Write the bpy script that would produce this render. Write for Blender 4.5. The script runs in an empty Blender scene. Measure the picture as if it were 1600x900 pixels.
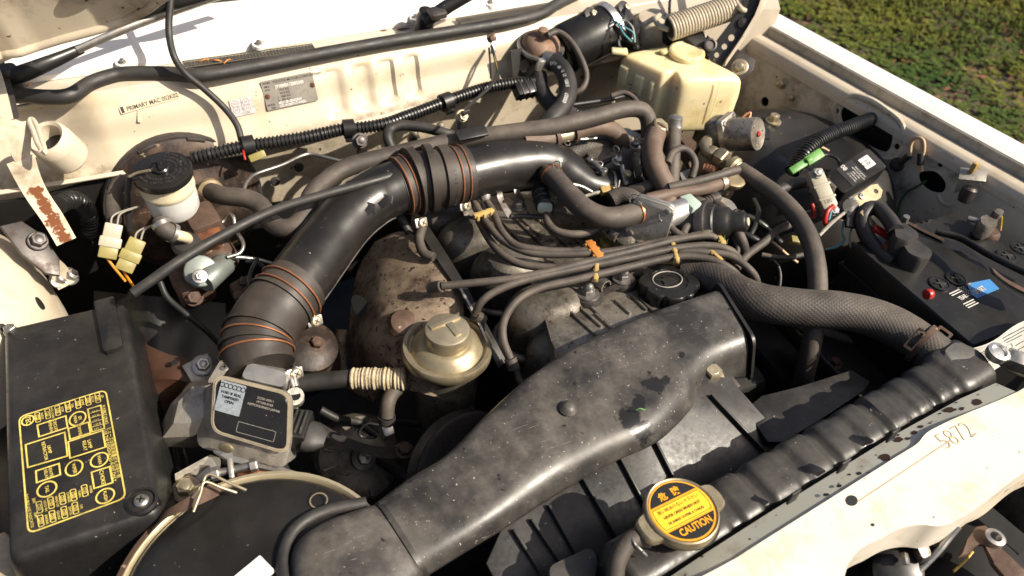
import bpy, bmesh, math, random
from mathutils import Vector as V, Matrix
from mathutils.geometry import tessellate_polygon
from mathutils import noise as mnoise
random.seed(7)
R = math.radians
SC = bpy.context.scene
COL = SC.collection

# ---------------------------------------------------------------- camera
FPX = 1228.0                                   # focal length in pixels of the 1600 x 900 photograph
AX = V((0.90145464, -0.24399838, 0.35755324))  # across the car, in camera axes (right, down, forward)
AY = V((-0.42668535, -0.64002803, 0.63898649)) # towards the windscreen
AZ = V((0.07293243, -0.72858006, -0.68106677)) # up
EYE = V((0.0, 0.0, 1.6))
cam = bpy.data.cameras.new('camera')
cam.sensor_width = 36.0
cam.lens = FPX / 1600 * 36
cam.clip_start = 0.02
cam.clip_end = 500
cam.dof.use_dof = True
cam.dof.focus_distance = 1.02
cam.dof.aperture_fstop = 5.6
camo = bpy.data.objects.new('camera', cam)
COL.objects.link(camo)
camo.matrix_world = Matrix(((AX.x, -AX.y, -AX.z, EYE.x), (AY.x, -AY.y, -AY.z, EYE.y), (AZ.x, -AZ.y, -AZ.z, EYE.z), (0, 0, 0, 1)))
SC.camera = camo

# ---------------------------------------------------------------- daylight
LIGHT = V((-0.58, 0.58, -0.72)).normalized()   # the way the sunlight travels
wd = bpy.data.worlds.new('World')
SC.world = wd
wd.use_nodes = True
wn = wd.node_tree
sky = wn.nodes.new('ShaderNodeTexSky')
sky.sky_type = 'NISHITA'
sky.sun_disc = False
sky.dust_density = 4.0
sky.ozone_density = 0.3
sky.air_density = 0.7
sky.sun_elevation = math.asin(-LIGHT.z)
sky.sun_rotation = math.atan2(-LIGHT.x, -LIGHT.y)
wn.links.new(sky.outputs[0], wn.nodes['Background'].inputs[0])
wn.nodes['Background'].inputs[1].default_value = 0.08
sun = bpy.data.lights.new('sun', 'SUN')
sun.energy = 5.0
sun.angle = R(0.53)
sun.color = (1.0, 0.91, 0.77)
suno = bpy.data.objects.new('sun', sun)
COL.objects.link(suno)
suno.rotation_euler = LIGHT.to_track_quat('-Z', 'Y').to_euler()
suno.location = (3, -2, 4)
SC.view_settings.view_transform = 'Standard'
SC.view_settings.look = 'None'
SC.view_settings.exposure = 0.75
SC.view_settings.gamma = 1.0
SC.render.engine = 'CYCLES'
SC.cycles.max_bounces = 6
SC.cycles.use_denoising = True

# ---------------------------------------------------------------- measuring the photograph
def ray(px, py):
    d = V((px - 800, py - 450, FPX))
    return V((AX.dot(d), AY.dot(d), AZ.dot(d))).normalized()
def P(px, py, z):
    d = ray(px, py); return EYE + d * ((z - EYE.z) / d.z)
def PY(px, py, y):
    d = ray(px, py); return EYE + d * (y / d.y)
def PX(px, py, x):
    d = ray(px, py); return EYE + d * (x / d.x)
def PP(px, py, o, n):
    d = ray(px, py); return EYE + d * ((o - EYE).dot(n) / d.dot(n))
def pxs(p):
    """metres per photo pixel at point p"""
    return (p - EYE).length / FPX

# ---------------------------------------------------------------- materials
MATS = {}
def M(name, col, rough=0.5, metal=0.0, var=0.15, vs=25.0, dirt=None, spots=None, dust=None, bump=None, coat=0.0,
      sss=None, trans=0.0, emit=None, spec=0.5, extra=None, ior=1.45, weave=None):
    """dirt=(colour, amount 0..1, scale)  spots=(colour, threshold, scale)  dust=(colour, amount) settled on upward faces  bump=(scale, strength)"""
    m = bpy.data.materials.new(name); m.use_nodes = True
    nt = m.node_tree; N = nt.nodes; L = nt.links
    b = N['Principled BSDF']
    geo = N.new('ShaderNodeNewGeometry')
    pos = geo.outputs['Position']
    def noise(scale, det=4, rough_=0.6):
        n = N.new('ShaderNodeTexNoise'); n.inputs['Scale'].default_value = scale
        n.inputs['Detail'].default_value = det; n.inputs['Roughness'].default_value = rough_
        L.new(pos, n.inputs['Vector']); return n.outputs[0]
    def ramp(v, a, c, lo=0.0, hi=1.0):
        r = N.new('ShaderNodeMapRange'); r.inputs[1].default_value = a; r.inputs[2].default_value = c
        r.inputs[3].default_value = lo; r.inputs[4].default_value = hi
        L.new(v, r.inputs[0]); return r.outputs[0]
    def mix(fac, a, c):
        x = N.new('ShaderNodeMix'); x.data_type = 'RGBA'
        for s, val in ((x.inputs[0], fac), (x.inputs[6], a), (x.inputs[7], c)):
            if hasattr(val, 'links') or isinstance(val, bpy.types.NodeSocket): L.new(val, s)
            elif isinstance(val, (int, float)): s.default_value = val
            else: s.default_value = (*val[:3], 1)
        return x.outputs[2]
    def math_(op, a, c):
        x = N.new('ShaderNodeMath'); x.operation = op
        for s, val in ((x.inputs[0], a), (x.inputs[1], c)):
            if isinstance(val, bpy.types.NodeSocket): L.new(val, s)
            else: s.default_value = val
        return x.outputs[0]
    c = mix(ramp(noise(vs, 5), 0.3, 0.7), col, tuple(k * (1 - var) for k in col))
    rg = ramp(noise(vs * 1.7, 4), 0.3, 0.7, max(0.03, rough - 0.08), min(1, rough + 0.1))
    if dirt:
        dc, am, s = dirt
        f = ramp(noise(s, 9, 0.7), 0.62 - 0.3 * am, 0.78 - 0.2 * am)
        c = mix(math_('MULTIPLY', f, min(1, 0.35 + am)), c, dc)
        rg = math_('ADD', rg, math_('MULTIPLY', f, 0.15))
    if dust:
        dc, am = dust
        sx = N.new('ShaderNodeSeparateXYZ'); L.new(geo.outputs['Normal'], sx.inputs[0])
        up = ramp(sx.outputs[2], -0.1, 0.9)
        f = math_('MULTIPLY', math_('MULTIPLY', math_('MULTIPLY', up, am), ramp(noise(45, 8, 0.72), 0.32, 0.68, 0.35, 1.0)), ramp(noise(13, 5, 0.62), 0.38, 0.60, 0.12, 1.35))
        c = mix(f, c, dc)
        rg = math_('ADD', rg, math_('MULTIPLY', f, 0.25))
    if spots:
        dc, th, s = spots
        f = ramp(noise(s, 2, 0.5), th, th + 0.03)
        c = mix(f, c, dc)
    if extra:
        c, rg = extra(N, L, c, rg, pos, noise, ramp, mix, math_)
    L.new(c, b.inputs['Base Color'])
    L.new(rg, b.inputs['Roughness'])
    b.inputs['Metallic'].default_value = metal
    b.inputs['Specular IOR Level'].default_value = spec
    b.inputs['IOR'].default_value = ior
    if coat:
        b.inputs['Coat Weight'].default_value = coat; b.inputs['Coat Roughness'].default_value = 0.15
    if sss:
        b.inputs['Subsurface Weight'].default_value = sss[0]; b.inputs['Subsurface Radius'].default_value = sss[1]
        b.inputs['Subsurface Scale'].default_value = sss[2]
    if trans:
        b.inputs['Transmission Weight'].default_value = trans
    if emit:
        b.inputs['Emission Color'].default_value = (*emit[0], 1); b.inputs['Emission Strength'].default_value = emit[1]
    h = None
    if bump:
        h = (noise(bump[0], 6, 0.65), bump[1])
    if weave:                                   # crossed cords of a reinforced hose, along its own surface
        uv = N.new('ShaderNodeUVMap')
        ws = []
        for sg in (1, -1):
            mp = N.new('ShaderNodeMapping'); mp.inputs['Rotation'].default_value = (0, 0, sg * R(38))
            L.new(uv.outputs[0], mp.inputs[0])
            w = N.new('ShaderNodeTexWave'); w.inputs['Scale'].default_value = weave[0]; w.inputs['Distortion'].default_value = 0.4
            L.new(mp.outputs[0], w.inputs[0]); ws.append(w.outputs[1])
        hh = math_('MULTIPLY', ws[0], ws[1])
        if h: hh = math_('ADD', hh, math_('MULTIPLY', h[0], 0.6))
        h = (hh, weave[1])
    if h:
        bp = N.new('ShaderNodeBump'); bp.inputs['Strength'].default_value = h[1]; bp.inputs['Distance'].default_value = 0.002
        L.new(h[0], bp.inputs['Height']); L.new(bp.outputs[0], b.inputs['Normal'])
    MATS[name] = m
    return m

GRIME = (0.035, 0.028, 0.020)
RUST = (0.16, 0.055, 0.018)
TAN = (0.20, 0.175, 0.145)
def scuff(N, L, c, rg, pos, noise, ramp, mix, math_):   # fine scratches that show as glossier hairs
    n = noise(160, 3)
    return c, math_('ADD', rg, ramp(n, 0.35, 0.65, -0.06, 0.06))

def lerp_(a, b, t): return a + (b - a) * t
def blotch(centers, col, rough=0.3, ns=55):
    """wet or oily stain with a ragged edge around given points (world)"""
    def f(N, L, c, rg, pos, noise, ramp, mix, math_):
        tot = None
        nz = noise(ns, 5, 0.6)
        for (p, r) in centers:
            d = N.new('ShaderNodeVectorMath'); d.operation = 'DISTANCE'
            L.new(pos, d.inputs[0]); d.inputs[1].default_value = p
            e = math_('SUBTRACT', math_('DIVIDE', d.outputs['Value'], r), math_('MULTIPLY', math_('SUBTRACT', nz, 0.5), 2.2))
            k = ramp(e, 0.72, 0.98, 1.0, 0.0)
            tot = k if tot is None else math_('MAXIMUM', tot, k)
        c2 = mix(tot, c, col)
        r2 = N.new('ShaderNodeMix'); L.new(tot, r2.inputs[0]); L.new(rg, r2.inputs[2]); r2.inputs[3].default_value = rough
        return c2, r2.outputs[0]
    return f

M('cream', (0.53, 0.46, 0.355), 0.38, var=0.08, vs=6, dirt=((0.36, 0.28, 0.17), 0.33, 14), spots=((0.10, 0.06, 0.03), 0.735, 130), bump=(9, 0.06), coat=0.25)
M('cream_dirty', (0.47, 0.405, 0.305), 0.45, var=0.10, vs=9, dirt=((0.20, 0.15, 0.09), 0.5, 17), spots=((0.05, 0.03, 0.02), 0.70, 90), bump=(14, 0.10))
M('apron', (0.60, 0.53, 0.41), 0.5, var=0.15, vs=8, dirt=((0.10, 0.08, 0.055), 0.55, 11), spots=((0.06, 0.04, 0.02), 0.71, 120), bump=(10, 0.15))
M('white_paint', (0.70, 0.67, 0.62), 0.3, var=0.04, vs=8, dirt=((0.42, 0.38, 0.32), 0.15, 20), bump=(20, 0.03), coat=0.4)
M('gutter', (0.46, 0.415, 0.33), 0.5, var=0.08, vs=12, dirt=((0.20, 0.16, 0.10), 0.45, 25), spots=((0.06, 0.035, 0.02), 0.72, 160))
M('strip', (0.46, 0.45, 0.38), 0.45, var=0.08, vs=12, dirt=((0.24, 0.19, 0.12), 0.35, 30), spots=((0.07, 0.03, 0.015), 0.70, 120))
M('grime_shade', (0.007, 0.0062, 0.0055), 0.75, var=0.4, vs=12, bump=(40, 0.3))  # bay grime, with the deep shade put into its near-black colour
M('black_paint', (0.014, 0.013, 0.0125), 0.40, var=0.3, vs=9, dust=((0.09, 0.072, 0.052), 0.14), spots=((0.28, 0.16, 0.08), 0.73, 60), bump=(12, 0.12))
M('plastic', (0.017, 0.0165, 0.016), 0.38, var=0.3, vs=14, dust=((0.130, 0.115, 0.097), 0.24), spots=((0.24, 0.21, 0.17), 0.722, 210), bump=(120, 0.10), extra=scuff)
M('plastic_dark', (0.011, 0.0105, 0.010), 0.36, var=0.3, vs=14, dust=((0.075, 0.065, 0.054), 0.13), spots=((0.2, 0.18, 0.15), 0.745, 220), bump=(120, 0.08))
M('gloss_black', (0.010, 0.0095, 0.009), 0.28, var=0.2, vs=20, dust=((0.09, 0.08, 0.07), 0.10), spots=((0.25, 0.22, 0.18), 0.745, 240))
M('pipe_black', (0.013, 0.0115, 0.0105), 0.33, var=0.3, vs=20, dust=((0.10, 0.086, 0.07), 0.09), spots=((0.30, 0.26, 0.21), 0.74, 230), bump=(60, 0.06))
M('rubber', (0.045, 0.037, 0.031), 0.58, var=0.3, vs=30, dust=((0.19, 0.152, 0.118), 0.36), spots=((0.2, 0.13, 0.08), 0.745, 170), bump=(140, 0.25))
M('rubber_black', (0.018, 0.017, 0.016), 0.5, var=0.3, vs=30, dust=((0.10, 0.09, 0.08), 0.30), bump=(90, 0.2))
M('rubber_brown', (0.100, 0.066, 0.047), 0.6, var=0.3, vs=30, dust=((0.25, 0.18, 0.135), 0.45), bump=(100, 0.25))
M('rubber_weave', (0.042, 0.036, 0.031), 0.6, var=0.25, vs=30, dust=((0.17, 0.142, 0.115), 0.45), spots=((0.30, 0.2, 0.12), 0.75, 120), bump=(120, 0.2), weave=(70, 0.22))
M('boot', (0.030, 0.024, 0.020), 0.48, var=0.3, vs=25, dust=((0.12, 0.098, 0.08), 0.32), bump=(70, 0.15))
M('corrugated', (0.012, 0.012, 0.012), 0.34, var=0.2, vs=30, dust=((0.08, 0.07, 0.06), 0.15))
M('alu', (0.50, 0.46, 0.395), 0.40, metal=0.7, var=0.25, vs=30, dirt=(GRIME, 0.35, 24), bump=(180, 0.35))
M('alu_clean', (0.66, 0.64, 0.60), 0.36, metal=0.85, var=0.12, vs=40, dirt=((0.12, 0.10, 0.07), 0.18, 30), bump=(160, 0.15))
M('cast', (0.36, 0.32, 0.265), 0.38, metal=0.75, var=0.4, vs=22, dirt=((0.028, 0.021, 0.014), 0.55, 22), spots=((0.03, 0.02, 0.013), 0.68, 150), dust=((0.22, 0.18, 0.13), 0.12), bump=(240, 0.6))
M('steel', (0.42, 0.40, 0.37), 0.38, metal=0.9, var=0.2, vs=40, dirt=((0.09, 0.06, 0.04), 0.30, 60))
M('dark_steel', (0.10, 0.09, 0.085), 0.45, metal=0.7, var=0.3, vs=40, dirt=((0.05, 0.03, 0.02), 0.4, 40))
M('zinc', (0.48, 0.41, 0.28), 0.38, metal=0.75, var=0.25, vs=35, dirt=((0.16, 0.10, 0.05), 0.30, 45), bump=(60, 0.1))
M('brass', (0.44, 0.37, 0.24), 0.40, metal=0.75, var=0.25, vs=30, dirt=((0.12, 0.085, 0.045), 0.35, 30), bump=(50, 0.12))
M('rim_brass', (0.60, 0.51, 0.33), 0.34, metal=0.6, var=0.15, vs=30, dirt=((0.14, 0.09, 0.045), 0.22, 18))
M('copper', (0.48, 0.20, 0.10), 0.4, metal=0.7, var=0.25, vs=60)
M('brown_paint', (0.060, 0.027, 0.017), 0.42, var=0.35, vs=14, dirt=((0.018, 0.011, 0.009), 0.45, 20), dust=((0.10, 0.055, 0.035), 0.22), spots=((0.02, 0.012, 0.01), 0.70, 70), bump=(60, 0.2))
M('rust_metal', (0.11, 0.066, 0.046), 0.65, metal=0.25, var=0.4, vs=30, dirt=((0.05, 0.028, 0.018), 0.55, 28), spots=((0.32, 0.22, 0.15), 0.68, 80), bump=(90, 0.5))
M('rust_flake', RUST, 0.8, var=0.5, vs=50, dirt=((0.035, 0.014, 0.008), 0.6, 60), bump=(110, 0.7))
M('rust_dot', (0.045, 0.017, 0.008), 0.85, var=0.5, vs=90)
M('shield', (0.27, 0.205, 0.145), 0.60, metal=0.2, var=0.4, vs=16, dirt=((0.035, 0.02, 0.012), 0.66, 17), spots=((0.03, 0.016, 0.01), 0.625, 120), bump=(90, 0.3))
M('tank', (0.74, 0.64, 0.385), 0.36, var=0.12, vs=9, dirt=((0.46, 0.33, 0.10), 0.42, 12), spots=((0.16, 0.10, 0.03), 0.715, 95), sss=(0.45, (0.03, 0.022, 0.008), 1.0), bump=(30, 0.06))
M('reservoir_top', (0.52, 0.46, 0.32), 0.4, var=0.1, vs=20, dirt=((0.34, 0.26, 0.12), 0.35, 25), sss=(0.4, (0.01, 0.009, 0.006), 1.0))
M('reservoir', (0.50, 0.50, 0.48), 0.4, var=0.08, vs=20, dirt=((0.4, 0.36, 0.28), 0.2, 25), sss=(0.4, (0.008, 0.008, 0.008), 1.0))
M('blue_zinc', (0.21, 0.235, 0.215), 0.42, metal=0.5, var=0.2, vs=40, dirt=((0.18, 0.10, 0.05), 0.35, 40))
M('nylon_white', (0.37, 0.335, 0.255), 0.45, var=0.1, vs=40, dirt=((0.30, 0.22, 0.12), 0.3, 50))
M('nylon_yellow', (0.26, 0.22, 0.07), 0.45, var=0.2, vs=40, dirt=((0.15, 0.10, 0.04), 0.4, 50))
M('clip_yellow', (0.42, 0.29, 0.10), 0.45, var=0.2, vs=60, dirt=((0.2, 0.12, 0.05), 0.3, 60))
M('clip_orange', (0.50, 0.19, 0.04), 0.45, var=0.25, vs=60, dirt=((0.2, 0.09, 0.03), 0.35, 60))
M('green_plastic', (0.10, 0.26, 0.055), 0.45, var=0.15, vs=60, dirt=((0.05, 0.12, 0.03), 0.3, 60))
M('mint_plastic', (0.36, 0.45, 0.38), 0.45, var=0.1, vs=60)
M('red_plastic', (0.36, 0.02, 0.015), 0.35, var=0.2, vs=60)
M('wire_teal', (0.10, 0.30, 0.34), 0.45, var=0.1)
M('wire_green', (0.04, 0.10, 0.04), 0.45, var=0.1)
M('wire_yellow', (0.45, 0.30, 0.05), 0.45, var=0.1)
M('wire_orange', (0.55, 0.22, 0.02), 0.45, var=0.1)
M('wire_white', (0.26, 0.24, 0.20), 0.5, var=0.1)
M('wire_tan', (0.52, 0.36, 0.22), 0.5, var=0.15, vs=50)
M('wire_black', (0.02, 0.02, 0.02), 0.45, var=0.1)
M('tape', (0.46, 0.385, 0.255), 0.85, var=0.3, vs=80, dirt=((0.25, 0.19, 0.10), 0.5, 80), bump=(300, 0.8))
M('ink_yellow', (0.70, 0.55, 0.13), 0.5, var=0.4, vs=30, dirt=((0.10, 0.085, 0.04), 0.4, 45))
M('ink_white', (0.62, 0.60, 0.55), 0.5, var=0.15, vs=80)
M('ink_black', (0.012, 0.012, 0.012), 0.5)
M('ink_grey', (0.30, 0.28, 0.24), 0.5)
M('ink_stamp', (0.47, 0.38, 0.26), 0.6, var=0.3, vs=80)
M('label_yellow', (0.80, 0.53, 0.035), 0.35, var=0.12, vs=60, dirt=((0.60, 0.26, 0.03), 0.3, 60))
M('label_orange', (0.78, 0.33, 0.02), 0.35, var=0.1, vs=60)
M('label_white', (0.66, 0.64, 0.59), 0.4, var=0.06, vs=40, dirt=((0.35, 0.31, 0.24), 0.2, 50))
M('label_grey', (0.44, 0.42, 0.42), 0.35, var=0.08, vs=40)
M('label_blue', (0.06, 0.22, 0.50), 0.32, var=0.1, vs=60)
M('booster', (0.026, 0.018, 0.014), 0.5, metal=0.2, var=0.4, vs=25, dirt=((0.10, 0.06, 0.04), 0.5, 30), spots=((0.20, 0.14, 0.09), 0.70, 90), bump=(80, 0.4))
M('label_cream', (0.46, 0.39, 0.27), 0.3, var=0.08, vs=40)
M('hologram', (0.56, 0.60, 0.60), 0.22, metal=0.5, var=0.35, vs=220)
M('plate', (0.235, 0.215, 0.18), 0.36, metal=0.6, var=0.2, vs=40, dirt=((0.10, 0.085, 0.06), 0.3, 60))
M('ring_amber', (0.36, 0.28, 0.17), 0.35, metal=0.5, var=0.3, vs=60)
M('hinge_paint', (0.52, 0.45, 0.34), 0.5, var=0.1, vs=9, dirt=((0.16, 0.11, 0.06), 0.45, 20), bump=(60, 0.2), extra=blotch([(P(lerp_(56, 100, k / 9), lerp_(299, 371, k / 9), .934 - .035 * k / 9), .0075 if k % 3 else .010) for k in range(10)], (0.135, 0.043, 0.012), 0.85, 140))
M('fuse_plastic', (0.0105, 0.010, 0.0098), 0.40, var=0.3, vs=14, dust=((0.10, 0.09, 0.078), 0.17), spots=((0.22, 0.19, 0.16), 0.735, 210), bump=(120, 0.08), extra=scuff)
M('rust_dome', (0.27, 0.18, 0.125), 0.55, metal=0.3, var=0.3, vs=40, dirt=((0.12, 0.05, 0.025), 0.5, 45), bump=(90, 0.3))
M('bead', (0.52, 0.43, 0.29), 0.32, metal=0.4, var=0.3, vs=60)
M('cast_dark', (0.19, 0.17, 0.14), 0.46, metal=0.5, var=0.4, vs=18, dirt=((0.022, 0.017, 0.012), 0.6, 20), spots=((0.03, 0.02, 0.013), 0.68, 150), bump=(130, 0.4))
M('silver', (0.60, 0.59, 0.57), 0.30, metal=0.9, var=0.1, vs=40)
M('glass', (0.04, 0.045, 0.045), 0.08, var=0.1, vs=20, dirt=((0.18, 0.165, 0.14), 0.35, 8))
M('straw', (0.50, 0.20, 0.06), 0.7, var=0.3, vs=100)
M('mint_flake', (0.50, 0.62, 0.56), 0.6, var=0.2, vs=100)
M('spring', (0.42, 0.36, 0.265), 0.42, metal=0.0, var=0.15, vs=30, dirt=((0.12, 0.09, 0.06), 0.3, 40))
M('soil', (0.085, 0.060, 0.035), 0.95, var=0.5, vs=5, dirt=((0.05, 0.07, 0.018), 0.5, 3), spots=((0.22, 0.15, 0.09), 0.66, 30), bump=(30, 1.0))

# ---------------------------------------------------------------- mesh helpers (all coordinates in world metres)
PARENT = {}
WLOC = {}
def thing(name, label, cat, group=None):
    o = bpy.data.objects.new(name, None); COL.objects.link(o)
    o.empty_display_size = 0.02
    o['label'] = label; o['category'] = cat
    if group: o['group'] = group
    return o
def obj(name, verts, faces, mat, parent=None, smooth=40, uv=None, label=None, cat=None, kind=None, group=None):
    verts = [V(v) for v in verts]
    lo = V((min(v.x for v in verts), min(v.y for v in verts), min(v.z for v in verts)))
    hi = V((max(v.x for v in verts), max(v.y for v in verts), max(v.z for v in verts)))
    c = (lo + hi) / 2
    me = bpy.data.meshes.new(name)
    me.from_pydata([v - c for v in verts], [], faces)
    if uv:
        ul = me.uv_layers.new(name='UVMap')
        for lp in me.loops: ul.data[lp.index].uv = uv[lp.vertex_index]
    me.validate()
    me.update()
    if smooth:
        me.shade_smooth()
        me.set_sharp_from_angle(angle=R(smooth))
    me.materials.append(MATS[mat] if isinstance(mat, str) else mat)
    o = bpy.data.objects.new(name, me); COL.objects.link(o)
    o.location = c
    WLOC[o] = c.copy()
    if parent is not None: PARENT[o] = parent
    if label: o['label'] = label
    if cat: o['category'] = cat
    if kind: o['kind'] = kind
    if group: o['group'] = group
    return o
def finish():
    kids = {}
    for o, p in PARENT.items(): kids.setdefault(p, []).append(o)
    def gather(o):
        r = [o] if o.type == 'MESH' else []
        for k in kids.get(o, []): r += gather(k)
        return r
    for e in [o for o in COL.objects if o.type == 'EMPTY']:
        pts = [WLOC[m] + v.co for m in gather(e) for v in m.data.vertices]
        e.location = V(((min(p.x for p in pts) + max(p.x for p in pts)) / 2, (min(p.y for p in pts) + max(p.y for p in pts)) / 2, min(p.z for p in pts)))
        WLOC[e] = e.location.copy()
    for o, p in PARENT.items():
        o.parent = p
        o.location = WLOC[o] - WLOC[p]

class G:
    """a bag of geometry"""
    def __init__(s): s.v = []; s.f = []
    def add(s, vf):
        n = len(s.v); s.v += [V(x) for x in vf[0]]; s.f += [tuple(i + n for i in f) for f in vf[1]]; return s
    def put(s, name, mat, parent=None, **k): return obj(name, s.v, s.f, mat, parent, **k)

def frame(o, u, n):
    """matrix with origin o, x axis along u, z axis along n (made square)"""
    n = V(n).normalized(); u = V(u); u = (u - n * u.dot(n)).normalized(); w = n.cross(u)
    return Matrix(((u.x, w.x, n.x, o[0]), (u.y, w.y, n.y, o[1]), (u.z, w.z, n.z, o[2]), (0, 0, 0, 1)))
def tf(vf, m): return [m @ V(v) for v in vf[0]], vf[1]
def bm_out(bm):
    bm.verts.ensure_lookup_table(); bm.normal_update()
    r = [v.co.copy() for v in bm.verts], [tuple(v.index for v in f.verts) for f in bm.faces]
    bm.free(); return r
def box(size, bev=0.0, seg=2, c=(0, 0, 0)):
    bm = bmesh.new(); bmesh.ops.create_cube(bm, size=1)
    for v in bm.verts: v.co = V((v.co.x * size[0] + c[0], v.co.y * size[1] + c[1], v.co.z * size[2] + c[2]))
    if bev > 0:
        bmesh.ops.bevel(bm, geom=bm.edges[:], offset=min(bev, min(size) * 0.49), segments=seg, affect='EDGES', profile=0.5)
    bm.verts.index_update()
    return bm_out(bm)
def prism(poly, h, bev=0.0, seg=2, z0=0.0):
    """polygon (2D, any winding) extruded from z0 to z0+h with bevelled rims"""
    a = sum(poly[i][0] * poly[(i + 1) % len(poly)][1] - poly[(i + 1) % len(poly)][0] * poly[i][1] for i in range(len(poly)))
    if a < 0: poly = poly[::-1]
    bm = bmesh.new()
    bot = [bm.verts.new((p[0], p[1], z0)) for p in poly]; top = [bm.verts.new((p[0], p[1], z0 + h)) for p in poly]
    n = len(poly)
    ft = bm.faces.new(top); fb = bm.faces.new(bot[::-1])
    for i in range(n): bm.faces.new((bot[i], bot[(i + 1) % n], top[(i + 1) % n], top[i]))
    if bev > 0:
        bmesh.ops.bevel(bm, geom=list(ft.edges), offset=bev, segments=seg, affect='EDGES', profile=0.5)
    big = [f for f in bm.faces if len(f.verts) > 4]
    bmesh.ops.triangulate(bm, faces=big)
    bm.verts.index_update()
    return bm_out(bm)
def rrect(w, h, r, n=5, cx=0, cy=0):
    out = []
    for (sx, sy, a0) in ((1, 1, 0), (-1, 1, 90), (-1, -1, 180), (1, -1, 270)):
        for k in range(n + 1):
            a = R(a0 + 90 * k / n)
            out.append((cx + sx * (w / 2 - r) + r * math.cos(a), cy + sy * (h / 2 - r) + r * math.sin(a)))
    return out
def circ(r, n=24, cx=0, cy=0, ry=None): return [(cx + r * math.cos(2 * math.pi * k / n), cy + (ry or r) * math.sin(2 * math.pi * k / n)) for k in range(n)]
def lathe(prof, n=28, a0=0.0, a1=2 * math.pi):
    """profile [(radius, height)...] about z"""
    full = abs(a1 - a0 - 2 * math.pi) < 1e-6
    vs, fs = [], []
    m = n if full else n + 1
    for (r, h) in prof:
        for k in range(m):
            a = a0 + (a1 - a0) * k / n
            vs.append(V((r * math.cos(a), r * math.sin(a), h)))
    for i in range(len(prof) - 1):
        for k in range(n):
            k2 = (k + 1) % m
            fs.append((i * m + k, i * m + k2, (i + 1) * m + k2, (i + 1) * m + k))
    if full:
        if prof[0][0] > 1e-5: fs.append(tuple(range(m))[::-1])
        if prof[-1][0] > 1e-5: fs.append(tuple((len(prof) - 1) * m + k for k in range(m)))
    return vs, fs
def catmull(pts, step):
    """resample points (tuples of any length) smoothly, roughly every step metres of the first three"""
    q = [tuple(p) for p in pts]
    if len(q) == 2: q = [q[0], tuple((a + b) / 2 for a, b in zip(*q)), q[1]]
    ext = [tuple(2 * a - b for a, b in zip(q[0], q[1]))] + q + [tuple(2 * a - b for a, b in zip(q[-1], q[-2]))]
    out = []
    for i in range(1, len(ext) - 2):
        p0, p1, p2, p3 = ext[i - 1:i + 3]
        d = math.dist(p1[:3], p2[:3]); n = max(1, int(round(d / step)))
        for k in range(n):
            t = k / n
            out.append(tuple(0.5 * (2 * b + (c - a) * t + (2 * a - 5 * b + 4 * c - d_) * t * t + (3 * b - a - 3 * c + d_) * t ** 3) for a, b, c, d_ in zip(p0, p1, p2, p3)))
    out.append(q[-1])
    return out
def path_frames(pts):
    pts = [V(p[:3]) for p in pts]
    T = [(pts[min(i + 1, len(pts) - 1)] - pts[max(i - 1, 0)]).normalized() for i in range(len(pts))]
    up = V((0, 0, 1)) if abs(T[0].z) < 0.9 else V((1, 0, 0))
    n = (up - T[0] * up.dot(T[0])).normalized()
    out = []
    for p, t in zip(pts, T):
        n = (n - t * n.dot(t)).normalized()
        out.append((p, t, n, t.cross(n)))
    return out
def tube_geo(pts, r, n=12, step=None, corr=None, cap=True, squash=1.0):
    """pts: points (x,y,z) or (x,y,z,r); r radius; corr=(pitch, depth) corrugation"""
    pts = [tuple(p) if len(p) == 4 else (p[0], p[1], p[2], r) for p in pts]
    mr = max(p[3] for p in pts)
    step = step or max(0.003, mr * 0.55)
    if corr: step = corr[0] / 6
    q = catmull(pts, step)
    fr = path_frames(q)
    vs, fs, uv = [], [], []
    s = 0.0
    for i, (p, t, a, b) in enumerate(fr):
        if i: s += (p - fr[i - 1][0]).length
        rr = q[i][3] * (1 + 0.022 * mnoise.noise(p * 55))
        if corr:
            ph = (s / corr[0]) % 1.0
            rr -= corr[1] * (0.0 if ph < 0.5 else 1.0 if 0.58 < ph < 0.92 else 0.5)
        for k in range(n):
            an = 2 * math.pi * k / n
            vs.append(p + (a * math.cos(an) + b * math.sin(an) * squash) * rr)
            uv.append((an * mr if k else 0.0, s))
    m = len(fr)
    for i in range(m - 1):
        for k in range(n):
            k2 = (k + 1) % n
            fs.append((i * n + k, i * n + k2, (i + 1) * n + k2, (i + 1) * n + k))
    if cap:
        fs.append(tuple(range(n))[::-1]); fs.append(tuple((m - 1) * n + k for k in range(n)))
    return vs, fs, uv
def tube(name, pts, r, mat, parent=None, n=12, step=None, corr=None, squash=1.0, smooth=60, **k):
    v, f, uv = tube_geo(pts, r, n, step, corr, True, squash)
    return obj(name, v, f, mat, parent, smooth=smooth, uv=uv, **k)
def T_(lst, z0=None, z1=None):
    """pixel track -> points; entries (px,py,z) or (px,py) with z running from z0 to z1"""
    out = []
    for i, e in enumerate(lst):
        z = e[2] if len(e) > 2 else z0 + (z1 - z0) * i / (len(lst) - 1)
        out.append(P(e[0], e[1], z))
    return out
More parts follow.
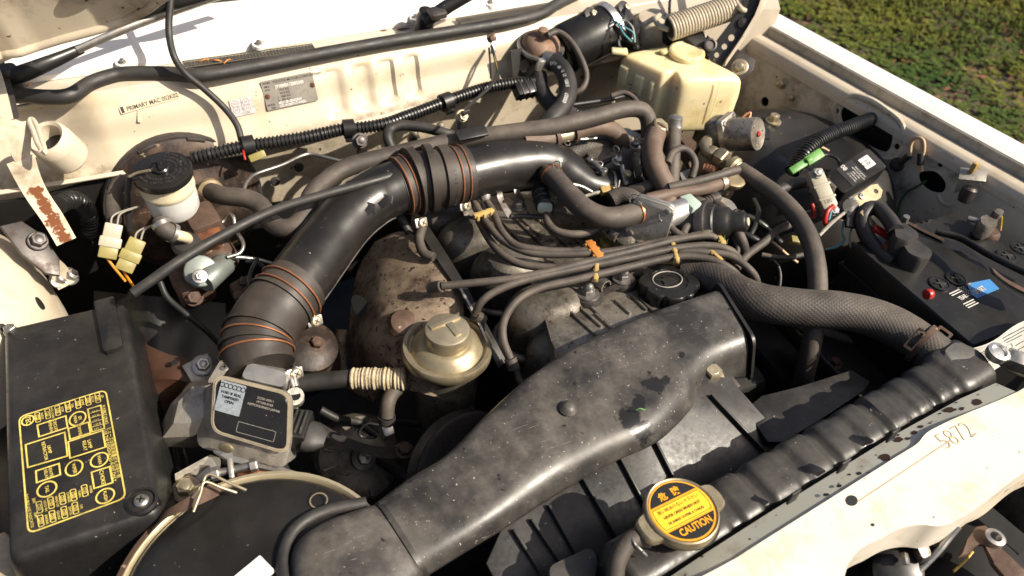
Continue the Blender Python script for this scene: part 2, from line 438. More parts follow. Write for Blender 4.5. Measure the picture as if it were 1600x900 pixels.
def loft_geo(secs, cap=True, sub=0):
    """list of closed loops with equal counts; sub: smooth in-between loops"""
    if sub:
        n = len(secs[0]); res = []
        tracks = []
        for k in range(n):
            col = [s[k] for s in secs]
            ext = [2 * V(col[0]) - V(col[1])] + [V(c) for c in col] + [2 * V(col[-1]) - V(col[-2])]
            tr = []
            for i in range(1, len(ext) - 2):
                p0, p1, p2, p3 = ext[i - 1:i + 3]
                for j in range(sub):
                    t = j / sub
                    tr.append(0.5 * (2 * p1 + (p2 - p0) * t + (2 * p0 - 5 * p1 + 4 * p2 - p3) * t * t + (3 * p1 - p0 - 3 * p2 + p3) * t ** 3))
            tr.append(ext[-2]); tracks.append(tr)
        secs = [[tracks[k][i] for k in range(n)] for i in range(len(tracks[0]))]
    n = len(secs[0]); vs = [V(p) for s in secs for p in s]; fs = []
    for i in range(len(secs) - 1):
        for k in range(n):
            k2 = (k + 1) % n
            fs.append((i * n + k, i * n + k2, (i + 1) * n + k2, (i + 1) * n + k))
    if cap:
        fs.append(tuple(range(n))[::-1]); fs.append(tuple((len(secs) - 1) * n + k for k in range(n)))
    return vs, fs
def round_loop(corners, n=4):
    """closed 3D loop with rounded corners; corners [(point, radius)...]"""
    out = []; m = len(corners)
    for i in range(m):
        p, r = V(corners[i][0]), corners[i][1]
        a = V(corners[i - 1][0]) - p; b = V(corners[(i + 1) % m][0]) - p
        ra = min(r, a.length * 0.48); rb = min(r, b.length * 0.48)
        s = p + a.normalized() * ra; e = p + b.normalized() * rb
        for k in range(n + 1):
            t = k / n
            out.append(s * (1 - t) ** 2 + p * 2 * t * (1 - t) + e * t * t)
    return out
def sheet_geo(fn, nu, nv):
    vs = [V(fn(i / nu, j / nv)) for i in range(nu + 1) for j in range(nv + 1)]
    fs = [(i * (nv + 1) + j, (i + 1) * (nv + 1) + j, (i + 1) * (nv + 1) + j + 1, i * (nv + 1) + j + 1) for i in range(nu) for j in range(nv)]
    return vs, fs
def thick(vf, d):
    """give an open sheet thickness d along its own normals (backwards)"""
    bm = bmesh.new()
    vs = [bm.verts.new(v) for v in vf[0]]
    for f in vf[1]:
        try: bm.faces.new([vs[i] for i in f])
        except ValueError: pass
    bm.normal_update()
    bmesh.ops.solidify(bm, geom=bm.faces[:], thickness=d)
    bm.verts.index_update()
    return bm_out(bm)
def filled(outer, holes, th, m, bev=0.0):
    """flat plate with holes: 2D loops in frame m, thickness th downwards, from a filled curve"""
    cu = bpy.data.curves.new('fill', 'CURVE'); cu.dimensions = '2D'; cu.fill_mode = 'BOTH'
    cu.extrude = th / 2; cu.bevel_depth = bev; cu.bevel_resolution = 1; cu.offset = -bev if bev else 0
    for lp in [outer] + list(holes):
        sp = cu.splines.new('POLY'); sp.points.add(len(lp) - 1)
        for pt, q in zip(sp.points, lp): pt.co = (q[0], q[1], 0, 1)
        sp.use_cyclic_u = True
    o = bpy.data.objects.new('fill', cu)
    me = bpy.data.meshes.new_from_object(o)
    mm = m @ Matrix.Translation((0, 0, -th / 2))
    vs = [mm @ v.co for v in me.vertices]; fs = [tuple(p.vertices) for p in me.polygons]
    bpy.data.objects.remove(o); bpy.data.curves.remove(cu); bpy.data.meshes.remove(me)
    return vs, fs
def text_geo(s, size, m, align='CENTER', bold=0.0, extr=0.0002, sx=1.0, valign='CENTER', outline=False):
    cu = bpy.data.curves.new('txt', 'FONT'); cu.body = s; cu.size = size; cu.align_x = align; cu.align_y = valign
    cu.offset = bold * size; cu.extrude = extr; cu.resolution_u = 3; cu.space_line = 1.0
    if outline:
        cu.fill_mode = 'NONE'; cu.extrude = 0; cu.bevel_depth = size * 0.014; cu.bevel_resolution = 0
    o = bpy.data.objects.new('txt', cu)
    me = bpy.data.meshes.new_from_object(o)
    vs = [m @ V((v.co.x * sx, v.co.y, v.co.z)) for v in me.vertices]; fs = [tuple(p.vertices) for p in me.polygons]
    bpy.data.objects.remove(o); bpy.data.curves.remove(cu); bpy.data.meshes.remove(me)
    return vs, fs
def pxframe(px0, py0, px1, py1, z=None, o=None, n=None):
    """frame on a plane: origin under pixel 0, x axis towards pixel 1"""
    if z is not None: o, n = V((0, 0, z)), V((0, 0, 1))
    a, b = PP(px0, py0, o, n), PP(px1, py1, o, n)
    return frame(a, b - a, n)
def stroke(loop, w, closed=True, z=0.0, h=0.0002):
    """flat 2D line of width w along a loop (mitred roughly), thin solid"""
    vs, fs = [], []
    n = len(loop)
    for i in range(n):
        p = V((*loop[i], 0))
        a = V((*loop[(i - 1) % n if closed else max(i - 1, 0)], 0)); b = V((*loop[(i + 1) % n if closed else min(i + 1, n - 1)], 0))
        d1 = (p - a); d2 = (b - p)
        d1 = d1.normalized() if d1.length > 1e-9 else d2.normalized(); d2 = d2.normalized() if d2.length > 1e-9 else d1
        n1 = V((-d1.y, d1.x, 0)); n2 = V((-d2.y, d2.x, 0)); m_ = n1 + n2
        m_ = m_.normalized() if m_.length > 1e-6 else n1
        k = 1 / max(0.4, m_.dot(n1))
        vs += [p + m_ * k * w / 2 + V((0, 0, z + h)), p - m_ * k * w / 2 + V((0, 0, z + h))]
    for i in range(n if closed else n - 1):
        j = (i + 1) % n
        fs.append((2 * i, 2 * i + 1, 2 * j + 1, 2 * j))
    return vs, fs
def poly2(loop, z=0.0):
    vs = [V((p[0], p[1], z)) for p in loop]
    a = sum(loop[i][0] * loop[(i + 1) % len(loop)][1] - loop[(i + 1) % len(loop)][0] * loop[i][1] for i in range(len(loop)))
    return vs, [tuple(range(len(vs)))] if a > 0 else [tuple(range(len(vs)))[::-1]]
def bolt(name, p, n, r, mat, parent, washer=None, h=None, dome=False, phillips=False, wmat=None):
    """hex-headed bolt at p along n with a washer as sub-part geometry"""
    g = G(); h = h or r * 0.9
    m = frame(p, V((0.3, 0.9, 0.2)).cross(V(n)) if abs(V(n).normalized().dot(V((0.3, 0.9, 0.2)).normalized())) < 0.98 else (1, 0, 0), n)
    if washer: g.add(tf(lathe([(washer, -0.001), (washer, r * 0.22), (washer * 0.9, r * 0.3), (r * 0.8, r * 0.3)], 20), m))
    z0 = r * 0.3 if washer else -0.002
    if phillips:
        g.add(tf(lathe([(r, z0), (r, z0 + h * .5), (r * 0.75, z0 + h * .8), (r * 0.5, z0 + h * .85)], 20), m))
        for w_, l_ in ((r * 0.9, r * 0.2), (r * 0.2, r * 0.9)): pass
    else:
        g.add(tf(lathe([(r, z0), (r, z0 + h * 0.82), (r * 0.86, z0 + h)], 6), m))
        if dome: g.add(tf(lathe([(r * 0.8, z0 + h), (r * 0.78, z0 + h * 1.4), (r * 0.55, z0 + h * 1.8), (r * 0.2, z0 + h * 2.0), (0, z0 + h * 2.02)], 18), m))
        else: g.add(tf(lathe([(r * 0.55, z0 + h), (r * 0.5, z0 + h * 1.03), (0, z0 + h * 1.03)], 16), m))
    o = g.put(name, mat, parent, smooth=30)
    if phillips:
        q = G()
        for s_ in ((r * 1.1, r * 0.22, r * 0.05), (r * 0.22, r * 1.1, r * 0.05)):
            q.add(tf(box(s_, 0, c=(0, 0, z0 + h * 0.86)), m))
        q.put('slot', 'ink_black', o if (parent is None or parent not in PARENT) else parent, smooth=0)
    return o
def clampring(name, p, t, r, w, mat, parent, n=28, th=0.0012):
    """band around a hose at p with axis t"""
    m = frame(p, V((0, 0, 1)).cross(V(t)) if abs(V(t).normalized().z) < 0.95 else (1, 0, 0), t)
    v, f = lathe([(r, -w / 2), (r + th, -w / 2), (r + th, w / 2), (r, w / 2), (r, -w / 2)], n)
    f = [x for x in f if len(x) == 4]
    return obj(name, *tf((v, f), m), mat, parent)
def ringwire(p, t, r, w, n=32, k=6):
    m = frame(p, V((0, 0, 1)).cross(V(t)) if abs(V(t).normalized().z) < 0.95 else (1, 0, 0), t)
    vs, fs = [], []
    for i in range(n):
        a = 2 * math.pi * i / n
        for j in range(k):
            b = 2 * math.pi * j / k
            vs.append(V(((r + w * math.cos(b)) * math.cos(a), (r + w * math.cos(b)) * math.sin(a), w * math.sin(b))))
    for i in range(n):
        for j in range(k):
            i2, j2 = (i + 1) % n, (j + 1) % k
            fs.append((i * k + j, i2 * k + j, i2 * k + j2, i * k + j2))
    return tf((vs, fs), m)

# ================================================================ the setting
def lerp(a, b, t): return a + (b - a) * t
def sstep(a, b, x):
    t = min(1, max(0, (x - a) / (b - a))); return t * t * (3 - 2 * t)
def interp(tab, x):
    if x <= tab[0][0]: return tab[0][1]
    for (a, ya), (b, yb) in zip(tab, tab[1:]):
        if x <= b: return ya + (yb - ya) * (x - a) / (b - a)
    return tab[-1][1]

gv, gf = sheet_geo(lambda u, v: (-40 + 80 * u, -40 + 80 * v, 0), 20, 20)
obj('ground', gv, gf, 'soil', kind='structure')

# grass and clover beside the car: many leaf-sized faces
def leaf_mat():
    m = bpy.data.materials.new('leaf'); m.use_nodes = True
    nt = m.node_tree; N = nt.nodes; L = nt.links; b = N['Principled BSDF']
    g = N.new('ShaderNodeNewGeometry')
    n1 = N.new('ShaderNodeTexNoise'); n1.inputs['Scale'].default_value = 1.7; n1.inputs['Detail'].default_value = 3
    n2 = N.new('ShaderNodeTexNoise'); n2.inputs['Scale'].default_value = 34
    L.new(g.outputs['Position'], n1.inputs['Vector']); L.new(g.outputs['Position'], n2.inputs['Vector'])
    r1 = N.new('ShaderNodeValToRGB'); e = r1.color_ramp.elements
    e[0].position = 0.30; e[0].color = (0.026, 0.062, 0.010, 1); e[1].position = 0.68; e[1].color = (0.135, 0.135, 0.016, 1)
    r2 = N.new('ShaderNodeValToRGB'); e = r2.color_ramp.elements
    e[0].position = 0.25; e[0].color = (0.45, 0.55, 0.3, 1); e[1].position = 0.75; e[1].color = (1.35, 1.2, 0.9, 1)
    L.new(n1.outputs[0], r1.inputs[0]); L.new(n2.outputs[0], r2.inputs[0])
    x = N.new('ShaderNodeMix'); x.data_type = 'RGBA'; x.blend_type = 'MULTIPLY'; x.inputs[0].default_value = 1
    L.new(r1.outputs[0], x.inputs[6]); L.new(r2.outputs[0], x.inputs[7]); L.new(x.outputs[2], b.inputs['Base Color'])
    b.inputs['Roughness'].default_value = 0.85; b.inputs['Specular IOR Level'].default_value = 0.25
    b.inputs['Subsurface Weight'].default_value = 0.0
    MATS['leaf'] = m
leaf_mat()
M('dead_leaf', (0.22, 0.10, 0.04), 0.8, var=0.5, vs=20)
from mathutils import noise as mnoise
def grass():
    vs, fs = [], []
    rnd = random.Random(3)
    def leafquad(c, d, up, l, w):
        s = d.cross(up).normalized() * w
        i = len(vs)
        vs.extend([c, c + d * l * 0.5 + s, c + d * l, c + d * l * 0.5 - s]); fs.append((i, i + 1, i + 2, i + 3))
    for k in range(170000):
        x, y = 1.5 + 5.6 * rnd.random(), -0.6 + 6.6 * rnd.random()
        far = (x - 3.2) * 0.75 + (y - 1.9) * 0.25
        near = 1.0 if (2.2 < x < 5.2 and 0.9 < y < 4.2) else 0.45
        den = mnoise.noise(V((x * 1.6, y * 1.6, 0))) * 0.5 + mnoise.noise(V((x * 5, y * 5, 3))) * 0.4
        if rnd.random() > near * min(1, max(0.06, 0.36 + 1.0 * den + 0.42 * far)): continue
        c = V((x, y, 0.0)); a = rnd.random() * 6.283
        lush = sstep(-0.1, 0.9, far + den * 0.6)
        if rnd.random() < 0.25 + 0.55 * lush:        # a blade
            h = (0.03 + 0.05 * rnd.random()) * (0.6 + 0.9 * lush)
            d = V((math.cos(a) * 0.7, math.sin(a) * 0.7, 0.55 + 0.6 * rnd.random())).normalized()
            leafquad(c, d, V((0, 0, 1)), h, 0.003 + 0.002 * rnd.random())
        else:                                        # a clover-like sprig
            z = 0.01 + 0.03 * rnd.random() * (0.5 + lush)
            l = 0.014 + 0.018 * rnd.random()
            for q in range(3):
                b = a + q * 2.094
                d = V((math.cos(b), math.sin(b), -0.1 + 0.5 * rnd.random())).normalized()
                leafquad(c + V((0, 0, z)), d, V((0, 0, 1)), l, l * 0.42)
    obj('grass', vs, fs, 'leaf', kind='stuff', smooth=0, label='green grass and low clover growing beside the car', cat='grass')
    vs.clear(); fs.clear()
    for k in range(3200):
        x, y = 2.0 + 3.6 * rnd.random(), 0.6 + 3.8 * rnd.random()
        a = rnd.random() * 6.283
        d = V((math.cos(a), math.sin(a), 0.3 * rnd.random())).normalized()
        leafquad(V((x, y, 0.012)), d, V((0, 0, 1)), 0.02 + 0.035 * rnd.random(), 0.008 + 0.008 * rnd.random())
    obj('leaf_litter', vs, fs, 'dead_leaf', kind='stuff', smooth=0, label='brown fallen leaves scattered over the grass', cat='leaf litter')
grass()

# ================================================================ the car's own sheet metal
car = thing('car_body', 'cream painted car body framing the open engine bay', 'car')
def fx(y): return 1.266 - 0.138 * (y - 0.577)

# bay floor and dark lower walls
g = G()
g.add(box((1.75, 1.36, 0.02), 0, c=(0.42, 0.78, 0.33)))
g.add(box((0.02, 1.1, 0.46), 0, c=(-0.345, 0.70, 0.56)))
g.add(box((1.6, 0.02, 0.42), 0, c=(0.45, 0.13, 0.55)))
g.put('bay_floor', 'grime_shade', car, smooth=0)

def ledge_grime(N, L, c, rg, pos, noise, ramp, mix, math_):      # dirt caught along the crease at the panel's foot
    s = N.new('ShaderNodeSeparateXYZ'); L.new(pos, s.inputs[0])
    h = math_('SUBTRACT', s.outputs[2], math_('ADD', 0.8575, math_('MULTIPLY', math_('MAXIMUM', s.outputs[0], 0.1), 0.036)))
    k = math_('MULTIPLY', ramp(h, 0.002, 0.016, 1.0, 0.0), ramp(noise(34, 6, 0.7), 0.40, 0.62))
    return mix(math_('MULTIPLY', k, 0.75), c, (0.13, 0.095, 0.055)), rg
M('cream_wall', (0.47, 0.405, 0.30), 0.40, var=0.08, vs=6, dirt=((0.36, 0.28, 0.17), 0.33, 14), spots=((0.12, 0.07, 0.035), 0.725, 110), bump=(9, 0.08), coat=0.2, extra=ledge_grime)
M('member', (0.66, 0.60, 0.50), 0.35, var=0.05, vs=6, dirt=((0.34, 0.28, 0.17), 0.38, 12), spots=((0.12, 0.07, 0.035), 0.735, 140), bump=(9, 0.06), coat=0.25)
# firewall: leaning upper panel with pressed recesses, crease, lower panel
recess = []
for a, b in ((497, 527), (549, 577), (594, 618), (641, 663)):
    recess.append((P(a, 130, 0.92).x, P(b, 125, 0.92).x))
LEDZ = [(-0.4, 0.858), (0.12, 0.86), (0.64, 0.88), (1.2, 0.885)]
LEDY = [(-0.4, 1.165), (-0.146, 1.155), (0.118, 1.147), (0.64, 1.192), (1.2, 1.24)]
def sealY(x): return 1.214 + 0.045 * x
def fire_pt(x, t):
    """t 0 at the lip under the seal .. 1 at the crease"""
    zt, yt = 0.968, sealY(x) - 0.006
    zl, yl = interp(LEDZ, x), interp(LEDY, x)
    k = sstep(-0.065, -0.15, x)
    y = lerp(yt, yl, t); z = lerp(zt, zl, t)
    y += 0.05 * k * (1 - t) ** 0.5 * (0.3 + 0.7 * sstep(0, 0.2, t))
    z -= 0.012 * k * (1 - t)
    y -= 0.010 * math.sin(math.pi * min(1, t * 1.6)) * sstep(0.9, 0.2, t) if t < 0.9 else 0
    m = sstep(0.16, 0.24, t) * sstep(0.90, 0.80, t)
    for a, b in recess:
        y += 0.0065 * m * sstep(a - 0.004, a + 0.012, x) * sstep(b + 0.002, b - 0.003, x)
    return V((x, y, z))
vf = sheet_geo(lambda u, v: fire_pt(-0.36 + 1.50 * u, v), 260, 26)
obj('firewall', *thick(vf, -0.003), 'cream_wall', car)
def low_pt(x, t):
    zl, yl = interp(LEDZ, x), interp(LEDY, x)
    if t < 0.1: return V((x, yl + 0.012 * t / 0.1, zl - 0.006))
    s = (t - 0.1) / 0.9
    return V((x, yl + 0.012 + 0.075 * s + 0.012 * math.sin(x * 9) * math.sin(math.pi * s), zl - 0.006 - 0.42 * s))
vf = sheet_geo(lambda u, v: low_pt(-0.36 + 1.50 * u, v), 60, 30)
obj('lower_firewall', *thick(vf, -0.003), 'cream_dirty', car)
lipv = []
g = G()
g.add(thick(sheet_geo(lambda u, v: V((-0.36 + 1.5 * u, interp(LEDY, -0.36 + 1.5 * u) - 0.004 - 0.006 * v, interp(LEDZ, -0.36 + 1.5 * u) + 0.001 - 0.003 * v)), 60, 2), 0.0025))
g.put('flange', 'cream', car)

# cowl: tray behind the seal, raised cover, windscreen
LIP = [(-0.4, 1.268), (P(23, 127, .975).x, P(23, 127, .975).y), (P(207, 103, .975).x, P(207, 103, .975).y), (P(400, 73, .975).x, P(400, 73, .975).y), (P(640, 35, .975).x, P(640, 35, .975).y), (P(820, 5, .975).x, P(820, 5, .975).y), (1.3, P(820, 5, .975).y + 0.02)]
vf = sheet_geo(lambda u, v: (lambda x: V((x, lerp(sealY(x) - 0.004, interp(LIP, x) + 0.01, v), 0.968)))(-0.4 + 1.62 * u), 60, 4)
obj('cowl_tray', *thick(vf, 0.002), 'cream', car)
def cover_pt(x, t):
    y0 = interp(LIP, x); y1 = 1.385
    if t < 0.1: return V((x, y0, 0.969 + 0.012 * t / 0.1))
    s = (t - 0.1) / 0.9
    return V((x, lerp(y0 + 0.002, y1, s), 0.982 + 0.025 * s + 0.004 * math.sin(math.pi * s)))
vf = sheet_geo(lambda u, v: cover_pt(-0.42 + 1.66 * u, v), 60, 14)
obj('cowl_cover', *thick(vf, 0.002), 'white_paint', car)
obj('windshield', *thick(sheet_geo(lambda u, v: V((-0.5 + 1.8 * u, 1.39 + 0.62 * v, 1.010 + 0.36 * v + 0.02 * math.sin(math.pi * u))), 20, 6), 0.005), 'glass', car)
tube('windshield_seal', [(-0.5 + 0.2 * i, 1.384, 1.013) for i in range(10)], 0.008, 'rubber_black', car)
def grille(px0, py0, px1, py1, w):
    a, b = P(px0, py0, 0.9745), P(px1, py1, 0.9745)
    m = frame(a, b - a, (0, 0, 1)); ln = (b - a).length
    gr = G(); nb = int(ln / 0.0052)
    gr.add(tf(box((ln, w, 0.001), 0, c=(ln / 2, 0, -0.0020)), m))
    o = gr.put('vent_opening', 'ink_black', car, smooth=0)
    gr = G()
    for i in range(nb + 1): gr.add(tf(box((0.0010, w, 0.0016), 0, c=(ln * i / nb, 0, 0)), m))
    for j in range(5): gr.add(tf(box((ln, 0.0010, 0.0016), 0, c=(ln / 2, -w / 2 + w * j / 4, 0.0003)), m))
    q = gr.put('vent_grille', 'plate', car, smooth=0); q['kind'] = 'stuff'
grille(287, 101, 490, 73, 0.021)
grille(716, 33, 868, 7, 0.021)
for (x, y) in ((191, 97), (404, 68), (649, 27), (766, 4)):
    p = P(x, y, 0.984)
    m = frame(p, (1, 0, 0), (0, -0.15, 1))
    o = obj('boss', *tf(lathe([(0.011, -0.006), (0.011, 0.0), (0.0095, 0.001), (0.0085, -0.001), (0, -0.001)], 22), m), 'white_paint', car)
    bolt('screw', p + V((0, 0, 0)), (0, -0.15, 1), 0.004, 'steel', car, washer=0.0055, h=0.004)
# moss-free seam rust beside the right wiper
def blob(c, r, m, n=14, seed=0, squash=0.7):
    rr = random.Random(seed); k = [0.7 + 0.5 * rr.random() for _ in range(n)]
    return tf(poly2([(r * k[i] * math.cos(2 * math.pi * i / n), squash * r * k[i] * math.sin(2 * math.pi * i / n)) for i in range(n)]), m @ Matrix.Translation(c) if c else m)
for i, (x, y, r_) in enumerate(((630, 45, 0.012), (600, 47, 0.007), (676, 41, 0.005))):
    v, f = blob(None, r_, frame(P(x, y, 0.9695), (1, 0, 0), (0, 0, 1)), seed=i, squash=0.35)
    obj('rust_patch', v, f, 'rust_flake', car)
for (x, y, nm) in ((256, 122, 'hole'),):
    pass

# right inner fender: apron with openings
AO = V((fx(0.561) - 0.0315, 0.561, 0.888)); AU = V((-0.138, 1, 0)).normalized(); AD = V((-0.13, -0.02, -1)).normalized()
AN = AU.cross(AD).normalized()
if AN.x > 0: AN = -AN
AM = frame(AO, AU, AN)
AMI = AM.inverted()
def ap2(px, py): q = AMI @ PP(px, py, AO, AN); return (q.x, q.y)
def apl(lst): return [ap2(*p) for p in lst]
def apc(px, py, r, n=14):
    c = ap2(px, py); return circ(r, n, c[0], c[1])
big = round_loop([((*q, 0), 0.016) for q in apl([(1311, 172), (1330, 158), (1352, 165), (1392, 196), (1396, 216), (1388, 240), (1366, 233), (1318, 200)])], 4)
second = round_loop([((*q, 0), 0.012) for q in apl([(1434, 268), (1462, 266), (1480, 286), (1474, 303), (1452, 299), (1436, 285)])], 4)
sgn = 1 if (AMI @ (AO + V((0, 0, -0.1)))).y < 0 else -1
outer = [(-0.45, 0.0), (-0.45, -0.5 * sgn), (0.66, -0.5 * sgn), (0.66, 0.0)]
holes = [[(p.x, p.y) for p in big], [(p.x, p.y) for p in second], apc(1307, 173, 0.0055), apc(1401, 229, 0.0055), apc(1469, 257, 0.005), apc(1195, 159, 0.010), apc(1205, 172, 0.004)]
obj('shade_backing', *tf(box((1.1, 0.5, 0.004), 0, c=(0.1, -0.25 * sgn - 0.004 * sgn, -0.035)), AM), 'grime_shade', car)  # unseen dark sheet added behind the apron so its openings stay black
obj('inner_fender', *filled(outer, holes, 0.003, AM), 'apron', car)
g = G()          # pressed rim round the big opening
rim = round_loop([((*q, 0.0), 0.02) for q in apl([(1299, 168), (1326, 148), (1360, 155), (1408, 190), (1415, 222), (1403, 250), (1366, 246), (1308, 208)])], 5)
g.add(tf(tube_geo([tuple(p) for p in rim] + [tuple(rim[0])], 0.006, 8, 0.006, squash=1.0)[:2], AM @ Matrix.Translation((0, 0, -0.0035))))
g.put('pressed_rim', 'apron', car)
rim2 = round_loop([((*q, 0.0), 0.02) for q in apl([(1448, 232), (1490, 245), (1512, 290), (1500, 318), (1470, 322)])], 5)
obj('pressed_ridge', *tf(tube_geo([tuple(p) for p in rim2], 0.006, 8, 0.006)[:2], AM @ Matrix.Translation((0, 0, -0.0042))), 'apron', car)
# flange strip that catches the light, rolling over into the apron
def flange_pt(y, t):
    x0 = fx(y) - 0.003
    X = [0, -0.008, -0.018, -0.025, -0.029, -0.031]; Z = [0.909, 0.9095, 0.907, 0.902, 0.894, 0.880]
    k = min(4, int(t * 5)); s = t * 5 - k
    return V((x0 + lerp(X[k], X[k + 1], s), y, lerp(Z[k], Z[k + 1], s)))
vf = sheet_geo(lambda u, v: flange_pt(0.1 + 1.2 * u, v), 60, 15)
obj('apron_flange', *thick(vf, -0.0008), 'cream', car)
def fend_pt(y, t):
    X = [0.005, 0.000, 0.002, 0.005, 0.010, 0.012, 0.016, 0.052, 0.058, 0.070, 0.085]; Z = [0.885, 0.903, 0.9275, 0.9305, 0.931, 0.929, 0.931, 0.937, 0.934, 0.905, 0.62]
    k = min(9, int(t * 10)); s = t * 10 - k
    return V((fx(y) + lerp(X[k], X[k + 1], s), y, lerp(Z[k], Z[k + 1], s)))
vf = sheet_geo(lambda u, v: fend_pt(-0.2 + 2.1 * u, v), 60, 40)
i0 = [f for f in vf[1]]
def fend_obj():
    nv = 41
    ga, gb = G(), G()
    fa = [f for f in vf[1] if (f[0] % nv) < 12]; fb = [f for f in vf[1] if (f[0] % nv) >= 12]
    obj('fender_gutter', *thick((vf[0], fa), -0.001), 'gutter', car)
    obj('fender', *thick((vf[0], fb), -0.0012), 'white_paint', car)
fend_obj()
for (px, py) in ((1393, 151), (1428, 172), (1350, 121), (1300, 98), (1500, 231), (1560, 262), (1270, 82)):
    pass

# strut towers
tw = thing('strut_tower', 'black painted strut tower dome beside the right fender', 'strut tower')
def tower(cx, cy, prof, n=40, sy=1.0, parent=None, mat='cream', name='dome'):
    v, f = lathe(prof, n)
    return obj(name, [V((cx + p.x, cy + p.y * sy, p.z)) for p in v], f, mat, parent)
tower(1.070, 0.855, [(0.215, 0.45), (0.205, 0.62), (0.185, 0.74), (0.160, 0.805), (0.135, 0.838), (0.100, 0.852), (0.075, 0.853), (0.066, 0.846), (0.0, 0.846)], 44, 1.12, tw, 'black_paint')
for (x, y) in ((1178, 201), (1208, 190)):
    bolt('bolt', P(x, y, 0.853), (0, 0, 1), 0.010, 'zinc', tw, washer=0.015, h=0.012)
obj('ridge', *thick(sheet_geo(lambda u, v: V((lerp(0.93, 1.10, u), lerp(0.70, 0.60, u) + 0.05 * v, 0.80 - 0.12 * (1 - v) - 0.05 * abs(u - 0.5) + 0.02 * math.sin(math.pi * v))), 14, 6), 0.002), 'black_paint', tw)
tl = thing('strut_tower', 'cream painted strut tower at the left edge with slotted holes', 'strut tower')
tower(-0.362, 0.955, [(0.185, 0.5), (0.181, 0.74), (0.175, 0.80), (0.160, 0.855), (0.125, 0.895), (0.08, 0.912), (0.0, 0.918)], 44, 1.05, tl, 'cream')
for (x, y, w, h) in ((24, 446, 7, 15), (41, 478, 6, 12), (62, 474, 7, 17), (4, 512, 6, 10)):
    # openings pressed in the dome: dark pockets
    best = None
    for k in range(400):
        z = 0.91 - k * 0.0006; p = P(x, y, z); r = math.hypot(p.x + 0.362, (p.y - 0.955) / 1.05)
        rp = interp([(0.74, 0.181), (0.80, 0.175), (0.855, 0.160), (0.895, 0.125), (0.912, 0.08)], z)
        if best is None or abs(r - rp) < best[0]: best = (abs(r - rp), p)
    p = best[1]; n = V((p.x + 0.362, p.y - 0.955, 0.06)).normalized(); s = pxs(p)
    obj('slot', *tf(prism(circ(w * s / 2 * 1.5, 18, ry=h * s / 2 * 1.2), 0.0025, 0.0008), frame(p - n * 0.001, (0.2, 1, -0.3), n)), 'ink_black', tl)

# radiator support: shaded strip, broad bright member with a headlamp cut-out
sup = thing('radiator_support', 'cream front crossmember stamped 5872 along the radiator', 'crossmember')
ZM = 0.905
loop = [(1030, 950), (1150, 872), (1200, 840), (1300, 777), (1400, 714), (1432, 694), (1446, 678), (1462, 668), (1500, 650), (1590, 612), (1720, 545), (1720, 655), (1600, 738), (1560, 768), (1526, 794), (1497, 812), (1468, 822), (1438, 820), (1406, 826), (1375, 842), (1347, 856), (1327, 878), (1316, 910), (1290, 960), (1150, 1010)]
lp3 = [P(x, y, ZM) for x, y in loop]
sm = []
for i in range(len(lp3)):
    a, b, c, d = lp3[i - 1], lp3[i], lp3[(i + 1) % len(lp3)], lp3[(i + 2) % len(lp3)]
    for k in range(4):
        t = k / 4
        sm.append(0.5 * (2 * b + (c - a) * t + (2 * a - 5 * b + 4 * c - d) * t * t + (3 * b - a - 3 * c + d) * t ** 3))
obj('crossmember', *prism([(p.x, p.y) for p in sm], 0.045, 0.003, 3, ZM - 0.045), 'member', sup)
sa = [(1000, 935), (1100, 868), (1200, 804), (1300, 742), (1400, 680), (1500, 625), (1556, 600)]
sb = [(1020, 955), (1110, 898), (1200, 842), (1300, 779), (1400, 716), (1500, 652), (1588, 612)]
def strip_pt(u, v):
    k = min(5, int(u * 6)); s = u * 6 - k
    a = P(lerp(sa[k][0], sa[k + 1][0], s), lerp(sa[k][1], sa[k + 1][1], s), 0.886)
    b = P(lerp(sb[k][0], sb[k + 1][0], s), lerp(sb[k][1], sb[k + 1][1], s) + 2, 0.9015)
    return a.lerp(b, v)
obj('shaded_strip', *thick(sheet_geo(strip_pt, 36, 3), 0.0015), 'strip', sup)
so = P(1300, 760, 0.889); e1 = strip_pt(1, .5) - strip_pt(0, .5); e2 = strip_pt(.5, 1) - strip_pt(.5, 0)
sn = e1.cross(e2).normalized(); sn = sn if sn.z > 0 else -sn
for i, (x, y, r_, q) in enumerate(((1381, 718, 8, .75), (1403, 690, 6.5, .8), (1416, 688, 4, .8), (1427, 679, 5, .7), (1441, 669, 4, .8), (1484, 644, 8, .75), (1503, 640, 4.5, .6), (1524, 631, 8.5, .7), (1341, 742, 4, .8), (1330, 743, 2.5, .7), (1405, 682, 2.5, .7), (1470, 648, 3, .5), (1454, 662, 1.8, .8), (1493, 632, 1.8, .8))):
    # hit the strip
    u = (x - 1010) / 560.0
    p = None; bd = 1e9
    for k in range(120):
        uu = k / 119
        for vv in (0.1, .2, .3, .4, 0.5, .6, .7, .8, 0.9):
            w = strip_pt(uu, vv); d = w - EYE; c = V((AX.x * d.x + AY.x * d.y + AZ.x * d.z, AX.y * d.x + AY.y * d.y + AZ.y * d.z, AX.z * d.x + AY.z * d.y + AZ.z * d.z))
            e = math.hypot(800 + FPX * c.x / c.z - x, 450 + FPX * c.y / c.z - y)
            if e < bd: bd = e; p = w
    obj('rust_spot', *blob(None, r_ * pxs(p) * 1.15, frame(p + sn * 0.0019, (1, 0.4, 0), sn), seed=i + 5, squash=q), 'rust_dot', sup)
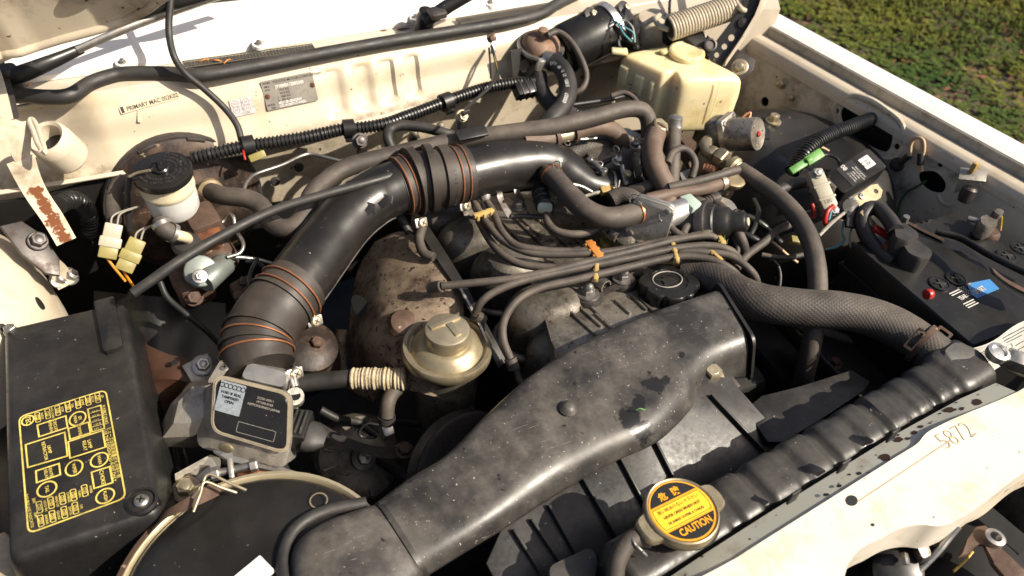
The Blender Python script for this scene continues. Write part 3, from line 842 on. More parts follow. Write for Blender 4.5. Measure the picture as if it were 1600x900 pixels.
for (x, y, a, b) in ((1331, 782, 0.0075, 0.0055), (1311, 759, 0.0032, 0.0026), (1290, 773, 0.003, 0.0026), (1364, 820, 0.002, 0.0016)):
    zz = ZM + 0.0006 if y > 775 and x > 1325 else None
    if zz: obj('hole', *tf(poly2(circ(a, 20, ry=b)), frame(P(x, y, zz), (1, 0.3, 0), (0, 0, 1))), 'ink_black', sup)
    else:
        p = P(x, y, 0.889); obj('hole', *tf(poly2(circ(a, 20, ry=b)), frame(PP(x, y, strip_pt(.55, .5) + sn * 0.0035, sn), (1, 0.3, 0), sn)), 'ink_black', sup)
obj('stamped_number', *text_geo('5872', 0.030, pxframe(1494, 681, 1520, 668, z=ZM + 0.0004), bold=-0.022, sx=0.9), 'ink_stamp', sup)
obj('seam', *tf(stroke([(0, 0), (0.16, 0.0)], 0.0012, False), pxframe(1342, 783, 1440, 718, z=ZM + 0.0003)), 'ink_stamp', sup)
obj('rusty_lip', *thick(sheet_geo(lambda u, v: P(lerp(1508, 1640, u), lerp(806, 722, u) - 3 + 13 * v + 4 * math.sin(u * 9) * v, 0.878 - 0.022 * v), 14, 3), 0.0015), 'cream_dirty', sup)
# blackened body left of the fuse box
obj('side_rail', *box((0.03, 0.5, 0.10), 0.008, c=(-0.262, 0.60, 0.70)), 'black_paint', car)
obj('rail_corner', *tf(box((0.05, 0.08, 0.02), 0.006), frame(P(5, 895, 0.80), (1, 0.5, 0), (0, 0, 1))), 'cream_dirty', car)

# hood, open, its corner hanging into the top left of the picture
hood = thing('hood', 'beige underside corner of the raised hood at upper left', 'hood')
HZ = [(-60, 110, 1.08), (0, 86, 1.08), (30, 82, 1.085), (60, 72, 1.09), (100, 60, 1.10), (150, 47, 1.11), (195, 32, 1.12), (230, 15, 1.14), (262, -10, 1.17), (300, -60, 1.22), (330, -110, 1.27)]
bot = [P(*q) for q in HZ]
def hood_pt(u, v):
    k = min(len(bot) - 2, int(u * (len(bot) - 1))); s = u * (len(bot) - 1) - k
    p = bot[k].lerp(bot[k + 1], s)
    up = V((-0.10, -0.28, 0.62)) * v + V((0, 0.03, 0.0)) * math.sin(math.pi * min(1, v * 4)) * 0.35
    return p + up
obj('skin', *thick(sheet_geo(hood_pt, 40, 16), 0.004), 'cream_dirty', hood)
tube('rolled_edge', [hood_pt(i / 20, 0) for i in range(21)], 0.006, 'cream_dirty', hood)
hm = frame(P(30, 45, 1.12) + V((0, -0.012, 0)), (1, 0.1, 0.2), V((0.10, -0.75, -0.45)))
pl = [(-0.06, 0.005), (-0.05, 0.04), (0.0, 0.03), (0.032, 0.0), (0.042, -0.026), (0.02, -0.034), (-0.06, -0.03)]
bo = P(22, 46, 1.085); bd_ = (EYE - bo).normalized()
obj('hinge_plate', *tf(prism(pl, 0.004, 0.0015), frame(bo - V((0.01, 0, 0)), (1, 0.15, 0.35), V((0.15, -0.8, 0.35)))), 'cream_dirty', hood)
bolt('bolt', bo + V((0.005, -0.006, 0.004)), V((0.15, -0.8, 0.35)), 0.011, 'cream_dirty', hood, washer=0.017, h=0.008)
obj('recess', *tf(prism(circ(0.022, 20, ry=0.014), 0.002, 0.0006), frame(hood_pt(0.55, 0.10) + V((0, -0.007, 0)), (1, 0.15, 0.2), V((0.1, -0.9, -0.15)))), 'grime_shade', hood)

# ================================================================ things: left side and intake
def proj(w):
    d = w - EYE
    c = V((AX.x * d.x + AY.x * d.y + AZ.x * d.z, AX.y * d.x + AY.y * d.y + AZ.y * d.z, AX.z * d.x + AY.z * d.y + AZ.z * d.z))
    return 800 + FPX * c.x / c.z, 450 + FPX * c.y / c.z
def hit(fn, px, py, u0=0.0, u1=1.0, v0=0.0, v1=1.0):
    """point of surface fn(u,v) under a pixel"""
    best = (0, 0)
    for it in range(5):
        bd = 1e9; cu, cv = best
        for i in range(13):
            for j in range(13):
                u = lerp(u0, u1, i / 12); v = lerp(v0, v1, j / 12)
                a, b = proj(fn(u, v)); e = (a - px) ** 2 + (b - py) ** 2
                if e < bd: bd = e; best = (u, v)
        du, dv = (u1 - u0) / 8, (v1 - v0) / 8
        u0, u1, v0, v1 = best[0] - du, best[0] + du, best[1] - dv, best[1] + dv
    return fn(*best)
def fw(px, py): return hit(lambda u, v: fire_pt(u, min(1, max(0, v))), px, py, -0.3, 1.0, 0.0, 1.0)
def quadframe(c4, lift=0.0012):
    """frame on four corners TL TR BR BL: origin centre, x along the top edge; returns matrix, width, height"""
    tl_, tr_, br_, bl_ = c4
    u = (tr_ - tl_) + (br_ - bl_); w = (tl_ - bl_) + (tr_ - br_); n = u.cross(w).normalized()
    c = (tl_ + tr_ + br_ + bl_) / 4
    if n.dot(EYE - c) < 0: n = -n
    return frame(c + n * lift, u, n), u.length / 2, w.length / 2

# ---- plates and stickers on the firewall
pt_ = thing('identification_plate', 'riveted grey metal identification plate with stamped numbers on firewall', 'plate')
m, w, h = quadframe([fw(407, 128), fw(488, 111), fw(495, 157), fw(416, 173)], 0.003)
obj('plate', *tf(prism(rrect(w, h, 0.002), 0.0012, 0.0003), m), 'plate', pt_)
tg, tw_ = G(), G()
def pt(gx, s, x, y, sz, al='LEFT', b=0.01): gx.add(text_geo(s, sz, m @ Matrix.Translation((x * w, y * h, 0.0014)), align=al, bold=b, sx=0.88))
pt(tg, 'TOYOTA MOTOR CORPORATION', -0.28, 0.40, 0.0060); pt(tg, 'ENGINE', -0.47, 0.41, 0.0040); pt(tg, '5M-E', -0.46, 0.29, 0.0046); pt(tg, '2759cc', -0.46, 0.18, 0.0036)
pt(tw_, 'JT1EMS112005240', -0.25, 0.23, 0.0070, b=0.02)
for i, s in enumerate(('1915 KG', '3415 KG', '1- 1000 KG', '2-  995 KG')): pt(tg, s, -0.20 + (0.0 if i < 2 else -0.06), 0.11 - i * 0.115, 0.0052)
pt(tg, 'MODEL', -0.48, -0.33, 0.0044); pt(tg, 'TRIM', -0.42, -0.44, 0.0034)
pt(tw_, 'MS112R-SEHQRW', -0.26, -0.32, 0.0056, b=0.02); pt(tw_, 'C32 HC42P31Z A40DL', -0.26, -0.43, 0.0052, b=0.02)
tg.put('printed_lettering', 'ink_black', pt_, smooth=0); tw_.put('stamped_lettering', 'ink_white', pt_, smooth=0)
for x, y in ((-0.44, -0.03), (0.45, 0.05)):
    q = m @ V((x * w, y * h, 0.001)); o = obj('rivet', *tf(lathe([(0.0042, 0), (0.0042, 0.0006), (0.0028, 0.0016), (0, 0.002)], 16), frame(q, (1, 0, 0), m.to_3x3() @ V((0, 0, 1)))), 'rust_flake', pt_)
st = thing('service_sticker', 'narrow cream service sticker reading PRIMARY MAC 052K02 on firewall', 'sticker')
m, w, h = quadframe([fw(188, 169), fw(277, 144), fw(280, 153), fw(191, 178)], 0.002)
obj('paper', *tf(prism(rrect(w * 1.04, h * 1.15, 0.002), 0.0004, 0.0001), m), 'label_cream', st)
obj('lettering', *text_geo('▌PRIMARY MAC 052K02', h * 1.02, m @ Matrix.Translation((0, 0, 0.0006)), bold=0.012, sx=0.86), 'ink_black', st)
for k, (x, y, a) in enumerate(((218, 181, 70), (165, 222, 80))):
    p = fw(x, y); obj('tape_scrap' if k == 0 else 'scuff', *tf(prism(rrect(0.006, 0.018, 0.001), 0.0004), frame(p + V((0, -0.002, 0.0005)), (1, 0, -0.25), fire_pt(p.x, .5) - fire_pt(p.x, .5) + V((0, -0.85, 0.5)))), 'label_cream', st) if k == 0 else None
st = thing('approval_sticker', 'small grey approval sticker with circled E marks on firewall', 'sticker')
m, w, h = quadframe([fw(357, 157), fw(393, 149), fw(398, 176), fw(364, 183)], 0.002)
obj('paper', *tf(prism(rrect(w, h, 0.001), 0.0004, 0.0001), m), 'label_grey', st)
g = G()
for i in range(2):
    for j in range(2):
        mm = m @ Matrix.Translation(((-0.28 + 0.48 * i) * w, (0.24 - 0.36 * j) * h, 0.0006))
        g.add(tf(stroke(circ(0.0052, 20), 0.0008), mm)); g.add(text_geo('E4', 0.0052, mm)); g.add(text_geo('15' if j == 0 else '10', 0.0046, mm @ Matrix.Translation((0.0095, 0, 0))))
g.add(text_geo('110200', 0.0050, m @ Matrix.Translation((0.08 * w, -0.40 * h, 0.0006))))
g.add(tf(stroke([(-0.5 * w, 0.06 * h), (0.5 * w, 0.06 * h)], 0.0007, False), m @ Matrix.Translation((0, 0, 0.0006)))); g.add(tf(stroke([(0, 0.5 * h), (0, -0.3 * h)], 0.0007, False), m @ Matrix.Translation((0, 0, 0.0006))))
g.put('printing', 'ink_grey', st, smooth=0)
p = fw(768, 60)
gs = thing('ground_bolt', 'rusty ground bolt with lug near the top of firewall', 'bolt')
bolt('bolt_head', p, (0, -0.85, 0.5), 0.0065, 'rust_metal', gs, washer=0.009)
obj('lug', *tf(box((0.009, 0.022, 0.002), 0.001, c=(0, -0.014, 0.002)), frame(p, (1, 0, 0), (0, -0.85, 0.5))), 'steel', gs)

# ---- weatherstrip, wipers, hose to the hood
ws = tube('weatherstrip', T_([(-40, 158), (20, 149), (75, 152), (110, 149), (140, 131), (170, 120), (200, 115), (265, 115), (317, 118), (400, 104), (500, 85), (600, 67), (700, 51), (800, 34), (845, 22), (868, 8), (900, -8)], 0.977, 0.977), 0.0112, 'rubber_black', None, n=14, squash=0.95,
          label='long black rubber weatherstrip running along the cowl edge', cat='weatherstrip')
wl = thing('windshield_wiper', 'silver and black wiper arm resting at the left of the cowl', 'wiper')
a, b = P(22, 118, 1.0), P(128, 76, 1.02)
tube('arm_head', [(*P(16, 121, 1.0), .012), (*P(40, 113, 1.008), .0125), (*P(80, 97, 1.015), .0105), (*P(128, 76, 1.02), .0075)], 0.012, 'plastic_dark', wl, n=14, squash=0.7)
obj('pivot', *tf(lathe([(0.012, -0.03), (0.012, 0.012), (0.009, 0.018), (0, 0.019)], 20), frame(P(20, 120, 0.998), (1, 0, 0), (0, -0.2, 1))), 'dark_steel', wl)
tube('arm', [P(120, 78, 1.022), P(200, 44, 1.04), P(300, 8, 1.055), P(380, -18, 1.065)], 0.0065, 'steel', wl, squash=0.6)
tube('blade', [P(193, 31, 1.05), P(235, 18, 1.06), P(300, 0, 1.075), P(370, -22, 1.085)], 0.008, 'plastic_dark', wl, squash=0.6)
wr = thing('windshield_wiper', 'black wiper arm on its pivot behind the middle of the cowl', 'wiper')
obj('pivot', *tf(lathe([(0.016, -0.03), (0.016, 0.010), (0.0125, 0.016), (0.0125, 0.022), (0, 0.024)], 24), frame(P(664, 33, 0.992), (1, 0, 0), (0, -0.25, 1))), 'plastic_dark', wr)
tube('arm', [P(662, 34, 1.0), P(690, 16, 1.018), P(730, -8, 1.04), P(770, -30, 1.06)], 0.0125, 'plastic_dark', wr, squash=0.75)
obj('arm_clip', *tf(box((0.03, 0.024, 0.012), 0.004), frame(P(683, 20, 1.018), P(730, -8, 1.04) - P(690, 16, 1.018), (0, -0.3, 1))), 'dark_steel', wr)
hh = tube('washer_hose', [P(272, -30, 1.10), P(266, 10, 1.07), P(264, 50, 1.04), P(272, 88, 1.015), P(290, 115, 0.99), P(318, 138, 0.965), P(350, 168, 0.935), P(370, 195, 0.915), P(378, 222, 0.895)], 0.0052, 'rubber_black', None,
          label='thin black hose curving down from the hood to the harness', cat='hose')
# twigs caught in the grille
for i, (x, y, dx, dy) in enumerate(((312, 97, 14, -4), (330, 95, 16, 1), (350, 99, 10, -6), (42, 135, 8, -6))):
    tube('dry_twig', [P(x, y, 0.976), P(x + dx * .5, y + dy * .5 - 2, 0.98), P(x + dx, y + dy, 0.975)], 0.0012, 'straw', None, n=6, label=('orange dry twig on the cowl grille, leftmost of three', 'orange dry twig on the cowl grille, middle of three', 'orange dry twig on the cowl grille, rightmost of three', 'orange dry twig lying by the left wiper')[i], cat='twig')

# ---- hinge at the left: strap with rust, spring tube
hl = thing('hood_hinge', 'cream hood hinge strap with rusted lower end at left', 'hinge')
track = [(32, 248, .953), (45, 280, .942), (60, 308, .930), (82, 340, .914), (104, 378, .893)]
def strap_pts(track, w):
    out = []
    for i, (x, y, z) in enumerate(track): out.append((P(x, y, z), w[i]))
    return out
def strap(name, pts, th, mat, parent, across):
    secs = []
    A = V(across).normalized()
    for p, w in pts:
        n = (EYE - p).normalized()
        secs.append([p + A * w / 2, p + A * w / 2 - n * th, p - A * w / 2 - n * th, p - A * w / 2])
    v, f = loft_geo(secs, True, 3)
    return obj(name, v, f, mat, parent, smooth=30)
strap('strap', strap_pts(track, [0.036, 0.030, 0.027, 0.026, 0.025]), 0.006, 'hinge_paint', hl, (1, 0.25, 0.1))
HO, HN = P(28, 225, .965), V((0.15, -0.68, 0.72)).normalized(); HM = frame(HO, (1, 0.1, 0.1), HN); HI = HM.inverted()
def hpx(x, y): q_ = HI @ PP(x, y, HO, HN); return (q_.x, q_.y)
obj('ear', *tf(prism([hpx(*q_) for q_ in ((-30, 188), (-4, 178), (8, 192), (38, 190), (52, 192), (50, 212), (46, 235), (50, 262), (40, 274), (26, 262), (16, 240), (6, 222), (-30, 225))], 0.005, 0.0015), HM), 'cream_dirty', hl)
strap('upper_arm', [(P(-18, 95, 1.02), 0.022), (P(-4, 140, 1.0), 0.022), (P(8, 190, .975), 0.022)], 0.008, 'cream_dirty', hl, (1, 0.2, 0.1))
strap('dark_edge', [(P(0, 95, 1.015), 0.010), (P(14, 140, .995), 0.010), (P(24, 186, .975), 0.010)], 0.010, 'dark_steel', hl, (1, 0.2, 0.1))
st_ = thing('spring_tube', 'cream ribbed tube with open dark mouth beside the left hinge', 'tube')
a, b = P(72, 214, 0.965), P(116, 252, 0.905)
ax = (b - a).normalized(); m = frame(a, V((0, 0, 1)).cross(ax), ax); L_ = (b - a).length
pr = [(0.016, 0.035), (0.020, 0.001), (0.024, -0.002), (0.0275, 0.002)]
k = 0.0
while k < L_ - 0.034:
    pr += [(0.0287, 0.016 + k), (0.0292, 0.019 + k), (0.0287, 0.022 + k)]; k += 0.0062
obj('barrel', *tf(lathe(pr + [(0.02, L_ - 0.004)], 32), m), 'cream', st_)
obj('mouth', *tf(lathe([(0.0, 0.024), (0.0175, 0.023)], 24), m), 'ink_black', st_)
tube('loop', [P(x, y, 0.985) for x, y in ((66, 236), (58, 222), (52, 205), (46, 190), (50, 186), (57, 196), (64, 216), (70, 236), (68, 240))], 0.0035, 'cream', st_)
hb = thing('bracket', 'dark bolted bracket on the left strut tower', 'bracket')
p = P(55, 385, 0.885)
obj('plate', *tf(prism([(-0.035, 0.03), (-0.01, 0.035), (0.012, 0.012), (0.024, -0.022), (0.02, -0.045), (0.004, -0.04), (-0.018, -0.012)], 0.006, 0.002), frame(p, (1, -0.1, 0.1), (0.35, -0.55, 0.75))), 'dark_steel', hb)
bolt('bolt', P(59, 377, 0.893), (0.35, -0.55, 0.75), 0.010, 'dark_steel', hb, washer=0.013)
for (x, y) in ((92, 437), (108, 432)): bolt('stud', P(x, y, 0.83), (0.6, -0.4, 0.6), 0.009, 'steel', hb, washer=0.013)
strap('tongue', [(P(78, 408, 0.865), 0.02), (P(92, 425, 0.845), 0.024), (P(104, 447, 0.825), 0.022)], 0.005, 'cream_dirty', hb, (1, 0.2, 0.2))
tube('cable_boot', T_([(92, 320, 0.86), (110, 312, 0.85), (128, 318, 0.83), (138, 335, 0.80), (140, 365, 0.76)]), 0.014, 'corrugated', None, corr=(0.006, 0.002), label='black corrugated boot in the shadow behind the left hinge', cat='cable boot')

# ---- brake booster, master cylinder, reservoir
bo_ = thing('brake_booster', 'large round dark brown brake booster on the left of firewall', 'brake booster')
m = frame(V((0.012, 1.165, 0.775)), (1, 0, 0), V((0.05, -1, 0.08)))
obj('drum', *tf(lathe([(0.116, -0.03), (0.118, 0.0), (0.1225, 0.004), (0.1225, 0.016), (0.116, 0.020), (0.108, 0.030), (0.098, 0.048), (0.07, 0.056), (0.05, 0.068), (0.03, 0.07), (0, 0.07)], 48), m), 'booster', bo_)
obj('rim_band', *tf(lathe([(0.1228, -0.004), (0.125, 0.0), (0.125, 0.014), (0.1228, 0.018)], 48), m), 'dark_steel', bo_)
for k in range(10):
    a_ = 2 * math.pi * k / 10 + 0.3
    obj('crimp', *tf(box((0.028, 0.006, 0.005), 0.0015, c=(0, 0.1185, 0.019)), m @ Matrix.Rotation(a_, 4, 'Z')), 'dark_steel', bo_)
p = P(330, 300, 0.90)
p = PY(329, 299, 1.085)
obj('check_valve', *tf(lathe([(0.020, -0.006), (0.020, 0.004), (0.012, 0.006), (0.010, 0.016), (0, 0.016)], 24), frame(p, (1, 0, 0), (0.1, -1, 0.25))), 'ring_amber', bo_)
mc = thing('master_cylinder', 'brown brake master cylinder with translucent reservoir and black cap', 'master cylinder')
rc = V((-0.008, 0.982, 0.0))
tilt = frame(V((-0.008, 0.982, 0.958)), (1, 0, 0), V((-0.06, -0.10, 1)))
cap_ = obj('cap', *tf(lathe([(0.034, -0.010), (0.0385, -0.009), (0.0392, -0.002), (0.038, 0.001), (0.034, 0.002), (0.012, 0.0025), (0.012, 0.006), (0.010, 0.008), (0, 0.008)], 40), tilt), 'gloss_black', mc)
g = G()
def arctext(g, s, r, a0, a1, size, m, up=1):
    for i, ch in enumerate(s):
        a = lerp(a0, a1, i / max(1, len(s) - 1))
        if ch != ' ': g.add(text_geo(ch, size, m @ Matrix.Rotation(a, 4, 'Z') @ Matrix.Translation((0, r, 0)) @ Matrix.Rotation(0 if up > 0 else math.pi, 4, 'Z'), bold=0.02, extr=0.0005))
for r_ in (0.019, 0.025, 0.031): arctext(g, 'CLEAN BEFORE OPENING', r_, R(-20), R(-150), 0.0048, tilt @ Matrix.Translation((0, 0, 0.0026)))
for r_ in (0.021, 0.028): arctext(g, 'BRAKE FLUID DOT3', r_, R(100), R(205), 0.0048, tilt @ Matrix.Translation((0, 0, 0.0026)))
g.put('raised_lettering', 'dark_steel', cap_, smooth=0)
obj('knob', *tf(box((0.006, 0.022, 0.005), 0.002, c=(0, 0, 0.010)), tilt), 'gloss_black', cap_)
obj('reservoir_neck', *tf(lathe([(0.0345, -0.034), (0.0362, -0.030), (0.0362, -0.026), (0.0335, -0.022), (0.0335, -0.008), (0.03, -0.008)], 40), tilt), 'reservoir_top', mc)
obj('reservoir_bowl', *tf(lathe([(0.0, -0.082), (0.018, -0.082), (0.020, -0.074), (0.030, -0.072), (0.0335, -0.066), (0.0345, -0.050), (0.0345, -0.034)], 40), tilt), 'reservoir', mc)
# casting below
g = G()
g.add(tf(lathe([(0.024, -0.09), (0.027, -0.08), (0.027, 0.0), (0.031, 0.005), (0.031, 0.03), (0.027, 0.035), (0.027, 0.075), (0.02, 0.085), (0, 0.085)], 28), frame(V((0.025, 1.005, 0.825)), (1, 0, 0), V((0.15, -1, -0.05)))))
g.add(tf(box((0.045, 0.05, 0.05), 0.008), frame(P(318, 352, 0.86), (1, 0.2, 0), (0, -0.2, 1))))
g.add(tf(box((0.05, 0.06, 0.06), 0.01), frame(P(300, 440, 0.80), (1, 0.2, 0), (0, -0.4, 1))))
g.put('cylinder_casting', 'rust_metal', mc)
obj('outlet_block', *tf(box((0.032, 0.030, 0.03), 0.004), frame(P(327, 375, 0.855), (1, -0.3, 0), (0, -0.35, 1))), 'rust_flake', mc)
tube('outlet_hose', T_([(252, 345, 0.905), (256, 358, 0.90), (268, 364, 0.893)]), 0.012, 'rubber', mc, n=16)
for q in ((0, (250, 346, 0.906), (256, 356, 0.90)), (1, (266, 363, 0.895), (274, 366, 0.89))):
    a, b = P(*q[1]), P(*q[2]); clampring('clamp', (a + b) / 2, b - a, 0.0124, 0.006, 'steel', mc)
tube('elbow', T_([(270, 366, 0.89), (283, 369, 0.885), (292, 372, 0.875), (293, 378, 0.86)]), 0.0075, 'reservoir_top', mc)
obj('grommet', *tf(lathe([(0.021, -0.012), (0.022, -0.002), (0.018, 0.003), (0.008, 0.004), (0, 0.004)], 28), frame(P(293, 379, 0.865), (1, 0, 0), (0, -0.2, 1))), 'rubber_black', mc)
pv = thing('proportioning_valve', 'pale blue grey valve with round bolted end below master cylinder', 'valve')
a, b = P(316, 432, 0.845), P(345, 405, 0.845)
obj('barrel', *tf(lathe([(0.015, 0), (0.0165, 0.003), (0.0165, 0.045), (0.013, 0.05), (0.009, 0.05), (0.009, 0.06), (0, 0.06)], 24), frame(a + V((0, 0, -0.012)), (0, 0, 1), b - a)), 'blue_zinc', pv)
obj('flat_end', *tf(prism(circ(0.0225, 28), 0.012, 0.003), frame(P(313, 425, 0.838), (1, 0, 0), (0.1, -0.65, 0.7))), 'blue_zinc', pv)
bolt('bolt', P(312, 432, 0.852), (0.1, -0.65, 0.7), 0.006, 'steel', pv, washer=0.010)
bolt('lower_bolt', P(303, 465, 0.80), (0.1, -0.65, 0.7), 0.010, 'rust_metal', pv, washer=0.013)
for i, (lst, lab) in enumerate(((((355, 402, .85), (375, 395, .85), (380, 380, .855), (368, 358, .86), (365, 340, .87), (358, 335, .87), (350, 345, .86), (338, 352, .86)), 'thin bent steel brake line looping beside the master cylinder'),
                                (((350, 404, .845), (372, 402, .84), (400, 405, .83), (425, 412, .82)), 'thin steel brake line running right below master cylinder'),
                                (((380, 300, .89), (386, 285, .885), (400, 272, .88), (440, 258, .875), (480, 241, .87), (510, 246, .87), (535, 251, .87), (560, 244, .87)), 'thin grey fuel line snaking along the lower firewall'))):
    tube('brake_line', T_(lst), 0.0028, 'steel', None, n=8, label=lab, cat='brake line')
tube('lever_wire', T_([(202, 276, .96), (215, 270, .965), (235, 266, .97)]), 0.002, 'brass', mc, n=8)
tube('sensor_lead', T_([(203, 276, .95), (199, 300, .93), (200, 330, .90), (203, 360, .87)]), 0.004, 'wire_black', mc, n=8)
tube('curved_hose', T_([(178, 345, .90), (176, 318, .905), (182, 295, .91), (196, 280, .915)]), 0.010, 'rubber', None, label='short dusty hose curving in the shadow left of the reservoir', cat='hose')

def connector(px, py, z, ang, mats, label, wirecol):
    c = thing('wire_connector', label, 'connector')
    p = P(px, py, z); n = (EYE - p).normalized()
    r_ = V((AX.x, AY.x, AZ.x)); u_ = -V((AX.y, AY.y, AZ.y))
    d = (r_ * math.sin(R(ang)) + u_ * math.cos(R(ang)))
    m = frame(p, d, n)
    obj('upper_shell', *tf(box((0.020, 0.022, 0.016), 0.002, c=(0.012, 0, 0)), m), mats[0], c)
    obj('collar', *tf(box((0.014, 0.027, 0.019), 0.002, c=(-0.003, 0, 0)), m), mats[0], c)
    obj('lower_shell', *tf(box((0.016, 0.023, 0.016), 0.002, c=(-0.017, 0, 0)), m), mats[1], c)
    a = m @ V((-0.024, 0.0, 0)); tube('lead', [a, a + d * -0.012 + V((0.01, 0, -0.005)), a + d * -0.022 + V((0.022, 0, -0.02))], 0.0018, wirecol, c, n=6)
    a = m @ V((0.02, 0.0, 0)); 
    for s in (-0.004, 0.004): tube('top_lead', [a + V((s, 0, 0)), a + d * 0.008 + V((s + 0.004, 0.01, 0)), a + d * 0.010 + V((0.03, 0.03, -0.01))], 0.0015, 'wire_white', c, n=6)
connector(173, 375, 0.90, 12, ('nylon_white', 'nylon_yellow'), 'white and yellow wire connector hanging left of the master cylinder', 'wire_orange')
connector(205, 397, 0.875, 25, ('nylon_yellow', 'nylon_yellow'), 'olive yellow wire connector hanging beside the white one', 'wire_orange')

# ---- fuse box
fb = thing('fuse_box', 'black plastic fuse box with yellow printed diagram on its lid', 'fuse box')
X0, X1, Y0, Y1, ZF = -0.229, -0.094, 0.522, 0.852, 0.86
cx, cy, wx, wy = (X0 + X1) / 2, (Y0 + Y1) / 2, X1 - X0, Y1 - Y0
def rl(w_, h_, r_, z, ox=0, oy=0): return [V((cx + ox + a, cy + oy + b, z)) for a, b in rrect(w_, h_, r_, 5)]
v, f = loft_geo([rl(wx + 0.024, wy + 0.016, 0.014, 0.745), rl(wx + 0.020, wy + 0.012, 0.014, 0.80), rl(wx + 0.007, wy + 0.005, 0.013, ZF - 0.012), rl(wx + 0.002, wy + 0.001, 0.012, ZF - 0.004), rl(wx - 0.004, wy - 0.005, 0.010, ZF - 0.0008), rl(wx - 0.008, wy - 0.009, 0.009, ZF)], True)
lid = obj('lid', v, f, 'fuse_plastic', fb, smooth=50)
v, f = loft_geo([rl(wx + 0.030, wy + 0.022, 0.014, 0.60), rl(wx + 0.030, wy + 0.022, 0.014, 0.744)], True)
obj('base', v, f, 'plastic_dark', fb)
v, f = loft_geo([rl(wx + 0.038, wy + 0.030, 0.014, 0.736), rl(wx + 0.038, wy + 0.030, 0.014, 0.742)], True)
obj('rim', v, f, 'plastic_dark', fb)
c4 = [P(149, 477, ZF), P(180, 468, ZF), P(194, 546, ZF), P(165, 556, ZF)]
v, f = loft_geo([round_loop([(c, 0.004) for c in c4]), [p * 1.0 + V((0, 0, 0.007)) for p in round_loop([(c, 0.004) for c in c4])], [p.lerp(sum(c4, V()) / 4, 0.10) + V((0, 0, 0.008)) for p in round_loop([(c, 0.004) for c in c4])]], True)
obj('raised_channel', v, f, 'fuse_plastic', lid)
p = P(222, 785, ZF - 0.002)
obj('screw_boss', *tf(lathe([(0.018, -0.006), (0.0165, 0.003), (0.0135, 0.0045), (0.012, 0.001), (0, 0.001)], 26), frame(p, (1, 0, 0), (0, 0, 1))), 'gloss_black', lid)
bolt('screw', p + V((0, 0, 0.003)), (0, 0, 1), 0.0075, 'steel', fb, phillips=True)
bolt('retaining_screw', P(17, 518, ZF - 0.004), (0, 0, 1), 0.007, 'steel', fb, washer=0.008)
ZP = ZF + 0.0009
FM = Matrix.Translation((0, 0, 0))
def zc(x, y): q = P(20 + x / 3.6, 600 + y / 3.6, ZP); return (q.x, q.y)
MZ = Matrix.Translation((0, 0, ZP))
g = G(); LW = 0.0017
def qd(*c, r=0.0): 
    lp = [zc(*q) for q in c]
    if r: lp = [(p.x, p.y) for p in round_loop([((*q, 0), r) for q in lp], 4)]
    g.add(tf(stroke(lp, LW), MZ))
qd((35, 185), (522, 33), (636, 640), (88, 842), r=0.008)
for q in (((138, 232), (298, 180), (308, 245), (148, 297)), ((72, 342), (292, 272), (308, 405), (85, 470)), ((312, 252), (425, 215), (438, 275), (322, 312)), ((312, 325), (505, 262), (522, 355), (322, 418)),
          ((422, 142), (495, 120), (516, 250), (445, 270)), ((130, 490), (260, 448), (268, 510), (135, 555)), ((443, 497), (545, 465), (562, 555), (458, 588))): qd(*q)
for k in range(1, 5):
    a = zc(lerp(422, 445, k / 5), lerp(142, 270, k / 5)); b = zc(lerp(495, 516, k / 5), lerp(120, 250, k / 5)); g.add(tf(stroke([a, b], 0.0008, False), MZ))
for (x, y, rx, ry) in ((85, 205, 34, 26), (365, 195, 46, 37), (345, 473, 48, 42), (487, 427, 49, 38), (192, 592, 54, 41), (520, 630, 51, 40)):
    lp = [zc(x + rx * math.cos(a) + 0 * math.sin(a), y + ry * math.sin(a) - 0.28 * rx * math.cos(a)) for a in [2 * math.pi * k / 28 for k in range(28)]]
    g.add(tf(stroke(lp, LW), MZ))
def fuse(x, y, w_, h_):
    lp = [zc(x + a * w_ / 2 + b * 0.16 * h_ / 2, y + b * h_ / 2 - a * 0.28 * w_ / 2) for a, b in ((-1, -1), (1, -1), (1, 1), (-1, 1))]
    g.add(tf(stroke([(p.x, p.y) for p in round_loop([((*q, 0), 0.0012) for q in lp], 2)], 0.0009), MZ))
    lp = [zc(x + a * w_ * 0.27 + b * 0.10 * h_ / 2, y + b * h_ * 0.24 - a * 0.28 * w_ * 0.27) for a, b in ((-1, -1), (1, -1), (1, 1), (-1, 1))]
    g.add(tf(stroke(lp, 0.0006), MZ))
def ftext(s, x, y, size, dirx=10, diry=52):
    a = zc(x, y); b = zc(x + dirx, y + diry)
    mm = frame(V((*a, ZP)), V((b[0] - a[0], b[1] - a[1], 0)), (0, 0, 1))
    g.add(text_geo(s, size, mm, bold=0.014, extr=0))
names = ('RADIO', 'HAZ-HORN', 'STOP', 'TAIL', 'DOME', 'ECU-B', 'EFI')
for (x, y), s in zip(((140, 188), (197, 168), (253, 150), (310, 130), (367, 110), (424, 93), (478, 78)), names):
    fuse(x, y, 26, 52); ftext(s, x + 25, y - 8, 0.0033); ftext('15A', x, y, 0.0028)
for (x, y), s in zip(((150, 693), (215, 668), (280, 645), (342, 625), (405, 600), (157, 770), (224, 745), (290, 722), (352, 698)), ('HEAD RH', 'HEAD LH', 'CHARGE', 'TURN', 'WIPER', 'ENGINE', 'GAUGE', 'DEFOG', 'CIG')):
    fuse(x, y, 30, 62); ftext(s, x + 33, y - 8, 0.0033); ftext('15A', x, y, 0.0028)
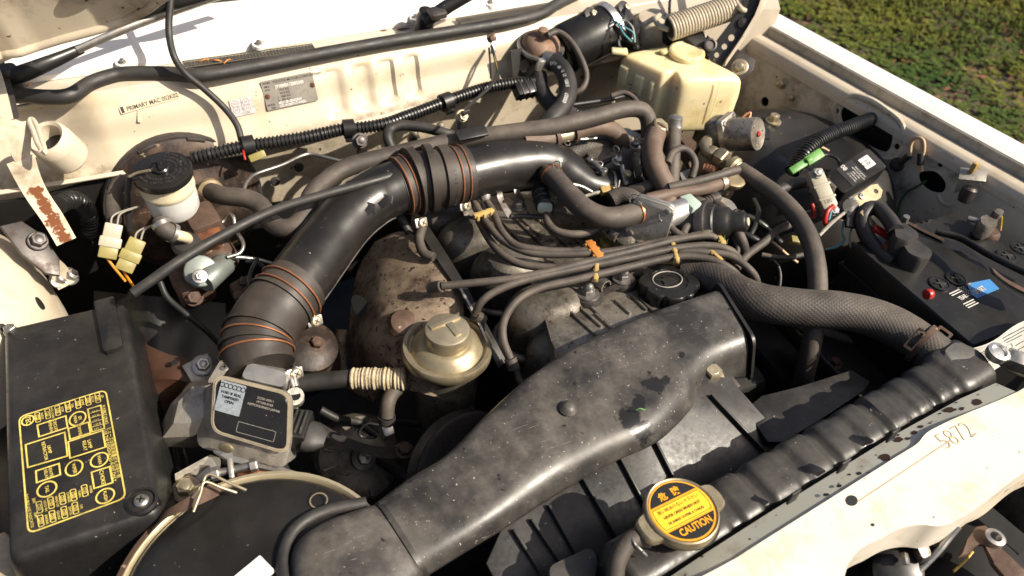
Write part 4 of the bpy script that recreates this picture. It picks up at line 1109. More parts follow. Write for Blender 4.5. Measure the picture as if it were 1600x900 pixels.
for s, x, y, sz in (('CIRCUIT\nOPENING', 225, 236, 0.0046), ('LAMP\nRETRACTOR', 192, 372, 0.0046), ('DIMMER', 376, 264, 0.0046), ('LAMP\nRELAY', 418, 342, 0.0050), ('HEATER\nRELAY', 200, 502, 0.0044), ('MAIN', 487, 427, 0.0048), ('WIPER', 345, 474, 0.0048), ('CHOKE', 503, 526, 0.0056), ('EFI\nMAIN', 364, 195, 0.0046), ('TAIL', 192, 592, 0.0046), ('FLASH', 520, 630, 0.0046), ('TEC', 85, 205, 0.007),
                   ('FUSIBLE LINKS', 518, 172, 0.0046), ('ヒューズは規定容量のものを使用', 566, 382, 0.0048), ('USE THE DESIGNATED FUSES ONLY', 545, 398, 0.0046), ('DOUBLE LINE INDICATES', 92, 712, 0.0038), ('30A', 118, 655, 0.004), ('30A', 128, 735, 0.004)):
    ftext(s, x, y, sz)
for k, s in enumerate(('0.5 R', '0.5 G', '0.3 L', '1.25 B', '0.85 Y')):
    ftext(s, 462 + 4 * k, 153 + 24 * k, 0.0030, 50, -16)
g.put('printed_diagram', 'ink_yellow', lid, smooth=0)

# ---- rusty brown inner bracket under the air flow meter
bb = thing('mounting_bracket', 'rusty brown pressed steel bracket between fuse box and flow meter', 'bracket')
brk = [(188, 505, .76), (215, 520, .79), (232, 540, .80), (262, 553, .80), (297, 562, .80), (300, 600, .79), (270, 625, .76), (262, 680, .72), (258, 760, .70), (225, 800, .66), (180, 700, .64), (170, 560, .68)]
c0 = P(240, 610, 0.765)
loops = [[P(*q) for q in brk]]
for s, dz in ((0.72, 0.012), (0.4, 0.018), (0.1, 0.02)): loops.append([c0.lerp(p, s) + V((0, 0, dz)) for p in loops[0]])
loops.insert(0, [p + V((0, 0, -0.03)) for p in loops[0]])
v, f = loft_geo(loops, True)
obj('pressing', v, f, 'brown_paint', bb)
bolt('stud', P(317, 571, 0.805), (0.1, -0.5, 0.8), 0.009, 'steel', bb, washer=0.014)
obj('tab', *tf(box((0.035, 0.03, 0.004), 0.0015), frame(P(313, 577, 0.797), (1, 0.3, 0), (0.1, -0.5, 0.8))), 'alu', bb)
obj('hole', *tf(poly2(circ(0.0045, 16)), frame(P(273, 566, 0.8095), (1, 0, 0), (0.0, -0.1, 1))), 'ink_black', bb)

# ---- air flow meter
af = thing('air_flow_meter', 'cast metal air flow meter with glossy black sealed lid', 'flow meter')
FN = V((-0.42, -0.62, 0.66)).normalized(); FO = P(394, 645, .862)
def fpx(x, y, up=0.0): return PP(x, y, FO + FN * up, FN)
c4 = [fpx(337, 586), fpx(455, 615), fpx(452, 708), fpx(332, 672)]
m, w, h = quadframe(c4, 0.0); mi = m.inverted()
def fl2(k, rad):      # lid outline scaled about its centre, in the lid's own plane
    return [(q_.x, q_.y) for q_ in round_loop([((mi @ c_) * k, rad) for c_ in c4], 5)]
lo1 = round_loop([(P(*q_), 0.014) for q_ in ((316, 602, .835), (455, 636, .835), (449, 733, .815), (306, 698, .81))], 5)
hi1 = [m @ V((a, b, -0.006)) for a, b in fl2(1.02, 0.014)]; hi2 = [m @ V((a, b, 0.0)) for a, b in fl2(1.0, 0.014)]
v, f = loft_geo([[p_ - FN * 0.03 for p_ in lo1], lo1, hi1, hi2], True)
obj('housing', v, f, 'alu', af)
obj('lid', *tf(prism(fl2(0.93, 0.010), 0.003, 0.0015), m @ Matrix.Translation((0, 0, 0.0005))), 'gloss_black', af)
g = G(); g.add(tf(stroke(fl2(0.965, 0.012), 0.0060, h=0.0022), m)); g.add(tf(stroke(fl2(0.965, 0.012), 0.002, h=0.003), m))
g.put('sealant_bead', 'bead', af)
sm_ = frame(fpx(360, 622, .0042), fpx(378, 627) - fpx(342, 617), FN)
stc = obj('hologram_sticker', *tf(prism(rrect(0.030, 0.036, 0.001), 0.0003), sm_), 'hologram', af)
g = G()
for k in range(6): g.add(tf(stroke(circ(0.0026, 10, -0.0125 + 0.005 * k, 0.013), 0.0007), sm_ @ Matrix.Translation((0, 0, 0.0006))))
for k, s in enumerate(('VOID IF SEAL', 'TAMPERED', 'OPEN')): g.add(text_geo(s, 0.0042, sm_ @ Matrix.Translation((0, 0.005 - 0.005 * k, 0.0006)), bold=0.01))
g.put('printing', 'ink_black', stc, smooth=0)
g = G()
for k, s in enumerate(('22250-43011', '197100-0150', 'NIPPONDENSO JAPAN')): g.add(text_geo(s, 0.0038, m @ Matrix.Translation((0.14 * w, (0.30 - 0.07 * k) * h, 0.0040))))
g.add(tf(stroke(rrect(0.045, 0.012, 0.001), 0.0005), m @ Matrix.Translation((0.12 * w, -0.28 * h, 0.0040))))
g.put('embossed_marks', 'ink_grey', af, smooth=0)
g = G()          # faceted side casting
fc = [[(266, 632, .825), (300, 596, .825), (330, 592, .83), (330, 665, .825), (300, 682, .81), (254, 684, .80)], [(250, 668, .79), (290, 602, .78), (335, 600, .78), (335, 690, .78), (300, 700, .77), (248, 697, .77)]]
v, f = loft_geo([[P(*q) for q in fc[1]], [P(*q) for q in fc[0]], [P(*q).lerp(P(308, 634, 0.838), 0.35) + V((0, 0, 0.006)) for q in fc[0]]], True)
obj('side_casting', v, f, 'alu', af, smooth=20)
v, f = loft_geo([round_loop([(P(*q), 0.008) for q in ((318, 596, .80), (350, 562, .80), (368, 572, .80), (340, 600, .80))]), round_loop([(P(*q), 0.008) for q in ((322, 600, .858), (346, 560, .858), (364, 566, .858), (342, 596, .858))])], True)
obj('mounting_ear', v, f, 'alu', af)
bolt('ear_screw', P(351, 573, 0.859), (0, 0, 1), 0.006, 'steel', af, phillips=True, h=0.003)
v, f = loft_geo([round_loop([(P(*q), 0.01) for q in ((372, 600, .80), (385, 560, .82), (458, 580, .82), (450, 620, .80))]), round_loop([(P(*q), 0.008) for q in ((376, 590, .855), (388, 566, .862), (448, 582, .862), (445, 606, .855))])], True)
obj('outlet_casting', v, f, 'alu_clean', af)
tube('screw_tube', [P(462, 624, .82), P(461, 619, .858)], 0.0105, 'alu', af, n=20)
obj('tube_bore', *tf(poly2(circ(0.0065, 18)), frame(P(461, 619, .8592), (1, 0, 0), (0, 0, 1))), 'ink_black', af)
obj('cork_plug', *tf(prism(circ(0.009, 16, ry=0.006), 0.003, 0.001), frame(P(354, 699, .832), P(380, 707, .83) - P(354, 699, .83), V((-0.5, -0.75, 0.35)))), 'brass', af)
pc = thing('plug_connector', 'black wiring plug on the right of the flow meter', 'connector')
obj('plug_body', *tf(box((0.030, 0.042, 0.030), 0.003), frame(P(465, 672, .825), (0.85, -0.5, 0), (0, 0, 1))), 'plastic_dark', pc)
obj('plug_boot', *tf(loft_geo([[V((0.012 * math.cos(t) * s + 0, 0.02 * math.sin(t) * s, z)) for t in [2 * math.pi * k / 16 for k in range(16)]] for s, z in ((1.0, 0.0), (1.05, 0.008), (0.85, 0.016), (0.5, 0.024))]), frame(P(477, 680, .825), (0, 0, 1), (0.8, -0.5, -0.2))), 'rubber_black', pc)
for k in range(4): obj('rib', *tf(box((0.003, 0.034, 0.006), 0.001, c=(-0.009 + 0.006 * k, 0, 0.015)), frame(P(465, 672, .825), (0.85, -0.5, 0), (0, 0, 1))), 'plastic', pc)

# bracket between flow meter and air cleaner
lb = thing('meter_bracket', 'bare metal bracket with bolt below the flow meter', 'bracket')
v, f = loft_geo([[P(*q) for q in ((275, 745, .80), (330, 715, .80), (345, 720, .80), (345, 740, .79), (300, 765, .78), (278, 790, .77))], [P(*q) + V((0, 0, 0.006)) for q in ((275, 745, .80), (330, 715, .80), (345, 720, .80), (345, 740, .79), (300, 765, .78), (278, 790, .77))]], True)
obj('plate', v, f, 'alu', lb, smooth=20)
v, f = loft_geo([[P(*q) for q in ((334, 708, .81), (372, 712, .81), (466, 742, .80), (462, 748, .80), (360, 725, .80))], [P(*q) + V((0, 0, 0.006)) for q in ((334, 708, .81), (372, 712, .81), (466, 742, .80), (462, 748, .80), (360, 725, .80))]], True)
obj('foot', v, f, 'alu_clean', lb, smooth=20)
bolt('bolt', P(291, 766, .795), (0, -0.15, 1), 0.0105, 'zinc', lb, washer=0.016)
tube('clamp_screw', T_([(334, 740, .83), (360, 735, .83), (392, 727, .832)]), 0.0045, 'steel', lb, n=10)
for (x, y) in ((334, 741), (394, 727)): bolt('nut', P(x, y, .832), P(394, 727, .832) - P(334, 741, .83), 0.008, 'steel', lb, h=0.008)
obj('clamp_lug', *tf(box((0.006, 0.024, 0.012), 0.002), frame(P(361, 733, .832), P(394, 727, .832) - P(334, 741, .83), (0, -0.3, 1))), 'alu', lb)

# ---- air cleaner
ac = thing('air_cleaner', 'round black air cleaner with brass rim at the bottom left', 'air cleaner')
m = frame(V((-0.0208, 0.409, 0.0)), (1, 0, 0), (0, 0, 1))
obj('lid', *tf(lathe([(0.1305, 0.8310), (0.1285, 0.8390), (0.1230, 0.8440), (0.1000, 0.8500), (0.0600, 0.8540), (0.0, 0.8550)], 64), m), 'plastic_dark', ac)
obj('rim', *tf(lathe([(0.1312, 0.8170), (0.1383, 0.8230), (0.1392, 0.8350), (0.1375, 0.8405), (0.1335, 0.8415), (0.1308, 0.8385), (0.1300, 0.8300)], 64), m), 'rim_brass', ac)
obj('bowl', *tf(lathe([(0.0944, 0.7050), (0.1284, 0.7250), (0.1303, 0.8200)], 64), m), 'plastic_dark', ac)
v, f = lathe([(0.1340, 0.8425), (0.1395, 0.8420), (0.1415, 0.8330), (0.1415, 0.8130), (0.1397, 0.8130)], 40, R(98), R(185))
obj('rusty_band', *tf((v, f), m), 'rust_metal', ac)
clip = [(240, 822, .8450), (255, 806, .8570), (285, 790, .8600), (320, 772, .8570), (345, 768, .8450)]
strap('clip', [(P(*q), w_) for q, w_ in zip(clip, (0.018, 0.013, 0.018, 0.026, 0.010))], 0.003, 'rust_metal', ac, (0.55, 0.8, 0))
for a0, b0 in (((300, 778, .8600), (385, 766, .8570)), ((302, 800, .8650), (370, 770, .8570))):
    a, b = P(*a0), P(*b0); mid = (a + b) / 2 + V((-0.005, 0.02, 0.012)); tube('wire_bail', [a, a.lerp(mid, .6), mid, mid.lerp(b, .5), b], 0.0016, 'zinc', ac, n=8)
obj('inlet_rubber', *tf(lathe([(0.035, -0.05), (0.036, 0.0), (0.036, 0.05)], 24), frame(P(405, 745, .755), (0, 0, 1), P(430, 800, .735) - P(395, 730, .785))), 'rubber_black', ac)
g = G()
for (x, y) in ((388, 738), (400, 744)):
    pass
for dz in (0.0, 0.010): g.add(tf(tube_geo([P(372, 742 + dz * 700, .815), P(395, 737 + dz * 700, .822), P(425, 742 + dz * 700, .818), P(445, 752 + dz * 600, .81)], 0.002, 8)[:2], Matrix.Identity(4)))
g.put('band_wire', 'copper', ac)
for (x, y, r_) in ((498, 782, 0.009),): obj('stain_ring', *tf(stroke(circ(r_, 24), 0.0016), frame(P(x, y, .8520), (1, 0, 0), (0, 0, 1))), 'ring_amber', ac)
obj('paper_label', *tf(prism(rrect(0.05, 0.025, 0.001), 0.0004), frame(P(385, 908, .8562), (1, 0.45, 0), (0, 0, 1))), 'label_white', ac)

# ---- intake: boot, pipe, bellows, pipe, throttle bend
it = thing('intake_pipe', 'glossy black intake pipe with rubber boot and ribbed bellows arching over engine', 'intake pipe')
def pathr(lst): return [(*P(x, y, z), r) for x, y, z, r in lst]
lower = pathr([(408, 576, .838, .042), (402, 552, .846, .0435), (404, 528, .853, .044), (418, 500, .858, .0445), (436, 478, .862, .0445), (455, 456, .866, .0440), (466, 444, .868, .0430)])
tube('rubber_boot', lower, 0.044, 'boot', it, n=36, step=0.006)
mid_ = pathr([(446, 468, .864, .0395), (470, 437, .869, .0405), (500, 396, .876, .0405), (540, 345, .887, .0400), (580, 312, .896, .0395), (618, 293, .903, .0395), (650, 283, .906, .0385)])
tube('long_pipe', mid_, 0.0395, 'pipe_black', it, n=40, step=0.008)
def along(pts4, s):
    q = catmull(pts4, 0.004); d = 0
    ln = [0]
    for a, b in zip(q, q[1:]): ln.append(ln[-1] + math.dist(a[:3], b[:3]))
    t = s * ln[-1]
    for i in range(len(q) - 1):
        if ln[i + 1] >= t: return V(q[i][:3]), (V(q[min(i + 2, len(q) - 1)][:3]) - V(q[max(i - 1, 0)][:3])).normalized(), q[i][3]
    return V(q[-1][:3]), (V(q[-1][:3]) - V(q[-3][:3])).normalized(), q[-1][3]
bel = [(*P(622, 292, .903), .0395), (*P(650, 283, .905), .0395), (*P(690, 277, .906), .0395), (*P(732, 270, .905), .0395)]
q = catmull(bel, 0.0012); fr = path_frames(q); tot = len(fr); vs, fs = [], []
for i, (p_, t_, a_, b_) in enumerate(fr):
    u = i / (tot - 1)
    if u < 0.20 or u > 0.74: rr = 0.0432
    else:
        ph = ((u - 0.20) / 0.54 * 2.5) % 1.0
        rr = 0.0525 if ph < 0.42 else 0.0435
    if u < 0.015 or u > 0.985: rr = 0.0405
    if 0.60 < u <= 0.74: rr = 0.0475
    for k in range(40):
        an = 2 * math.pi * k / 40; vs.append(p_ + (a_ * math.cos(an) + b_ * math.sin(an)) * rr)
for i in range(tot - 1):
    for k in range(40): fs.append((i * 40 + k, i * 40 + (k + 1) % 40, (i + 1) * 40 + (k + 1) % 40, (i + 1) * 40 + k))
bl = obj('bellows', vs, fs, 'boot', it, smooth=35)
def bands(src, ss, r_, nm='wire_clamp', screw=None):
    gg = G()
    for s in ss:
        p_, t_, r0 = along(src, s); gg.add(ringwire(p_, t_, r_, 0.0013, 40, 6))
    o = gg.put(nm, 'copper', it)
    if screw:
        p = P(*screw); n = V((0.3, -0.75, 0.5))
        obj('clamp_block', *tf(box((0.022, 0.014, 0.010), 0.0015), frame(p, (1, 0.2, -0.2), n)), 'steel', it)
        bolt('clamp_screw', p + n.normalized() * 0.006, n, 0.0075, 'zinc', it, phillips=True)
bands(bel, (0.06, 0.15), 0.0442, screw=(656, 348, .865))
bands(bel, (0.80, 0.92), 0.0442, screw=(725, 322, .865))
bands(lower, (0.80, 0.89), 0.0462, screw=(490, 501, .845))
bands(lower, (0.16, 0.30), 0.0455, screw=(459, 583, .835))
tube('clamp_tail', T_([(462, 575, .838), (459, 590, .835), (462, 605, .83)]), 0.005, 'steel', it)
for s_, r_ in ((0.22, 0.0458), (0.36, 0.0462), (0.74, 0.0465)):
    p_, t_, r0 = along(lower, s_); clampring('boot_ridge', p_, t_, r_ - 0.001, 0.004, 'boot', it, 40, 0.0022)
upper = pathr([(725, 272, .905, .040), (760, 264, .903, .0405), (800, 257, .899, .0405), (835, 254, .893, .040), (865, 260, .884, .038), (890, 275, .874, .0345), (915, 289, .864, .031), (945, 296, .856, .029), (962, 299, .852, .029)])
tube('throttle_pipe', upper, 0.04, 'pipe_black', it, n=40, step=0.008)
g = G()
for dy in (0, 5):
    g.add(tube_geo([P(x, y - dy, z) for x, y, z in ((722, 247, .942), (770, 235, .940), (810, 225, .935))], 0.0022, 8)[:2])
g.put('moulded_rib', 'pipe_black', it)
# moulded arrow on the long pipe, seam flash along its edges
p = P(602, 315, .93); mm = frame(p + (EYE - p).normalized() * 0.006, P(612, 306, .918) - P(592, 322, .918), (EYE - p).normalized())
obj('moulded_arrow', *tf(prism([(-0.010, -0.005), (0.004, -0.005), (0.004, -0.010), (0.014, 0.0), (0.004, 0.010), (0.004, 0.005), (-0.010, 0.005)], 0.0035, 0.001), mm), 'pipe_black', it)
for sg in (1, -1):
    pts = []
    for k in range(16):
        p_, t_, r0 = along(mid_, 0.12 + 0.70 * k / 15)
        vd = (EYE - p_).normalized(); sd = t_.cross(vd).normalized(); pts.append(p_ + sd * sg * (r0 + 0.0008) - vd * 0.002)
    tube('mould_seam', pts, 0.0014, 'boot', it, n=6)
g = G()
p_, t_, r0 = along(bel, 0.69); vd = (EYE - p_).normalized(); vd = (vd - t_ * vd.dot(t_)).normalized(); sd = t_.cross(vd)
for i, ch in enumerate('17881-43050'):
    an = R(-8 + 7.5 * i); n_ = vd * math.cos(an) - sd * math.sin(an) if sd.z > 0 else vd * math.cos(an) + sd * math.sin(an)
    g.add(text_geo(ch, 0.0062, frame(p_ + n_ * 0.0477, -t_.cross(n_) if (t_.cross(n_)).z > 0 else t_.cross(n_), n_), bold=0.01))
g.put('moulded_number', 'rubber_black', bl, smooth=0)
tc = thing('hose_clamp', 'wide worm drive clamp where intake pipe meets throttle body', 'clamp')
p_, t_, r0 = along(upper, 0.97)
for d in (-0.004, 0.010): clampring('band', p_ + t_ * d, t_, 0.0315, 0.004, 'steel', tc, 32, 0.002)
tube('screw', T_([(922, 250, .90), (935, 260, .90), (946, 270, .895)]), 0.0045, 'steel', tc, n=10)
bolt('screw_head', P(923, 250, .901), P(923, 250, .9) - P(946, 270, .895), 0.0075, 'steel', tc); bolt('nut', P(944, 268, .897), P(923, 250, .9) - P(946, 270, .895), 0.007, 'steel', tc)
tube('bail', T_([(926, 262, .893), (928, 253, .90), (941, 254, .90), (938, 262, .895), (926, 262, .893)]), 0.0016, 'steel', tc, n=6)

# ---- harness conduit along the firewall, its clamps
hc = thing('harness_conduit', 'long black corrugated wiring conduit along the lower firewall', 'conduit')
con = [(300, 247, .885), (330, 240, .89), (385, 228, .893), (430, 222, .895), (480, 214, .896), (530, 203, .897), (560, 200, .897), (600, 194, .898), (640, 180, .90), (680, 165, .903), (720, 150, .906), (765, 136, .908), (810, 129, .908), (850, 128, .905)]
tube('sleeve', T_(con), 0.0105, 'corrugated', hc, n=16, corr=(0.0062, 0.0022), smooth=30)
for (x, y, z, a_, b_) in ((388, 227, .893, (370, 231, .893), (410, 224, .893)), (545, 201, .897, (530, 203, .897), (560, 200, .897)), (697, 159, .904, (680, 165, .903), (720, 150, .906))):
    p = P(x, y, z); t_ = P(*b_) - P(*a_)
    clampring('band', p, t_, 0.0125, 0.018, 'plastic_dark', hc, 28, 0.003)
    obj('foot', *tf(box((0.016, 0.020, 0.022), 0.002, c=(0, -0.012, -0.008)), frame(p, t_, (EYE - p).normalized())), 'plastic_dark', hc)
nw = thing('wire_plug', 'small yellowed plug with red wire hanging from the conduit', 'connector')
obj('plug_shell', *tf(box((0.026, 0.012, 0.012), 0.002), frame(P(402, 244, .885), P(420, 238, .885) - P(395, 248, .885), (EYE - P(402, 244, .885)))), 'nylon_yellow', nw)
tube('red_wire', T_([(380, 230, .895), (381, 240, .892), (383, 250, .886)]), 0.0018, 'red_plastic', nw, n=6)
# rod-like hose crossing in front of the booster
tube('vacuum_hose', T_([(208, 458, .90), (240, 436, .91), (280, 408, .92), (340, 372, .925), (420, 332, .93), (500, 306, .935), (580, 284, .935), (650, 264, .93)]), 0.0066, 'rubber_black', None, label='thin straight black hose running past the booster towards the bellows', cat='hose')
for (x, y) in ((213, 453), (283, 407)): pass
tube('booster_hose', T_([(330, 300, .87), (350, 306, .885), (385, 310, .89), (408, 322, .885), (422, 345, .88), (440, 357, .88), (462, 352, .885), (478, 330, .89), (486, 306, .90), (505, 286, .91), (545, 261, .92), (620, 241, .925), (690, 225, .93), (740, 215, .935), (800, 207, .94), (870, 197, .945), (930, 183, .95), (975, 171, .95), (1002, 172, .945), (1013, 188, .93), (1014, 215, .905)]), 0.0138, 'rubber', None, n=18, step=0.006, label='long dusty rubber hose from booster sweeping across to the engine', cat='hose')
tube('speedometer_cable', T_([(250, 440, .84), (262, 465, .82), (290, 490, .79), (320, 515, .76), (345, 540, .72)]), 0.004, 'wire_black', None, label='thin black cable dropping below the master cylinder', cat='cable')

# ================================================================ things: engine
obj('shade_sheet', *thick(sheet_geo(lambda u, v: (lambda q: q + V((0, -0.006, 0)))(low_pt(-0.36 + 1.50 * u, (lambda s0: s0 + (1 - s0) * v)(0.42 + 0.04 * math.sin(u * 17) - 0.32 * sstep(0.285, 0.235, u) - 0.12 * sstep(0.7, 0.8, u)))), 60, 8), 0.004), 'grime_shade', car)  # black sheet over the lower firewall, standing in for the shade there
VO, VN = V((0.5, 0.7, 0.822)), V((0, 0.117, 1)).normalized()
def PV(px, py, up=0.0): return PP(px, py, VO + VN * up, VN)
VM = frame(VO, (1, 0, 0), VN); VMI = VM.inverted()
def v2(px, py, up=0.0): q = VMI @ PV(px, py, up); return (q.x, q.y)
eb = thing('engine_block', 'dark oily engine block in shadow below the valve cover', 'engine')
obj('block', *box((0.36, 0.50, 0.34), 0.02, c=(0.56, 0.745, 0.56)), 'grime_shade', eb)
obj('accessory_housing', *box((0.20, 0.16, 0.2), 0.03, c=(0.30, 0.56, 0.50)), 'grime_shade', eb)
obj('manifold', *box((0.16, 0.34, 0.07), 0.025, c=(0.73, 0.88, 0.775)), 'grime_shade', eb)
vc = thing('valve_cover', 'ribbed cast aluminium valve cover with rounded lobes, stained with oil', 'valve cover')
pl = [v2(*q) for q in ((738, 312), (905, 296), (965, 372), (1060, 392), (1125, 420), (1110, 500), (1000, 575), (890, 590), (852, 500), (822, 425), (786, 372))]
sm = []
for i in range(len(pl)):
    a, b, c, d = (V((*pl[(i + k) % len(pl)], 0)) for k in (-1, 0, 1, 2))
    for k in range(3):
        t = k / 3; q = 0.5 * (2 * b + (c - a) * t + (2 * a - 5 * b + 4 * c - d) * t * t + (3 * b - a - 3 * c + d) * t ** 3); sm.append((q.x, q.y))
top = obj('top_plate', *tf(prism(sm, 0.05, 0.008, 3, -0.05), VM), 'cast', vc)
for a, b in (((783, 350), (831, 394)), ((824, 330), (845, 348)), ((845, 346), (903, 402)), ((903, 375), (935, 402)), ((812, 340), (838, 365)), ((850, 453), (928, 522)), ((890, 450), (955, 510)), ((985, 462), (1010, 486)), ((872, 452), (940, 512)), ((760, 330), (783, 350)), ((880, 440), (905, 462)), ((905, 500), (962, 552)), ((930, 492), (985, 540)), ((1000, 470), (1040, 505)), ((868, 345), (925, 398)), ((800, 338), (860, 396)), ((960, 470), (985, 492))):
    p0, p1 = PV(*a), PV(*b)
    obj('rib', *tf(box(((p1 - p0).length, 0.0042, 0.0055), 0.0015, c=((p1 - p0).length / 2, 0, 0.0015)), frame(p0, p1 - p0, VN)), 'cast', vc)
for i, (x, y, z, s) in enumerate(((697, 356, .770, 1.0), (741, 391, .775, 1.05), (796, 436, .780, 1.05), (853, 503, .785, 1.1), (886, 560, .762, 1.05))):
    p = P(x, y, z); v, f = lathe([(0.0, -1.0)] + [(math.cos(R(a)) ** 0.62, math.copysign(abs(math.sin(R(a))) ** 0.75, a)) for a in range(-75, 80, 15)] + [(0, 1.0)], 28)
    M_ = Matrix.Rotation(R(-14), 4, 'Z')
    obj('lobe', [p + M_ @ V((q.x * 0.060 * s, q.y * 0.041 * s, q.z * 0.052 * s)) for q in v], f, 'cast_dark', vc, smooth=60)
    g = G(); ar = []
    for k in range(15):
        a = R(105 + 150 * k / 14); ar.append(p + M_ @ V((0.066 * s * math.cos(a), 0.046 * s * math.sin(a), -0.028)))
    tube('flange_edge', ar, 0.0065, 'cast', vc, n=8)
    obj('flange', [p + V((0, 0, -0.03))] + [q + V((0, 0, 0.0)) for q in ar], [(0, k, k + 1) for k in range(1, 15)], 'cast', vc)
bs = PV(858, 381, 0.001)
obj('boss', *tf(lathe([(0.013, -0.004), (0.013, 0.004), (0.0105, 0.006), (0.0065, 0.006), (0.006, 0.001), (0, 0.001)], 24), frame(bs, (1, 0, 0), VN)), 'cast', vc)
for (x, y, s) in ((828, 352, .006), (836, 359, .007), (846, 369, .006), (866, 391, .005), (822, 357, .005), (841, 366, .004), (871, 388, .004)):
    p = PV(x, y); obj('casting_mark', *tf(box((s * 2, s, 0.006), 0.0012), frame(p, V((0.8, -0.6 + s * 40, 0)), VN)), 'cast', vc)
for (x, y) in ((918, 468), (973, 444)):
    p = PV(x, y, 0.0)
    obj('washer', *tf(lathe([(0.021, -0.002), (0.022, 0.004), (0.020, 0.008), (0.010, 0.009)], 28), frame(p, (1, 0, 0), VN)), 'rubber_black', vc)
    obj('metal_washer', *tf(lathe([(0.0165, 0.008), (0.0165, 0.0115), (0.008, 0.012)], 28), frame(p, (1, 0, 0), VN)), 'steel', vc)
    bolt('cap_nut', p + VN * 0.0115, VN, 0.0095, 'steel', vc, h=0.010, dome=True)
strap('link_plate', [(PV(925, 462, 0.008), 0.012), (PV(945, 456, 0.008), 0.012), (PV(966, 447, 0.008), 0.012)], 0.004, 'dark_steel', vc, (0.2, 1, 0))
obj('clip_bracket', *tf(lathe([(0.008, -0.012), (0.010, -0.012), (0.010, 0.012), (0.008, 0.012)], 20, R(-20), R(200)), frame(PV(938, 442, 0.014), (1, 0, 0.2), (0.25, -0.9, 0.1))), 'steel', vc)
obj('side_lug', *tf(box((0.045, 0.014, 0.012), 0.004), frame(PV(985, 428, 0.004), (0.75, -0.5, 0), VN)), 'cast', vc)
oc = thing('oil_filler_cap', 'black scalloped oil filler cap with oil can emblem on valve cover', 'oil cap')
p = PV(1046, 440, 0.020); m = frame(p, V((1, 0.06, 0)), VN)
n_ = 96; ro = [0.0440 - 0.0042 * max(0, math.cos(8 * 2 * math.pi * k / n_ + 0.5)) ** 3 for k in range(n_)]
secs = [[m @ V((r_ * s * math.cos(2 * math.pi * k / n_), r_ * s * math.sin(2 * math.pi * k / n_), z)) for k, r_ in enumerate(ro)] for s, z in ((0.98, -0.022), (1.0, -0.003), (0.985, 0.0005), (0.95, 0.002), (0.62, 0.003), (0.60, 0.0015))]
v, f = loft_geo(secs, True); obj('grip', v, f, 'plastic_dark', oc)
g = G(); em = m @ Matrix.Translation((-0.002, 0.003, 0.0022))
g.add(tf(tube_geo([(*q, 0.0006) for q in circ(0.0225, 36, ry=0.0185)] + [(*circ(0.0225, 36, ry=0.0185)[0], 0.0006)], 0.001, 6, 0.003)[:2], em))
g.put('emblem_ring', 'ink_grey', oc)
g = G()          # oil can: body, spout, handle
g.add(tf(prism([(-0.009, -0.006), (0.009, -0.006), (0.011, -0.001), (0.008, 0.004), (-0.009, 0.004)], 0.0012), em))
g.add(tf(prism([(-0.009, 0.003), (-0.009, 0.0005), (-0.016, 0.005), (-0.0155, 0.0065)], 0.0012), em))
g.add(tf(prism([(-0.003, 0.004), (0.003, 0.004), (0.003, 0.007), (-0.003, 0.007)], 0.0012), em))
g.add(tf(stroke(circ(0.004, 14, 0.012, 0.002), 0.0014, h=0.0012), em)); g.add(tf(prism([(-0.012, -0.009), (0.012, -0.009), (0.012, -0.0075), (-0.012, -0.0075)], 0.0012), em))
g.put('oil_can_emblem', 'plastic', oc)

# ---- spark plug leads with their separators
WR = 0.0058
leads = [
    ([(690, 447, .845), (730, 443, .85), (790, 437, .857), (850, 426, .862), (930, 406, .868), (1000, 389, .872), (1060, 374, .876), (1105, 368, .878), (1121, 374, .872)], 'front spark plug lead, uppermost of the three crossing the valve cover'),
    ([(742, 492, .82), (752, 472, .84), (775, 455, .85), (820, 438, .857), (900, 420, .862), (980, 404, .867), (1050, 389, .872), (1105, 384, .875), (1140, 391, .872), (1158, 408, .85)], 'spark plug lead in the middle of the three crossing the valve cover'),
    ([(797, 560, .80), (786, 530, .82), (788, 500, .835), (808, 470, .85), (845, 450, .857), (900, 437, .862), (980, 418, .866), (1050, 402, .870), (1100, 403, .872), (1138, 418, .868), (1158, 440, .85), (1160, 462, .82)], 'lowest spark plug lead crossing the valve cover in front'),
    ([(735, 306, .86), (757, 343, .862), (785, 375, .862), (830, 395, .862), (900, 397, .866), (960, 392, .870), (1030, 378, .874), (1070, 372, .876)], 'rear spark plug lead bending forward from under the bellows'),
    ([(752, 303, .865), (770, 330, .866), (783, 360, .866), (805, 382, .866), (840, 390, .866), (890, 393, .866), (935, 390, .867)], 'spark plug lead nearest the yellow separator behind the valve cover'),
    ([(748, 345, .845), (765, 375, .85), (785, 398, .853), (815, 413, .855), (860, 418, .857), (900, 416, .86)], 'dark spark plug lead curving over the cover lobes'),
    ([(1060, 392, .868), (1100, 394, .870), (1140, 400, .870), (1170, 420, .862), (1183, 442, .84), (1180, 470, .80)], 'spark plug lead looping down beside the radiator hose'),
]
for lst, lab in leads: tube('spark_plug_lead', T_(lst), WR, 'rubber', None, n=12, step=0.005, label=lab, cat='spark plug lead', group='spark plug leads over the valve cover')
def separator(px0, py0, px1, py1, z, mat, lab, w=0.007, knobs=3):
    s = thing('lead_separator', lab, 'separator', 'separators on the spark plug leads')
    a, b = P(px0, py0, z), P(px1, py1, z); L_ = (b - a).length; m = frame(a, b - a, (0, 0, 1))
    obj('bar', *tf(box((L_, w, 0.006), 0.0015, c=(L_ / 2, 0, 0)), m), mat, s)
    for k in range(knobs):
        obj('clasp', *tf(box((0.005, w * 1.5, 0.010), 0.0015, c=(L_ * (k + 0.5) / knobs, 0, -0.003)), m), mat, s)
separator(740, 338, 771, 328, .872, 'clip_yellow', 'tan lead separator under the bellows clamp', 0.008)
separator(919, 377, 938, 403, .872, 'clip_orange', 'bright orange lead separator standing on the leads', 0.012)
